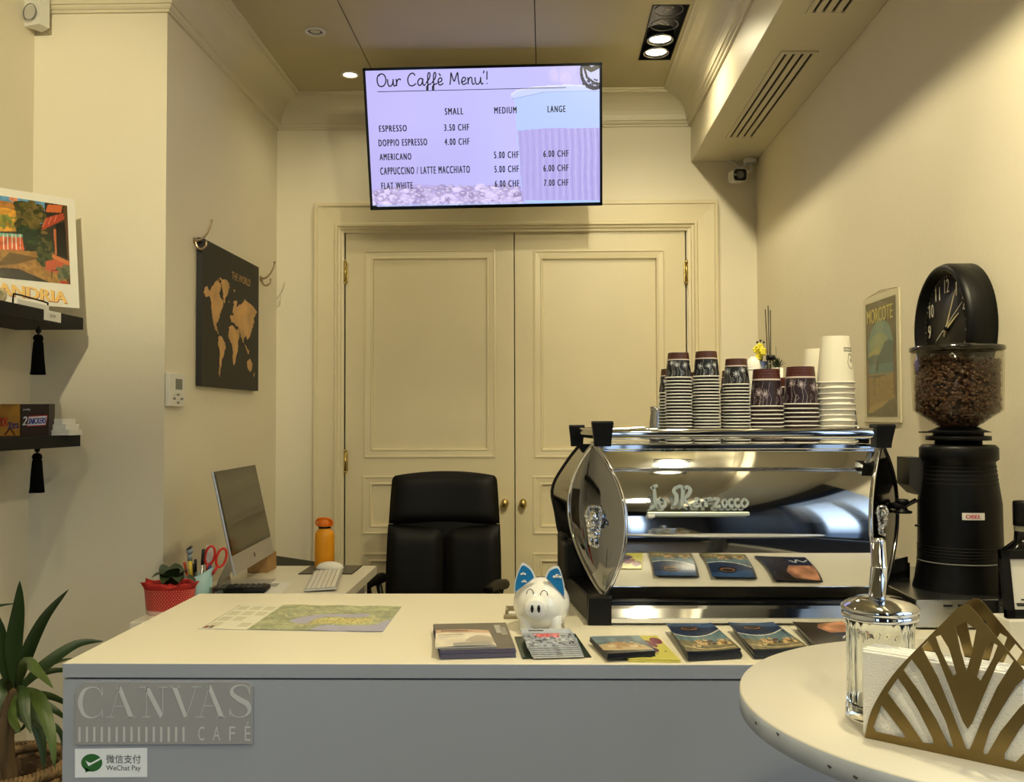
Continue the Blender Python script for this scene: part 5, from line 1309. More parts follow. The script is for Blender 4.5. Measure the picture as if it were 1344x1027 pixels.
# steam knob on the right
k_ = at(1184, 664, 2.02)
MB().tube([k_+V((-.02, 0, 0)), k_+V((.008, 0, 0))], .008, 10).lathe([(0, .0), (.02, .002), (.021, .006), (.012, .009), (.008, .02), (.016, .026), (.012, .032), (0, .033)], k_+V((.0, 0, -.018)), 20).build('steam_knob', black_pl, em)
MB().tube([k_+V((.004, 0, .0)), k_+V((.03, 0, .014))], .003, 8).build('steam_lever', black_mt, em)
ST_ = RT

# ================================================================== CUPS
def cup_profile(rr, rb, h): return [(0, h-.004), (rb-.002, h-.004), (rb-.001, h), (rb, h), (rr-.0005, .003), (rr+.0015, .0028), (rr+.0022, .0013), (rr+.0012, 0), (rr-.001, .001), (rb-.003, h-.006)]
def cup_painting(kind, seed):
    rg = random.Random(seed)
    if kind == 'white': base, band, ln = (238, 232, 214), None, (60, 58, 54)
    elif kind == 'black': base, band, ln = (14, 14, 19), (72, 36, 28), (215, 215, 220)
    else: base, band, ln = (38, 19, 30), (72, 28, 25), (200, 185, 190)
    P = Paint(300, 90, base)
    if kind == 'white':
        for k in range(2):
            x = .06+k*.5; Q = lambda u: x+(u-x)*1.7
            P.rect(Q(x), .26, Q(x+.085), .34, ln).rect(Q(x+.004), .28, Q(x+.081), .32, base)
            for j in range(6): P.rect(Q(x+.010+j*.012), .288, Q(x+.016+j*.012), .312, ln)
            P.line([(Q(x+.045+.022*cos(a_)*(1+.2*sin(3*a_))), .55+.17*sin(a_)) for a_ in [2*pi*q_/20 for q_ in range(21)]], .005, ln)
            P.line([(Q(x+.035), .42), (Q(x+.05), .40), (Q(x+.06), .46), (Q(x+.052), .52), (Q(x+.06), .58)], .004, ln); P.ell(Q(x+.05), .54, .010, .04, ln); P.line([(Q(x+.055), .4), (Q(x+.075), .45)], .004, ln)
        return P
    for k in range(9):
        cx_, cy_ = (k+.5)/9+rg.uniform(-.03, .03), rg.uniform(.42, .7)
        for q_ in range(13):
            a_ = 2*pi*q_/13+rg.random()*.2; L_ = rg.uniform(.026, .05); P.line([(cx_+.004*cos(a_), cy_+.012*sin(a_)), (cx_+L_*cos(a_), cy_+L_*3.0*sin(a_))], .0034, ln)
        P.line([(cx_, cy_), (cx_+.02, .8), (cx_+.01, 1)], .0022, ln)
        P.line([(cx_+.05, .35), (cx_+.03, .6), (cx_+.06, .8), (cx_+.045, 1)], .002, ln)
        P.line([(cx_-.06, 1), (cx_-.045, .75), (cx_-.02, .85), (cx_-.055, .95)], .002, ln)
    P.rect(0, 0, 1, .27, band)
    for i in range(70):
        for j in range(3): P.ell((i+.5*(j % 2))/70, .05+.08*j, .0018, .008, (150, 110, 96))
    P.rect(0, .27, 1, .31, (214, 198, 190))
    return P
cupw = pic_mat('cup_print', .35)
rim_w = mat('paper_rim', (228, 224, 216), .45)
slv_b = mat('cup_black', (26, 26, 30), .45, var=.5, vscale=150); slv_m = mat('cup_maroon', (52, 28, 38), .45, var=.4, vscale=150); slv_w = mat('cup_white', (236, 230, 212), .45)
def make_top(kind, rr, rb, h, seed):
    o = thing('paper_cup', '', 'cup')
    MB().lathe(cup_profile(rr, rb, h), n=40).build('cup_body', {'black': slv_b, 'maroon': slv_m, 'white': slv_w}[kind], o, w=False)
    P = cup_painting(kind, seed)
    picture('printed_sleeve', P, lambda x, y: V(((rb+.0004+(rr-rb)*y)*cos(2*pi*x), (rb+.0004+(rr-rb)*y)*sin(2*pi*x), (h-.0005)*(1-y)+.003*y)), cupw, o, w=False)
    MB().lathe([(rr-.001, .0002), (rr+.0014, 0), (rr+.0026, .0014), (rr+.0018, .003), (rr-.0005, .0032)], n=40).build('cup_rim', rim_w, o, w=False)
    return o
def make_nested(kind, rr, rb, h, pitch):
    """only the lip shows of an inner cup, its wall continues upward inside the next"""
    f = 1.35*pitch/h; rt = rr+(rb-rr)*f
    m = MB().lathe([(rt, h*f), (rr-.0006, .003)], n=32); m.mi = 1; m.lathe([(rr-.0006, .003), (rr+.0016, .0029), (rr+.0024, .0015), (rr+.0012, 0), (rr-.002, .0004)], n=32)
    o = m.build('paper_cup', [{'black': slv_b, 'maroon': slv_m, 'white': slv_w}[kind], rim_w])
    return tag(o, '', 'cup')
protos = {}
ORD = 'lowest second third fourth fifth sixth seventh eighth ninth tenth eleventh twelfth thirteenth fourteenth fifteenth sixteenth seventeenth eighteenth nineteenth twentieth twenty-first twenty-second twenty-third twenty-fourth twenty-fifth'.split()
def stack(pxl, pxr, y_topcup, y_rim0, kind, Y, where, n_override=None, row='front', h=None, rotz=0.0, taper=.79):
    a_, b_ = at(pxl, 540, Y), at(pxr, 540, Y); rr = (b_.x-a_.x)/2-.002; x = (a_.x+b_.x)/2
    zr = at(x and (pxl+pxr)/2, y_rim0, Y).z; zt_ = at((pxl+pxr)/2, y_topcup, Y).z; h = zt_-zr
    pitch = {'black': .0072, 'maroon': .0092, 'white': .0125}[kind]
    n = max(1, int(round((zr-ZC-.001)/pitch))); pitch = (zr-ZC-.001)/n
    rb = rr*taper
    key = (kind, round(rr, 3), round(pitch, 4))
    adj = {'black': 'black flower-print', 'maroon': 'maroon flower-print', 'white': 'plain white'}[kind]
    tp = make_top(kind, rr, rb, h, len(protos)+3); tp.location = (x, Y, zr); tp.rotation_euler = (0, 0, rotz)
    protos[len(protos)] = 1
    tag(tp, 'upside-down %s cup on top of %s' % (adj, where), 'cup', 'paper cups on the espresso machine')
    c0 = None
    for i in range(n):
        if c0 is None: c0 = make_nested(kind, rr, rb, h, pitch); c_ = c0
        else: c_ = c0.copy(); COL.objects.link(c_)
        jx = random.uniform(-.0008, .0008) if i else 0
        c_.location = (x+jx, Y+random.uniform(-.0006, .0006), ZC+.0004+pitch*i)
        tag(c_, '%s cup up from the tray in %s' % (ORD[i], where.replace('the ', '', 1)), 'cup', 'cups nested in '+where)
YC = 2.09
FR = -.9
stack(873, 908.8, 463.6, 497, 'black', YC, 'the first front stack from the left')
stack(909.6, 945.6, 461.8, 495.5, 'black', YC, 'the second front stack from the left')
stack(948.7, 985, 471.5, 506, 'black', YC, 'the third front stack from the left')
stack(984, 1028.6, 485, 534.5, 'maroon', YC, 'the fourth front stack from the left')
stack(1027.8, 1074.4, 482, 531.5, 'maroon', YC, 'the fifth front stack from the left')
stack(1072.5, 1122.4, 442.4, 503.5, 'white', YC, 'the tall white front stack', taper=.76, rotz=radians(-97))
YK = 2.185
stack(864.3, 898.5, 484.8, 517, 'black', YK, 'the half hidden back stack at the far left')
stack(902, 936, 489, 521, 'black', YK, 'the half hidden back stack second from the left')
stack(944.5, 978.5, 486.8, 519, 'black', YK, 'the half hidden back stack third from the left')
stack(1010, 1052, 496.5, 540, 'maroon', YK, 'the half hidden maroon back stack')
stack(1051, 1097, 459, 514, 'white', YK, 'the shorter white back stack', taper=.76, rotz=radians(-100))
stack(1090, 1125.5, 528, 560, 'black', YK+.0, 'the low back stack behind the white cups')
# grey metal jug edge at the left end of the tray, pale cup behind
c = at(866, 560, 2.27)
t = thing('milk_jug', 'small grey metal jug at the left end of the cup tray', 'jug', (c.x, 2.28, ZC))
hj = at(866, 534, 2.27).z-ZC
MB().lathe([(0, .001), (.024, .001), (.026, .01), (.024, hj*.6), (.021, hj*.85), (.023, hj), (.021, hj), (.019, hj*.85), (.02, .01), (0, .005)], n=28).build('jug_body', steel, t, w=False)
MB().tube(spl([(.022, 0, hj*.85), (.04, 0, hj*.8), (.04, 0, hj*.35), (.024, 0, hj*.25)], 5), .003, 8).build('jug_handle', steel, t, w=False)
# objects on the back of the tray: lamp-like white cup, flower pot, diffuser, succulent
YD = 2.275
def base_of(px): return at(px, 560, YD)
c = base_of(989.5); zt_ = at(989, 468.5, YD).z
t = thing('sugar_bowl', 'cream white rounded bowl behind the cups beside the yellow flowers', 'bowl', (c.x, YD, ZC))
hh = zt_-ZC; rb_ = .0195
MB().lathe([(0, .001), (.014, .001), (rb_, .02), (rb_, hh*.86), (rb_*.8, hh*.95), (rb_*.3, hh), (0, hh)], n=28).build('bowl', white_gl, t, w=False)
MB().lathe([(0, 0), (rb_*1.04, 0), (rb_*1.04, .003), (0, .003)], (0, 0, hh*.84), n=28).build('lid_edge', white_gl, t, w=False)
c = base_of(1003); zt_ = at(1003, 474, YD).z
t = thing('flower_pot', 'yellow flowers in a small blue pot behind the cups', 'flower pot', (c.x, YD+.02, ZC)); hh = zt_-ZC
MB().lathe([(0, .001), (.014, .001), (.017, hh), (.015, hh), (.013, hh-.008), (0, hh-.008)], n=24).build('pot', mat('pot_blue', (38, 52, 92), .35), t, w=False)
yel = mat('petal_yellow', (232, 214, 60), .5); rg = random.Random(3)
for k in range(5):
    fc = V((rg.uniform(-.012, .010), rg.uniform(-.012, .006), hh+.012+.006*k))
    mb = MB(); mb.sph(fc, .0035, 8, 6)
    for q_ in range(6):
        a_ = 2*pi*q_/6+k; mb.sph(fc+V((.006*cos(a_), -.001, .006*sin(a_))), (.0042, .0022, .0042), 8, 5)
    mb.build('flower', yel, t, w=False)
    MB().tube([V((0, 0, hh-.01)), fc], .0008, 5).build('stem', leafm, t, w=False)
for k in range(3): MB().sph((-.010+.008*k, 0, hh+.048+.004*(k % 2)), .003, 8, 6).tube([V((0, 0, hh)), V((-.010+.008*k, 0, hh+.048))], .0007, 5).build('bud', leafm, t, w=False)
c = base_of(1010.5)
t = thing('reed_diffuser', 'reed diffuser with black sticks behind the cup stacks', 'diffuser', (c.x+.001, YD-.01, ZC)); zb_ = at(1011, 480, YD).z-ZC; zk = at(1011, 467, YD).z-ZC
MB().lathe([(0, .001), (.016, .001), (.017, .004), (.017, zb_-.008), (.010, zb_+.003), (.010, zk-.006), (.0085, zk-.006), (.0085, zb_), (.015, zb_-.01), (.015, .004), (0, .004)], n=28).build('bottle', glass_m, t, w=False)
MB().lathe([(0, zk-.012), (.011, zk-.012), (.011, zk), (0, zk)], n=24).build('cap', black_pl, t, w=False)
MB().lathe([(0, .005), (.0145, .005), (.0145, zb_*.7), (0, zb_*.7)], n=24).build('oil', mat('diffuser_oil', (96, 88, 66), .2), t, w=False)
for px, py in ((1004.5, 406.5), (1008, 401.5), (1011, 407.5)):
    e_ = at(px, py, YD)-V((c.x+.001, YD-.01, ZC)); MB().tube([V((.0, 0, .01)), e_], .0012, 6).build('reed', black_mt, t, w=False)
c = base_of(1025)
t = thing('succulent', 'small spiky succulent in a white pot behind the cup stacks', 'plant', (c.x, YD+.035, ZC)); zp = at(1025, 482, YD).z-ZC
MB().lathe([(0, .001), (.012, .001), (.0165, zp), (.0145, zp), (.013, zp-.006), (0, zp-.006)], n=24).build('pot', white_gl, t, w=False)
for k in range(22):
    a_ = k*2.4; el_ = .25+1.2*(k/22); L_ = .032
    leaf((0, 0, zp-.004), (L_*cos(el_)*cos(a_), L_*cos(el_)*sin(a_), zp-.002+L_*sin(el_)), .0032, leafm, t, w=False, n=5)
MB().tube([(0.002, 0.01, zp), (.001, .01, zp+.055)], .0005, 5).build('thin_stem', leafm, t, w=False)
# ================================================================== GRINDER
GY = 2.00
gx = at(1258, 600, GY).x
ZK = at(1258, 787, 1.87).z   # top of the steel drawer base
t = thing('knock_box_drawer', 'stainless steel drawer base under the coffee grinder', 'drawer', (gx, 2.0, ZT))
kx0_, kx1_ = at(1204, 800, 1.86).x, at(1316, 800, 1.86).x
MB().bb(kx0_, kx1_, 1.865, 2.28, ZT+.004, ZK, .003, 2).build('drawer_body', steel, t)
for k in range(3): MB().bb(at(1240+k*19, 797, 1.86).x, at(1251+k*19, 797, 1.86).x, 1.8635, 1.866, at(1245, 797.5, 1.86).z, at(1245, 795.0, 1.86).z).build('slot', black_mt, t)
for x in (kx0_+.02, kx1_-.02):
    for y in (1.89, 2.25): MB().cyl((x, y, ZT), (x, y, ZT+.006), .012, n=12).build('rubber_foot', black_mt, t)
g = thing('coffee_grinder', 'tall black coffee grinder with a clear bean hopper', 'grinder', (gx, GY, ZK))
def gz(py, Y=GY): return at(1258, py, Y).z
def gr(pxl, pxr, Y=GY): return (at(pxr, 600, Y).x-at(pxl, 600, Y).x)/2
M2 = Matrix.Diagonal((1, .92, 1, 1))
prof = [(0, gz(780)), (gr(1197, 1318), gz(780)), (gr(1197, 1318), gz(772)), (gr(1201, 1315), gz(760)), (gr(1205.5, 1313), gz(738)), (gr(1206, 1312.5), gz(734)), (gr(1207, 1312), gz(700)), (gr(1207.5, 1311.5), gz(660)), (gr(1212, 1306), gz(625)), (gr(1214.5, 1304), gz(606)), (gr(1210, 1308), gz(603)), (gr(1210, 1308), gz(588)), (gr(1214, 1304), gz(584)), (0, gz(584))]
prof = [(r, z-ZK) for r, z in prof]
MB().lathe(prof, n=56, M=M2).build('grinder_body', mat('grinder_black', (6, 6, 7), .4, spec=.22), g, w=False)
for k in range(5):
    z = gz(612+k*5.5)-ZK; MB().lathe([(gr(1214+k*-.6, 1304+k*.6)+.0012, z+.0014), (gr(1214-k*.6, 1304+k*.6)+.0022, z), (gr(1214-k*.6, 1304+k*.6)+.0012, z-.0014)], n=56, M=M2).build('cooling_rib', black_mt, g, w=False)
for k in range(5):
    z = gz(715+k*4)-ZK; MB().lathe([(gr(1207, 1312)+.0008, z+.0012), (gr(1207, 1312)+.0018, z), (gr(1207, 1312)+.0008, z-.0012)], n=56, M=M2).build('cooling_rib', black_mt, g, w=False)
z = gz(735)-ZK; MB().lathe([(gr(1205.5, 1313), z+.0012), (gr(1205.5, 1313)+.0015, z), (gr(1205.5, 1313), z-.0012)], n=56, M=M2).build('seam_ring', grey_pl, g, w=False)
MB().lathe([(0, gz(585)-ZK), (gr(1231, 1289), gz(585)-ZK), (gr(1231, 1289), gz(577)-ZK), (gr(1219, 1299), gz(578)-ZK), (gr(1219, 1299), gz(572.5)-ZK), (gr(1229, 1291), gz(572)-ZK), (gr(1229, 1291), gz(566)-ZK), (gr(1213.5, 1295), gz(567.5)-ZK), (gr(1228, 1290), gz(564)-ZK), (gr(1233, 1284), gz(561)-ZK), (0, gz(561)-ZK)], n=48).build('adjustment_collar', black_pl, g, w=False)
hk_ = at(1214, 567, GY); MB().obb((gr(1231, 1289)*-1-.035, -.012, gz(567)-ZK-.002), (.04, 0, 0), (0, .02, 0), (0, 0, .003), .001).build('adjustment_lever', black_pl, g, w=False)
# maker label
lx0, lx1 = at(1267, 680, GY-.09).x-gx, at(1296, 680, GY-.09).x-gx; lz0, lz1 = at(1280, 684, GY-.09).z-ZK, at(1280, 674.5, GY-.09).z-ZK
RL = gr(1207.3, 1311.8)
def onbody(x, z, off=.0015): return V((x, -.92*math.sqrt(max(0, RL*RL-x*x))-off, z))
MB().grid([[onbody(lx0+(lx1-lx0)*k/8, z) for k in range(9)] for z in (lz0, lz1)]).build('label_plate', mat('label_white', (226, 222, 220), .4), g, w=False)
xm = (lx0+lx1)/2; uu_ = (onbody(lx1, 0)-onbody(lx0, 0)).normalized()
gl_ = g.location
text('OBEL', 'label_lettering', V(gl_)+onbody(xm-.002, (lz0+lz1)/2, .003), uu_, (0, 0, 1), (lx1-lx0)*.68, (lz1-lz0)*.55, mat('label_red', (186, 30, 50), .4), g, dup=.0006)
# dosing chute at the left and its arm
MB().prism([at(1193.5, 601, GY)-V(gl_), at(1214, 601, GY)-V(gl_), at(1214, 652, GY)-V(gl_), at(1207, 650, GY)-V(gl_), at(1193.5, 637, GY)-V(gl_)], (0, .07, 0)).build('rear_flap', mat('flap_grey', (40, 38, 34), .35), g, w=False)
MB().tube([at(1184, 668, GY)-V(gl_), at(1207, 656, GY)-V(gl_)], .0025, 8).build('cable', black_mt, g, w=False)
MB().tube([at(1201, 690, GY)-V(gl_), at(1210, 690.5, GY)-V(gl_)], .0025, 8).build('pin', black_mt, g, w=False)
# hopper
zt_, zb_, zc_ = gz(457)-ZK, gz(539)-ZK, gz(561)-ZK; rh, rh2 = gr(1200, 1314.5), gr(1203, 1313.5)
MB().lathe([(gr(1236, 1281), zc_), (rh2, zb_), (rh, zt_), (rh-.003, zt_), (rh2-.003, zb_+.001), (gr(1236, 1281)-.003, zc_+.002), (gr(1236, 1281), zc_)], n=64).build('bean_hopper', hopper_m, g, w=False)
MB().lathe([(0, zt_+.004), (rh*.55, zt_+.0045), (rh+.0015, zt_+.002), (rh+.0025, zt_-.003), (rh+.002, zt_-.006), (rh-.002, zt_-.006), (rh-.003, zt_), (0, zt_)], n=64).build('hopper_lid', mat('lid_smoke', (26, 23, 18), .12), g, w=False)
MB().bb(-.03, .03, -rh*.35, -rh*.1, zt_+.004, zt_+.008, .002, 2).build('lid_handle', black_gl, g, w=False)
# beans: thousands of them
bean = []
def add_bean(mb, c, rng):
    R_ = Matrix.Rotation(rng.uniform(0, 6.28), 3, 'Z') @ Matrix.Rotation(rng.uniform(0, 3.14), 3, 'X') @ Matrix.Rotation(rng.uniform(0, 3.14), 3, 'Y')
    bean.append((V(c), R_))
rg = random.Random(11); zfill = gz(477)-ZK
for i in range(2600):
    z = zc_+(zfill-zc_)*rg.random()**.8
    rmax = (gr(1236, 1281)+(rh2-gr(1236, 1281))*min(1, (z-zc_)/(zb_-zc_)))-.008
    a_ = rg.uniform(0, 2*pi); r_ = rmax*(1-.08*rg.random()); add_bean(None, (r_*cos(a_), r_*sin(a_), z), rg)
for i in range(900):
    a_ = rg.uniform(0, 2*pi); r_ = (rh-.009)*math.sqrt(rg.random()); add_bean(None, (r_*cos(a_), r_*sin(a_), zfill+.004+.004*sin(a_*2)-.006*(r_/rh)*0+rg.uniform(-.003, .004)), rg)
vs, fs = [], []
base = []
for i in range(1, 4):
    for k in range(6): base.append(V((.0058*sin(pi*i/4)*cos(2*pi*k/6), .0042*sin(pi*i/4)*sin(2*pi*k/6), .0036*cos(pi*i/4))))
base += [V((0, 0, .0036)), V((0, 0, -.0034))]
bf = [(i*6+k, i*6+(k+1) % 6, (i+1)*6+(k+1) % 6, (i+1)*6+k) for i in range(2) for k in range(6)]+[(18, (k+1) % 6, k) for k in range(6)]+[(19, 12+k, 12+(k+1) % 6) for k in range(6)]
for c_, R_ in bean:
    o_ = len(vs); vs += [tuple(c_+R_ @ v) for v in base]; fs += [tuple(o_+i for i in f) for f in bf]
me = bpy.data.meshes.new('coffee_beans'); me.from_pydata(vs, [], fs); me.polygons.foreach_set('use_smooth', [True]*len(fs)); me.materials.append(mat('coffee_bean', (84, 54, 34), .4, var=.35, vscale=60))
bo = bpy.data.objects.new('coffee_beans', me); COL.objects.link(bo); bo.location = g.location
tag(bo, 'dark roasted coffee beans filling the grinder hopper', 'coffee beans', kind='stuff')
MB().lathe([(0, zc_+.002), (gr(1236, 1281)-.012, zc_+.004), (rh2-.016, zb_+.002), (rh-.02, zfill-.004), (0, zfill-.002)], n=40).build('bean_core', mat('coffee_bean_core', (36, 20, 12), .7), bo, w=False)

# black tool beside the grinder with a chrome top
c = at(1188, 760, 2.12)
t = thing('tamping_station', 'black tamping stand between the machine and the grinder', 'tamping stand', (.795, 2.16, ZK+.0005))
hh = at(1188, 737, 2.12).z-ZK
MB().prism([V((-.035, -.05, 0)), V((.035, -.05, 0)), V((.035, -.05, hh*.93)), V((-.035, -.05, hh*.55))], (0, .1, 0)).build('stand_body', black_pl, t, w=False)
MB().lathe([(0, 0), (.028, 0), (.030, .004), (.026, .012), (0, .014)], (.0, .0, hh*.78), 24).build('steel_cap', chrome, t, w=False)
MB().obb((-.02, -.052, hh*.2), (.05, 0, .012), (0, .001, 0), (0, 0, .03)).build('rating_plate', mat('plate_dark', (34, 33, 32), .4), t, w=False)

# dark bottle and framed sign at the right edge
c = at(1350, 700, 1.80)
t = thing('dark_bottle', 'dark glossy bottle cut off by the right edge behind the framed notice', 'bottle', (c.x, 1.81, ZT)); b0z = ZT
def z_(py, Y=1.81): return at(1340, py, Y).z-ZT
MB().lathe([(0, .001), (.048, .001), (.050, .006), (.050, z_(735)), (.042, z_(722)), (.0215, z_(710)), (.020, z_(695)), (.020, z_(664)), (0, z_(664))], n=40).build('bottle_body', black_gl, t, w=False)
MB().lathe([(0, z_(690)), (.0225, z_(690)), (.0225, z_(660)), (.021, z_(658)), (0, z_(658))], n=32).build('cap', black_pl, t, w=False)
MB().lathe([(.0212, z_(697)), (.0212, z_(688))], n=32).build('neck_label', mat('neck_label_grey', (140, 134, 116), .4), t, w=False)
fyv = 1.70
fa, fb = at(1320.5, 725, fyv), at(1320.5, 812, fyv)
t = thing('framed_notice', 'black framed white notice at the right edge on a white block', 'picture frame', (fa.x+.10, fyv, ZT+.05))
x0, z1_, z0_ = fa.x, fa.z, at(1325, 812.5, fyv).z
x1_ = x0+.165; fr_ = .0155
def fpt(x, z): return V((x, fyv+.02*(z-z0_)/(z1_-z0_), z))
m = MB()
for (a_, b_, c_, d_) in ((x0, x0+fr_, z0_, z1_), (x1_-fr_, x1_, z0_, z1_), (x0, x1_, z1_-fr_, z1_), (x0, x1_, z0_, z0_+fr_)):
    m.prism([fpt(a_, c_), fpt(b_, c_), fpt(b_, d_), fpt(a_, d_)], (0, .012, 0))
m.build('frame', black_mt, t)
MB().prism([fpt(x0+fr_, z0_+fr_*.2)+V((0, .004, 0)), fpt(x1_-fr_, z0_+fr_*.2)+V((0, .004, 0)), fpt(x1_-fr_, z1_-fr_)+V((0, .004, 0)), fpt(x0+fr_, z1_-fr_)+V((0, .004, 0))], (0, .003, 0)).build('notice_sheet', paper, t)
for k, (x_, zf) in enumerate(((.030, .26), (.021, .20), (.022, .175), (.029, .09))):
    a_, b_ = fpt(x0+x_, z0_+(z1_-z0_)*zf), fpt(x1_-x_, z0_+(z1_-z0_)*zf)
    MB().obb(a_+V((0, .0035, 0)), b_-a_, (0, .0004, .0024), (0, -.0003, 0)).build('text_line', black_mt, t)
zbk = z0_
t = thing('white_block', 'white plastic block under the framed notice at the right edge', 'block', (x0+.08, fyv, ZT))
MB().bb(x0-.003, x0+.18, fyv-.015, fyv+.05, ZT+.0005, zbk-.0005, .002, 2).build('block_body', white_pl, t)

# ================================================================== COUNTER ITEMS
def ck(px, py): return atz(px, py, ZT)
# lake map lying flat
m0, m1, m2, m3 = ck(315, 794.5), ck(527, 797.5), ck(502, 831), ck(259.5, 826.5)
t = thing('tourist_map', 'unfolded tourist map with a pale legend flap lying on the counter', 'map', (m0+m1+m2+m3)/4)
P = Paint(300, 130, (158, 162, 128)); P.noise(16, .16, seed=3); P.noise(60, .12, seed=4)
P.blobs(260, (.27, 0, 1, 1), .006, [(204, 194, 142), (214, 204, 156), (150, 160, 110)], 5, .7)
rg2 = np.random.RandomState(8)
for k in range(26):
    x, y = .28+rg2.rand()*.7, rg2.rand()*.75; P.line(spl2([(x, y), (x+.04, y+.05-.1*rg2.rand()), (x+.09, y+.1-.2*rg2.rand()), (x+.15, y)], 4), .0035, (216, 208, 158), .8)
P.poly(spl2([(.44, .62), (.48, .5), (.54, .42), (.66, .38), (.8, .34), (.86, .38), (.82, .48), (.66, .48), (.58, .56), (.55, .74), (.5, .74), (.44, .68)], 4), (166, 164, 186))
P.poly(spl2([(.60, 1.0), (.66, .80), (.80, .80), (.92, .78), (.97, .60), (1.02, .55), (1.05, 1.02), (.62, 1.02)], 4), (166, 164, 186))
P.poly([(.57, .6), (.62, .52), (.80, .5), (.9, .58), (.9, .7), (.66, .76), (.58, .8)], (206, 190, 110), .55); P.blobs(70, (.56, .5, .92, .76), .006, [(176, 140, 80), (232, 216, 140), (150, 130, 70)], 6, .9)
P.rect(0, 0, .27, 1, (222, 218, 198))
for i in range(3):
    for j in range(4):
        if (i+j) % 5 != 4: P.rect(.03+i*.08, .10+j*.22, .03+i*.08+.06, .10+j*.22+.15, (200, 194, 168)); P.rect(.03+i*.08, .10+j*.22, .03+i*.08+.06, .11+j*.22, (150, 144, 124))
P.line([(.01, .05), (.015, .95)], .004, (110, 100, 80)); P.rect(.02, .88, .045, .97, (120, 50, 40)); P.rect(.05, .88, .07, .97, (90, 60, 50))
fnm = bil(m0, m1, m2, m3)
def mapf(x, y):
    p = fnm(x, y); p.z = ZT+.0012+.0016*abs(sin(pi*x*4))*(1 if x > .27 else .5)+.003*max(0, (x-.93))*y*6; return p
picture('map_print', P, mapf, print_m, t)
MB().prism([V((p.x, p.y, ZT+.0003)) for p in (m3, m2, m1, m0)], (0, 0, .0006)).build('map_sheet', paper, t)

# piggy bank
pcx, pcy = at(711, 800, 1.885).x, 1.885
t = thing('piggy_bank', 'white ceramic piggy bank with blue cloud-painted ears', 'piggy bank', (pcx, pcy, ZT))
bw = .058; zc_b = at(711, 793, 1.88).z-ZT
R_ = Matrix.Rotation(-.12, 3, 'Z')
MB().sph((0, 0, zc_b), (bw, .062, .054), 40, 28, R_).build('body', white_gl, t, w=False)
so_ = at(703.5, 799.5, 1.81); sc0 = V((so_.x-pcx, -.058, so_.z-ZT))
d_ = V((-.05, -1, -.05)).normalized(); Rq = d_.to_track_quat('Z', 'Y').to_matrix().to_4x4()
MB().lathe([(.0245, -.02), (.024, .008), (.0225, .014), (.0185, .0175), (0, .018)], sc0, 32, M=Rq @ Matrix.Diagonal((1, .9, 1, 1))).build('snout', white_gl, t, w=False)
for sx_ in (-1, 1): MB().sph(sc0+V((sx_*.0065-.001, -.0185, 0)), (.0032, .002, .0078), 12, 8).build('nostril', black_gl, t, w=False)
blue = mat('ear_blue', (38, 118, 176), .15, coat=.5)
def ear(pxs, label):
    base_l, base_r, tip = [at(*p, 1.85)-V((pcx, pcy, ZT)) for p in pxs]
    for s_, m_, off, nm in ((1.0, white_gl, 0, 'ear'), (.86, blue, -.0026, 'inner_ear')):
        ctr = (base_l+base_r+tip)/3; L_ = [ctr+(q_-ctr)*s_ for q_ in (base_l, base_r, tip)]
        a1 = L_[0].lerp(L_[2], .5)+(L_[0]-L_[1]).normalized()*.0085*s_; a2 = L_[1].lerp(L_[2], .5)+(L_[1]-L_[0]).normalized()*.0075*s_
        out = spl([L_[0], a1, L_[2]+(L_[0]-L_[1]).normalized()*.0055*s_, L_[2]+(L_[1]-L_[0]).normalized()*.0055*s_, a2, L_[1]], 5)
        cc_ = sum(out, V((0, 0, 0)))/len(out)
        MB().prism([p+V((0, off, 0)) for p in out], (0, .006 if nm == 'ear' else .003, 0)).build(nm, m_, t, w=False)
    for q_ in range(1 if label else 2):
        oo = ctr+(tip-ctr)*(.35-.55*q_)+V((0, -.0032, 0)); sc_ = 1.2 if label else .75
        mb = MB()
        for dx_, dz_, rr_ in ((-.005, 0, .0022), (0, .0015, .0032), (.005, -.0002, .0022), (.002, .003, .0018)): mb.lathe([(0, -.0004), (rr_*sc_, -.0004), (rr_*sc_, .0004)], oo+V((dx_*sc_, 0, dz_*sc_)), 14, 'Y')
        mb.build('painted_cloud', white_gl, t, w=False, weld=False)
ear([(674.5, 780), (703, 758), (685, 742)], 0); ear([(715, 758), (742, 786), (733, 746)], 1)
lnm = mat('line_brown', (110, 90, 84), .4)
def onpig(px, py, off=.0006):
    """point on the body ellipsoid seen at that place"""
    for Y in [1.80+.002*i for i in range(60)]:
        q_ = at(px, py, Y)-V((pcx, pcy, ZT+zc_b)); qq = R_.inverted() @ q_
        if (qq.x/bw)**2+(qq.y/.062)**2+(qq.z/.054)**2 <= 1.04: return at(px, py, Y)-V((pcx, pcy, ZT))
    return at(px, py, 1.84)-V((pcx, pcy, ZT))
for ex, s_ in ((695.8, -1), (714.2, 1)):
    MB().tube([onpig(ex+4.6*cos(a_), 780-6.2*sin(a_)+(1.5 if s_ > 0 else 0)) for a_ in [pi*k/12 for k in range(13)]], .0009, 6).build('smiling_eye', lnm, t, w=False)
for x_, y_ in ((-.030, -.030), (.026, -.036), (-.03, .032), (.032, .034)):
    MB().lathe([(.0, .0), (.0135, .0), (.0155, .003), (.0135, .012), (.0165, .030), (.01, .036)], (x_, y_, .0004), 24).build('foot', white_gl, t, w=False)
MB().bb(-.011, .011, -.002, .002, zc_b+.0535, zc_b+.0545).build('coin_slot', black_mt, t, w=False)
MB().tube(spl([(.01, .060, zc_b), (.018, .072, zc_b+.006), (.008, .076, zc_b+.012), (.012, .07, zc_b+.018)], 6), .0028, 8).build('tail', white_gl, t, w=False)
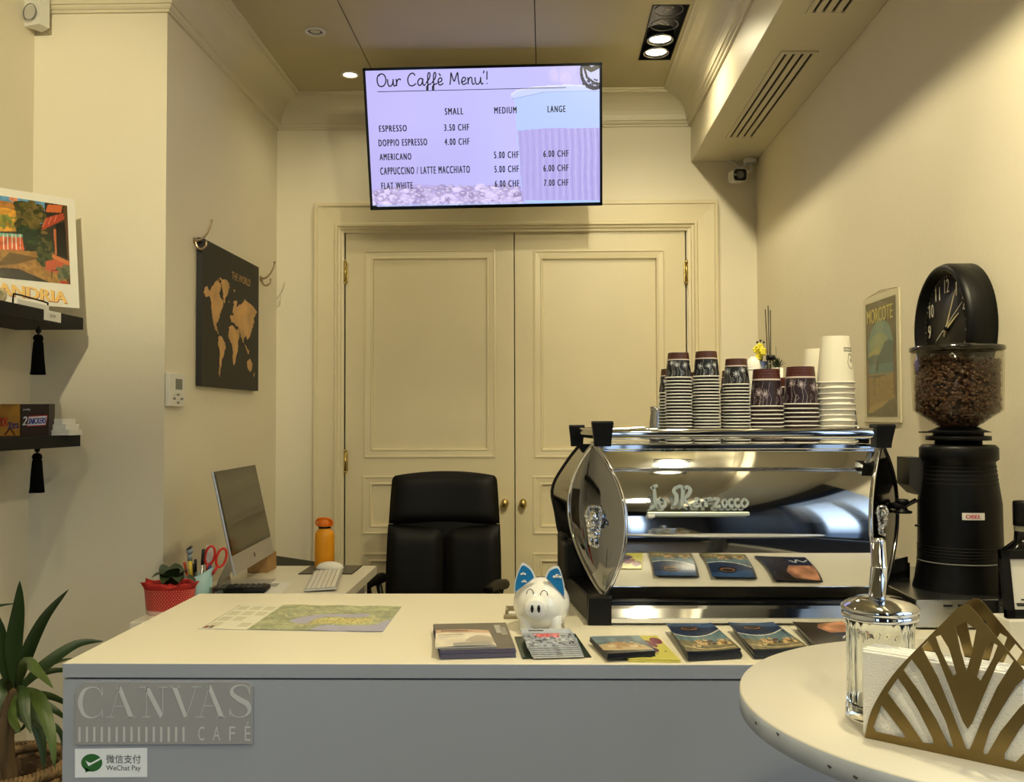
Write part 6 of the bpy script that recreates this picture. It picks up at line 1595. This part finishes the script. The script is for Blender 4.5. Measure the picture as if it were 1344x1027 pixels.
# little card tray behind
c0, c1 = ck(661, 813), ck(690, 813)
t = thing('card_holder', 'small grey card holder on the counter behind the piggy bank', 'card holder', (c0.x+.03, c0.y+.02, ZT))
gm2 = mat('holder_beige', (150, 138, 110), .5)
MB().bb(c0.x, c1.x, c0.y, c0.y+.012, ZT+.0005, ZT+.008, .001, 1).bb(c0.x+.003, c0.x+.008, c0.y+.012, c0.y+.05, ZT+.0005, ZT+.016).bb(c0.x+.003, c1.x, c0.y+.046, c0.y+.05, ZT+.0005, ZT+.018).build('holder', gm2, t)
MB().bb(c0.x+.009, c1.x-.003, c0.y+.018, c0.y+.044, ZT+.0005, ZT+.008).build('cards', paper, t)

# brochure stacks
def sheets(name, label, px, n, prints, rz, jitter, group, thick=.0013, cols=None, fan=0.0, shape=None, drift=(0, 0), curl=0.0):
    """px: 4 pixel corners TL TR BR BL of the pile on the counter"""
    q_ = [ck(*p) for p in px]; ctr = (q_[0]+q_[1]+q_[2]+q_[3])/4
    rgg = random.Random(hash(name) % 1000 if False else len(label)); edge_m = cols
    first = None; z = ZT+.0006
    for i in range(n):
        last = i >= n-len(prints)
        off = V((rgg.uniform(-jitter, jitter)+drift[0]*i, rgg.uniform(-jitter, jitter)+drift[1]*i, 0)); a_ = rgg.uniform(-1, 1)*jitter*4+fan*i
        o = thing(name, label[0] if i == n-1 else ORD[i]+' from the bottom, '+label[1], 'brochure', V((ctr.x, ctr.y, z))+off, a_, group)
        L = [p-V((ctr.x, ctr.y, ZT)) for p in q_]
        fn = bil(*L)
        def cf(x, y, fn=fn):
            p = fn(x, y); p.z = thick*.85+curl*(2*x-1)**2; return p
        if first is None or True:
            if first is None:
                rows = [[fn(k/8, 0)+V((0, 0, curl*(k/4-1)**2)) for k in range(9)], [fn(k/8, 1)+V((0, 0, curl*(k/4-1)**2)) for k in range(9)]]
                rows = [rows[0], rows[1], [p+V((0, 0, thick*.8)) for p in rows[1]], [p+V((0, 0, thick*.8)) for p in rows[0]], rows[0]]
                b_ = MB().grid(rows, False).build('sheet', edge_m, o, w=False); first = b_
            else: b_ = first.copy(); COL.objects.link(b_); b_.parent = o
        if last: picture('cover_print', prints[i-(n-len(prints))], cf, gloss_print, o, w=False)
        z += thick*1.05
    return z
def P_boat():
    P = Paint(110, 120, (30, 46, 78)); P.poly([(0, 0), (1, 0), (1, .2), (0, .1)], (46, 76, 118)); P.ell(.42, .2, .22, .1, (26, 22, 26)); P.ell(.42, .2, .17, .06, (150, 104, 70)); P.ell(.42, .19, .14, .04, (40, 36, 40))
    P.line(spl2([(0, .42), (.3, .5), (.65, .47), (1, .3)], 8), .03, (214, 214, 206)); P.poly([(0, .45), (.3, .53), (.65, .5), (1, .34), (1, .72), (.6, .74), (0, .6)], (96, 120, 128)); P.poly([(0, .6), (.6, .74), (1, .7), (1, 1), (0, 1)], (120, 112, 84))
    P.noise(12, .15); P.blobs(60, (.2, .62, .95, .85), .03, [(190, 150, 96), (70, 84, 60), (220, 190, 140), (96, 60, 44)], 3, .8); P.line(spl2([(.05, .82), (.4, .93), (.95, .92)], 6), .02, (214, 190, 140)); return P
blk_edge = mat('brochure_edge_dark', (30, 32, 38), .35); wht_edge = mat('brochure_edge_white', (205, 202, 196), .4); blue_edge = mat('brochure_edge_blue', (92, 88, 112), .4); yel_edge = mat('brochure_edge_yellow', (220, 210, 110), .4)
G1 = 'brochures fanned along the front of the counter'
# pile 1: grey folders with a beige leaflet
P1 = Paint(100, 90, (96, 92, 88)); P1.rect(.82, .1, .9, .42, (170, 170, 165)); P1.rect(.88, .2, .96, .5, (140, 140, 136))
sheets('brochure', ('dark grey topmost folder of the leftmost brochure pile', 'grey folder under the top of the leftmost brochure pile'), [(569, 831), (664, 829), (677, 864), (578, 867)], 9, [P1], 0, .0012, G1+', first pile', .0018, blue_edge)
P1b = Paint(140, 90, (214, 204, 184)); P1b.rect(0, 0, 1, .2, (186, 154, 126)); P1b.rect(.1, .05, .6, .12, (120, 90, 76)); P1b.noise(9, .08); P1b.poly([(.6, .5), (.75, .35), (1, .45), (1, .8), (.7, .8), (.5, .7)], (170, 158, 140)); P1b.rect(.05, .3, .5, .34, (150, 140, 128)); P1b.rect(.05, .42, .4, .45, (160, 150, 136)); P1b.poly([(.3, .8), (.9, .72), (1, 1), (.3, 1)], (150, 146, 138))
z1s = ZT+.0006+9*.0018*1.05
q_ = [atz(*p, z1s) for p in ((572, 829), (641, 829), (652, 850), (571, 852))]; ctr = sum(q_, V((0, 0, 0)))/4
t = thing('leaflet', 'beige illustrated leaflet lying on the leftmost brochure pile', 'leaflet', ctr, group=None)
picture('leaflet_print', P1b, lambda x, y: bil(*q_)(x, y)+V((0, 0, .0022+.0015*sin(pi*x))), print_m, t)
MB().prism([p+V((0, 0, .0003)) for p in q_[::-1]], (0, 0, .0014)).build('leaflet_paper', wht_edge, t)
# pile 2: silver city brochures, staggered
P2 = Paint(120, 100, (150, 156, 170)); P2.rect(0, 0, 1, .25, (176, 184, 200)); P2.poly([(.2, .3), (.75, .28), (.7, .5), (.25, .52)], (196, 66, 74)); P2.blobs(110, (0, .35, 1, 1), .03, [(60, 66, 76), (110, 116, 124), (190, 192, 196), (40, 44, 52)], 7, .9); P2.rect(.15, .08, .45, .16, (70, 74, 86)); P2.blobs(24, (.2, .3, .75, .5), .03, [(200, 60, 70), (220, 110, 110)], 8)
P2g = Paint(60, 60, (40, 58, 44)); P2g.noise(9, .3)
sheets('brochure', ('dark green cover sheet under the silver brochures, second pile from the left', 'dark green sheet in the second pile from the left'), [(676, 838), (755, 834), (776, 864), (686, 866)], 2, [P2g], 0, .001, G1+', second pile', .0012, blk_edge)
zz_ = ZT+.0006+2*.0012*1.05
def pile(name, label, px, n, P, group, thick, edge, drift, ztop0, jitter=.001, fan=0.0, curl=0.0):
    q_ = [atz(*p, ztop0) for p in px]; ctr = sum(q_, V((0, 0, 0)))/4; rgg = random.Random(n); first = None
    for i in range(n):
        o = thing(name, label[0] if i == n-1 else ORD[i]+' from the bottom, '+label[1], 'brochure', V((ctr.x, ctr.y, ztop0+i*thick*1.06))+V((drift[0]*i+rgg.uniform(-jitter, jitter), drift[1]*i+rgg.uniform(-jitter, jitter), 0)), fan*i+rgg.uniform(-1, 1)*jitter*3, group)
        L = [p-ctr for p in q_]; fn = bil(*L)
        if first is None:
            A_ = [fn(k/8, 0)+V((0, 0, curl*(k/4-1)**2)) for k in range(9)]; B_ = [fn(k/8, 1)+V((0, 0, curl*(k/4-1)**2)) for k in range(9)]; up_ = V((0, 0, thick*.85))
            first = MB().grid([A_, B_, [p+up_ for p in B_], [p+up_ for p in A_], A_], False).grid([[p, p+up_] for p in (A_[0], B_[0])], False).grid([[p, p+up_] for p in (A_[-1], B_[-1])], False).build('sheet', edge, o, w=False)
        else: b_ = first.copy(); COL.objects.link(b_); b_.parent = o
        if i == n-1 or abs(drift[0])+abs(drift[1]) > .002:
            if i == n-1 or not pile.__dict__.get('c'): pass
            picture('cover_print', P, lambda x, y: fn(x, y)+V((0, 0, thick*.88+curl*(2*x-1)**2)), gloss_print, o, w=False)
pile('brochure', ('topmost silver city brochure of the second pile', 'silver city brochure in the staggered second pile'), [(690, 839), (756, 839), (766, 863), (700, 865)], 6, P2, G1+', second pile top', .0026, wht_edge, (-.0022, .0032), zz_, .001)
# pile 3: yellow flyers and a landscape booklet
P3 = Paint(110, 90, (206, 198, 96)); P3.blobs(16, (.1, .1, .9, .7), .1, [(120, 40, 60), (84, 34, 70), (150, 46, 40)], 3); P3.rect(.1, .74, .7, .78, (60, 60, 30)); P3.rect(.1, .84, .5, .92, (60, 70, 40)); P3.blobs(12, (.1, .2, .9, .7), .03, [(34, 60, 120), (40, 90, 60)], 5)
pile('flyer', ('topmost yellow flyer with berry pictures in the third pile', 'yellow flyer with berry pictures in the third pile'), [(800, 838), (862, 838), (893, 870), (826, 869)], 4, P3, G1+', yellow flyers', .0012, yel_edge, (0, 0), ZT+.0006, .0015)
P3b = Paint(110, 80, (96, 110, 116)); P3b.rect(0, 0, 1, .35, (110, 126, 136)); P3b.noise(8, .2); P3b.poly([(0, .5), (.4, .4), (.9, .6), (1, .9), (0, .8)], (190, 168, 130)); P3b.blobs(30, (.2, .4, .8, .7), .05, [(160, 120, 80), (214, 196, 160)], 2, .7); P3b.poly([(0, .8), (.6, .9), (1, 1), (0, 1)], (70, 66, 60))
pile('brochure', ('topmost landscape booklet over the yellow flyers', 'landscape booklet in the third pile'), [(774, 843), (838, 841), (860, 862), (797, 866)], 6, P3b, G1+', landscape booklets', .0016, blk_edge, (0, 0), ZT+.0006+4*.0013, .001)
P3c = Paint(80, 30, (205, 205, 210)); P3c.rect(.05, .3, .5, .6, (90, 90, 100)); P3c.blobs(8, (.6, .2, .95, .8), .05, [(120, 50, 60), (60, 40, 40)], 3)
pile('flyer', ('small white flyer at the back of the third pile', 'white flyer'), [(777, 836), (826, 835), (838, 843), (781, 844)], 1, P3c, G1+', white flyer', .0012, wht_edge, (0, 0), ZT+.0006+4*.0013, .0005)
# piles 4..6: blue aerial brochures
PB = P_boat()
pile('brochure', ('topmost blue lake brochure of the fourth pile', 'blue lake brochure in the fourth pile'), [(880, 830), (940, 830), (974, 865), (903, 869)], 9, PB, G1+', fourth pile', .0017, blk_edge, (-.0006, .0004), ZT+.0006, .0012, .004, .002)
pile('brochure', ('topmost blue lake brochure of the fifth pile, right of the fourth', 'blue lake brochure in the fifth pile'), [(962, 829), (1022, 829), (1062, 862), (990, 866)], 9, PB, G1+', fifth pile', .0017, blk_edge, (-.0006, .0004), ZT+.0006, .0012, .005, .002)
PR = Paint(100, 100, (50, 40, 34)); PR.poly([(.3, .1), (1, 0), (1, .6), (.5, .5)], (176, 124, 94)); PR.poly([(0, 0), (.5, 0), (.2, .6), (0, .7)], (40, 32, 26)); PR.noise(9, .3); PR.poly([(.5, .5), (1, .5), (1, 1), (.6, 1)], (24, 30, 54)); PR.line(spl2([(.6, .75), (.7, .65), (.75, .8), (.85, .68), (.95, .78)], 6), .025, (225, 225, 230))
pile('brochure', ('topmost brown portrait brochure of the rightmost pile', 'brown portrait brochure in the rightmost pile'), [(1046, 827), (1112, 827), (1150, 855), (1072, 858)], 8, PR, G1+', rightmost pile', .0017, blk_edge, (-.0006, .0004), ZT+.0006, .0012, .005, .002)

# ================================================================== ROUND TABLE IN FRONT
ZR = CAMZ-.323; TX, TY, TR_ = .522, 1.052, .296
t = thing('bistro_table', 'round white standing table in the right foreground', 'table', (TX, TY, 0))
tt = mat('table_white', (204, 198, 184), .33, var=.02); te = mat('table_edge_shaded', (176, 184, 198), .5, var=.1, vscale=25)  # edge of the white top tinted blue-grey, cool daylight painted in
m = MB().lathe([(0, ZR), (TR_-.002, ZR), (TR_, ZR-.0015)], (TX, TY, 0), 120); m.mi = 1; m.lathe([(TR_, ZR-.0015), (TR_, ZR-.023), (TR_-.002, ZR-.024), (0, ZR-.024)], (TX, TY, 0), 120)
m.build('table_top', [tt, te], t)
for px, py in ((990, 941), (1043, 959), (1109, 988), (1141, 999), (1209, 1021)):
    a_ = atz(px, py, ZR-.004); d_ = V((a_.x-TX, a_.y-TY, 0)).normalized(); p = V((TX, TY, ZR-.003-.010*random.random()))+d_*(TR_+.0001); s_ = V((-d_.y, d_.x, 0))
    MB().prism([p-s_*.002, p+s_*.003-V((0, 0, .001)), p+s_*.001-V((0, 0, .0035)), p-s_*.0025-V((0, 0, .002))], d_*.0003).build('edge_chip', mat('chip_dark', (70, 66, 64), .8), t)
MB().lathe([(0, ZR-.024), (.09, ZR-.024), (.09, ZR-.03), (.03, ZR-.034), (.03, .03), (0, .03)], (TX, TY, 0), 32).build('column', steel, t)
MB().lathe([(0, 0), (.22, 0), (.22, .006), (.05, .03), (0, .03)], (TX, TY, 0), 48).build('base_plate', steel, t)

# sugar dispenser
jp = V((at(1156.5, 940, .995).x, .995, ZR+.0003))
t = thing('sugar_dispenser', 'fluted glass sugar dispenser with chrome lid and spout', 'sugar dispenser', jp)
k_ = .995/F
gh = at(1156, 803, .995).z-ZR; rj = 43.5*k_
fl = lambda a_, z: (-.035*(abs(cos(a_*11))**1.5) if .018 < z < gh-.016 else 0)
outer = [(0, .0), (rj*.96, 0), (rj, .003), (rj, .013), (rj*.97, .018), (rj*.97, .020)]+[(rj*.97, .020+(gh-.040)*k/8) for k in range(1, 9)]+[(rj*.97, gh-.016), (rj*1.0, gh-.008), (rj*.98, gh)]
inner = [(rj*.9, gh), (rj*.88, gh-.02), (rj*.86, .02), (rj*.8, .009), (0, .008)]
MB().lathe(outer+inner, n=128, flute=lambda a_, z: fl(a_, z)).build('glass_jar', jar_m, t, w=False)
MB().lathe([(rj*1.02, gh-.007), (rj*1.08, gh-.006), (rj*1.09, gh-.002), (rj*1.05, gh), (rj*1.10, gh+.002), (rj*1.11, gh+.005), (rj*1.06, gh+.007), (rj*.95, gh+.0095), (rj*.7, gh+.0138), (rj*.35, gh+.0165), (0, gh+.017)], n=64).build('chrome_lid', chrome, t, w=False)
s0, s1, s2 = [at(*p, .995)-jp for p in ((1152.5, 777, ), (1152.5, 740), (1151, 709))]
s0 = V((-.003, 0, gh+.012)); s1 = at(1154, 745, .995)-jp; s2 = at(1152.5, 712, .995)-jp
MB().tube([s0, s1, s1+V((0, 0, .0006)), s1+V((0, 0, .0012)), s2], [.0088, .0086, .0092, .0082, .0076], 20).tube([s2, s2+V((-.0005, 0, .004))], [.0076, .005], 20).build('spout', chrome, t, w=False)
# sugar left inside: a thin layer
MB().lathe([(0, .0085), (rj*.80, .0095), (rj*.82, .016), (0, .0175)], n=48).build('sugar', mat('sugar_white', (232, 226, 206), .8, bump=.4, bscale=900), t, w=False)

# napkin holder
hA = V((at(1135, 969, .923).x, .923, 0)); hA = atz(1135, 969, ZR); hB = atz(1344, 1014, ZR)
hd = (hB-hA).normalized(); hn = V((-hd.y, hd.x, 0)); hn = hn if hn.y > 0 else -hn
Wn, Hn = .192, .146
t = thing('napkin_holder', 'brass fan-cut napkin holder on the round table', 'napkin holder', hA+hd*Wn/2)
def outline_half(f):
    """pointed arch: f 0..1 from base corner to apex; returns (x, z)"""
    return None
arch = spl2([(0, 0), (.008, .030), (.028, .066), (.055, .100), (.078, .127), (.088, .139), (.0935, .1435)], 6)
arch = [(x, z) for x, z in arch]; full = arch+[(Wn-x, z) for x, z in arch[::-1]]
# slots measured on the photo (crop px) mapped onto the plate plane
nP = hd.cross(V((0, 0, 1)))
def pl2(x, y):
    p = atp(960+x*384/1344, 760+y*384/1344, hA, nP)-hA; return (p.dot(hd), p.z)
slots_l = [[(690,585),(802,730),(788,735),(665,708),(652,688)], [(765,462),(718,530),(800,640),(868,740),(880,758),(928,766),(925,740),(860,610),(800,510)], [(828,375),(790,425),(860,520),(940,650),(1000,775),(1015,782),(1018,770),(985,660),(930,545),(870,430)], [(905,310),(858,345),(930,450),(1000,570),(1050,700),(1072,782),(1080,785),(1084,775),(1060,660),(1030,520),(985,410),(940,345)]]
ctr_s = [[(1040,190),(1062,172),(1098,190),(1112,215),(1100,330),(1083,425),(1070,400),(1048,290)]]
axis = pl2(1078, 600)[0]
allslots = []
L2 = [[pl2(*p) for p in s_] for s_ in slots_l]
apx = Wn/2
dx_ = apx-pl2(1082, 500)[0]
for s_ in L2[:3]: allslots.append(s_); allslots.append([(Wn-x, z) for x, z in s_])
# long inner petals and diamonds, built symmetric about the axis
def sym(pts): return pts+[(Wn-x, z) for x, z in pts[::-1]]
vz = pl2(1078, 780)[1]
inn = [(apx-.0015, .009), (apx-.013, .040), (apx-.026, .072), (apx-.040, .098), (apx-.034, .105), (apx-.026, .092), (apx-.016, .066), (apx-.004, .034), (apx, .028)]
allslots.append(sym(inn[:1]+inn[1:]))
allslots.append([(apx-.009, .122), (apx, .128), (apx+.009, .122), (apx+.005, .100), (apx, .082), (apx-.005, .100)])
for sg_ in (-1, 1): allslots.append([(apx+sg_*.016, .104), (apx+sg_*.021, .113), (apx+sg_*.027, .110), (apx+sg_*.023, .098), (apx+sg_*.012, .075), (apx+sg_*.009, .078)])
def clean(s_):
    s_ = [p for i, p in enumerate(s_) if math.hypot(p[0]-s_[i-1][0], p[1]-s_[i-1][1]) > 2e-4]; return s_
def plate(name, off):
    c = bpy.data.curves.new(name, 'CURVE'); c.dimensions = '2D'; c.fill_mode = 'BOTH'; c.extrude = .0005
    for pts in [full]+[clean(s_) for s_ in allslots]:
        sp = c.splines.new('POLY'); sp.points.add(len(pts)-1); sp.use_cyclic_u = True
        for q_, (x, z) in zip(sp.points, pts): q_.co = (x, z, 0, 1)
    ob = bpy.data.objects.new('tmp', c); COL.objects.link(ob)
    me = bpy.data.meshes.new_from_object(ob.evaluated_get(bpy.context.evaluated_depsgraph_get())); bpy.data.objects.remove(ob)
    for v in me.vertices: x, z, d_ = v.co; v.co = hA+hd*x+V((0, 0, z+.001))+hn*(off+d_)
    me.materials.clear(); me.materials.append(gold); me.transform(wloc(t).inverted())
    o = bpy.data.objects.new(name, me); COL.objects.link(o); o.parent = t
TH = .040
plate('front_plate', 0); plate('rear_plate', TH)
MB().obb(hA+V((0, 0, .0003)), hd*Wn, hn*TH, (0, 0, .001)).build('base_plate', gold, t)
# napkins between the plates
n0 = hA+hd*(-.004)+hn*.004+V((0, 0, .0022))
for i in range(11):
    o_ = n0+hn*(.003*i)+hd*random.uniform(-.0015, .0015)
    nk_ = thing('paper_napkin', ('frontmost' if i == 0 else 'rearmost' if i == 10 else ['', 'second', 'third', 'fourth', 'fifth', 'sixth', 'seventh', 'eighth', 'ninth', 'tenth'][i])+' white folded napkin from the front in the brass holder', 'napkin', o_+hd*.07, group='napkins in the brass holder')
    h_ = .0835+random.uniform(-.0015, .002)
    MB().obb(o_, hd*.146, hn*.0027, (0, 0, h_), .0008, 1).build('napkin_fold', mat('napkin_white', (240, 238, 232), .85, bump=.5, bscale=500), nk_)

# ================================================================== PLANT AT THE LEFT
BX, BY, BZ = at(8, 1010, 2.12).x, 2.12, at(30, 1008, 2.12).z
br = (at(84, 1010, 2.12).x-BX)
t = thing('potted_dracaena', 'leafy green yucca plant in a wicker basket beside the counter', 'plant', (BX, BY, 0))
wick = mat('wicker', (140, 112, 74), .7, var=.4, vscale=40)
MB().lathe([(0, .0), (br*.72, 0), (br*.93, BZ-.02), (br*.88, BZ-.02), (br*.66, .02), (0, .02)], (BX, BY, 0), 40).build('basket_wall', mat('wicker_dark', (84, 62, 40), .8, var=.4, vscale=30), t)
mb = MB(); nrow = int(BZ/.018)
for i in range(nrow+1):
    z = BZ*i/nrow; r_ = br*(.74+.22*i/nrow)
    mb.tube([V((BX+(r_+.004*sin(20*a_+pi*(i % 2)))*cos(a_), BY+(r_+.004*sin(20*a_+pi*(i % 2)))*sin(a_), z+.003*sin(9*a_))) for a_ in [2*pi*k/80 for k in range(80)]], .0085 if i < nrow else .012, 6, closed=True)
o = mb.build('wicker_weave', wick, t, weld=False); o['kind'] = 'stuff'
mb = MB()
for k in range(90):
    a_ = 2*pi*k/90; mb.tube([V((BX+(br*.96)*cos(a_), BY+(br*.96)*sin(a_), BZ-.014)), V((BX+(br*1.03)*cos(a_+.05), BY+(br*1.03)*sin(a_+.05), BZ+.004)), V((BX+(br*.95)*cos(a_+.1), BY+(br*.95)*sin(a_+.1), BZ+.014))], .005, 5)
o = mb.build('rim_binding', wick, t, weld=False); o['kind'] = 'stuff'
MB().lathe([(0, BZ-.09), (br*.87, BZ-.09), (br*.87, BZ-.10)], (BX, BY, 0), 30).build('soil', mat('soil', (34, 26, 20), .9, bump=1, bscale=60), t)
rg = random.Random(2)
mb = MB()
for k in range(16):
    a_, r_ = rg.uniform(0, 6.28), br*.8*math.sqrt(rg.random()); mb.sph((BX+r_*cos(a_), BY+r_*sin(a_), BZ-.08), (rg.uniform(.012, .03), rg.uniform(.012, .03), .015), 8, 5)
o = mb.build('pebbles', mat('pebble', (170, 166, 156), .6), t, weld=False); o['kind'] = 'stuff'
stem_m = mat('stem_brown', (104, 84, 56), .8, bump=.8, bscale=50)
tops = [at(22, 905, 2.12), at(0, 915, 2.2), at(-30, 930, 2.1)]
MB().tube(spl([V((BX+.02, BY, BZ-.09)), at(8, 970, 2.12), tops[0]], 6), .017, 10).build('trunk', stem_m, t)
MB().tube(spl([V((BX-.05, BY+.05, BZ-.09)), at(-10, 980, 2.2), tops[1]], 6), .015, 10).build('trunk', stem_m, t)
lf = mat('yucca_leaf', (46, 66, 28), .42, var=.3, vscale=7, bump=.3, bscale=30); lf2 = mat('yucca_leaf_light', (78, 98, 42), .42, var=.25, vscale=9)
def strap(pts, wdt, m_=None, n=10, fold=.22, Y=None):
    P_ = spl([at(*p) if len(p) == 3 else p for p in pts], 6); N = len(P_); rows = []
    for i, p in enumerate(P_):
        f = i/(N-1); d_ = P_[min(i+1, N-1)]-P_[max(i-1, 0)]
        view = (p-CAM).normalized(); side_ = d_.cross(view+V((rg2_(i), 0, 0))).normalized() if d_.length > 0 else V((1, 0, 0))
        u_ = side_.cross(d_).normalized(); w_ = .86*wdt*max(.02, min(1, .35+f*2.2)*(1-max(0, (f-.35)/.65)**1.7))
        rows.append([p-side_*w_+u_*w_*fold, p-side_*w_*.45+u_*w_*fold*.3, p, p+side_*w_*.45+u_*w_*fold*.3, p+side_*w_+u_*w_*fold])
    MB().grid(rows).build('leaf', m_ or lf, t)
def rg2_(i): return 0
C0 = (20, 905)
leaves = [([(20, 902, 2.12), (18, 850, 2.10), (24, 800, 2.08), (26, 763, 2.06)], .021), ([(22, 905, 2.1), (34, 862, 2.05), (58, 812, 2.0), (90, 774, 1.95)], .017),
 ([(14, 905, 2.12), (4, 860, 2.1), (-8, 812, 2.08), (-30, 760, 2.06)], .02), ([(10, 902, 2.16), (4, 830, 2.2), (-10, 800, 2.2), (24, 792, 2.2)], .008),
 ([(26, 905, 2.1), (58, 874, 2.12), (100, 846, 2.16), (136, 842, 2.2)], .016), ([(26, 900, 2.1), (50, 886, 2.14), (80, 880, 2.2), (120, 886, 2.25)], .009),
 ([(24, 900, 2.08), (34, 870, 2.0), (52, 884, 1.93), (70, 904, 1.9)], .014), ([(28, 905, 2.06), (50, 918, 2.0), (66, 960, 1.96), (72, 1010, 1.94)], .018),
 ([(26, 912, 2.1), (42, 934, 2.06), (54, 972, 2.04), (58, 1012, 2.03)], .017), ([(22, 902, 2.05), (30, 910, 1.98), (34, 940, 1.95), (41, 964, 1.93)], .014),
 ([(16, 904, 2.1), (4, 900, 2.02), (-6, 930, 1.98), (-10, 985, 1.95)], .018), ([(28, 918, 2.12), (52, 912, 2.16), (80, 920, 2.2), (108, 940, 2.25)], .010),
 ([(28, 922, 2.1), (48, 920, 2.1), (74, 934, 2.1), (90, 948, 2.12)], .011), ([(24, 916, 2.1), (28, 940, 2.04), (44, 950, 2.0), (58, 958, 1.98)], .010),
 ([(20, 912, 2.1), (16, 940, 2.0), (24, 958, 1.96), (27, 958, 1.95)], .010), ([(26, 905, 2.12), (40, 890, 2.14), (66, 872, 2.2), (96, 864, 2.3)], .010),
 ([(24, 912, 2.14), (38, 932, 2.2), (30, 956, 2.2), (10, 966, 2.2)], .006), ([(6, 915, 2.2), (-20, 880, 2.2), (-30, 850, 2.2), (-60, 850, 2.2)], .016),
 ([(6, 915, 2.2), (-6, 930, 2.24), (4, 960, 2.22), (6, 992, 2.2)], .012), ([(10, 910, 2.14), (2, 905, 2.05), (-14, 915, 2.0), (-30, 950, 2.0)], .016), ([(30, 925, 2.16), (46, 940, 2.18), (78, 960, 2.2), (84, 995, 2.2)], .010)]
for i, (pts, w_) in enumerate(leaves): strap(pts, w_, lf2 if i in (7, 6, 14) else lf)
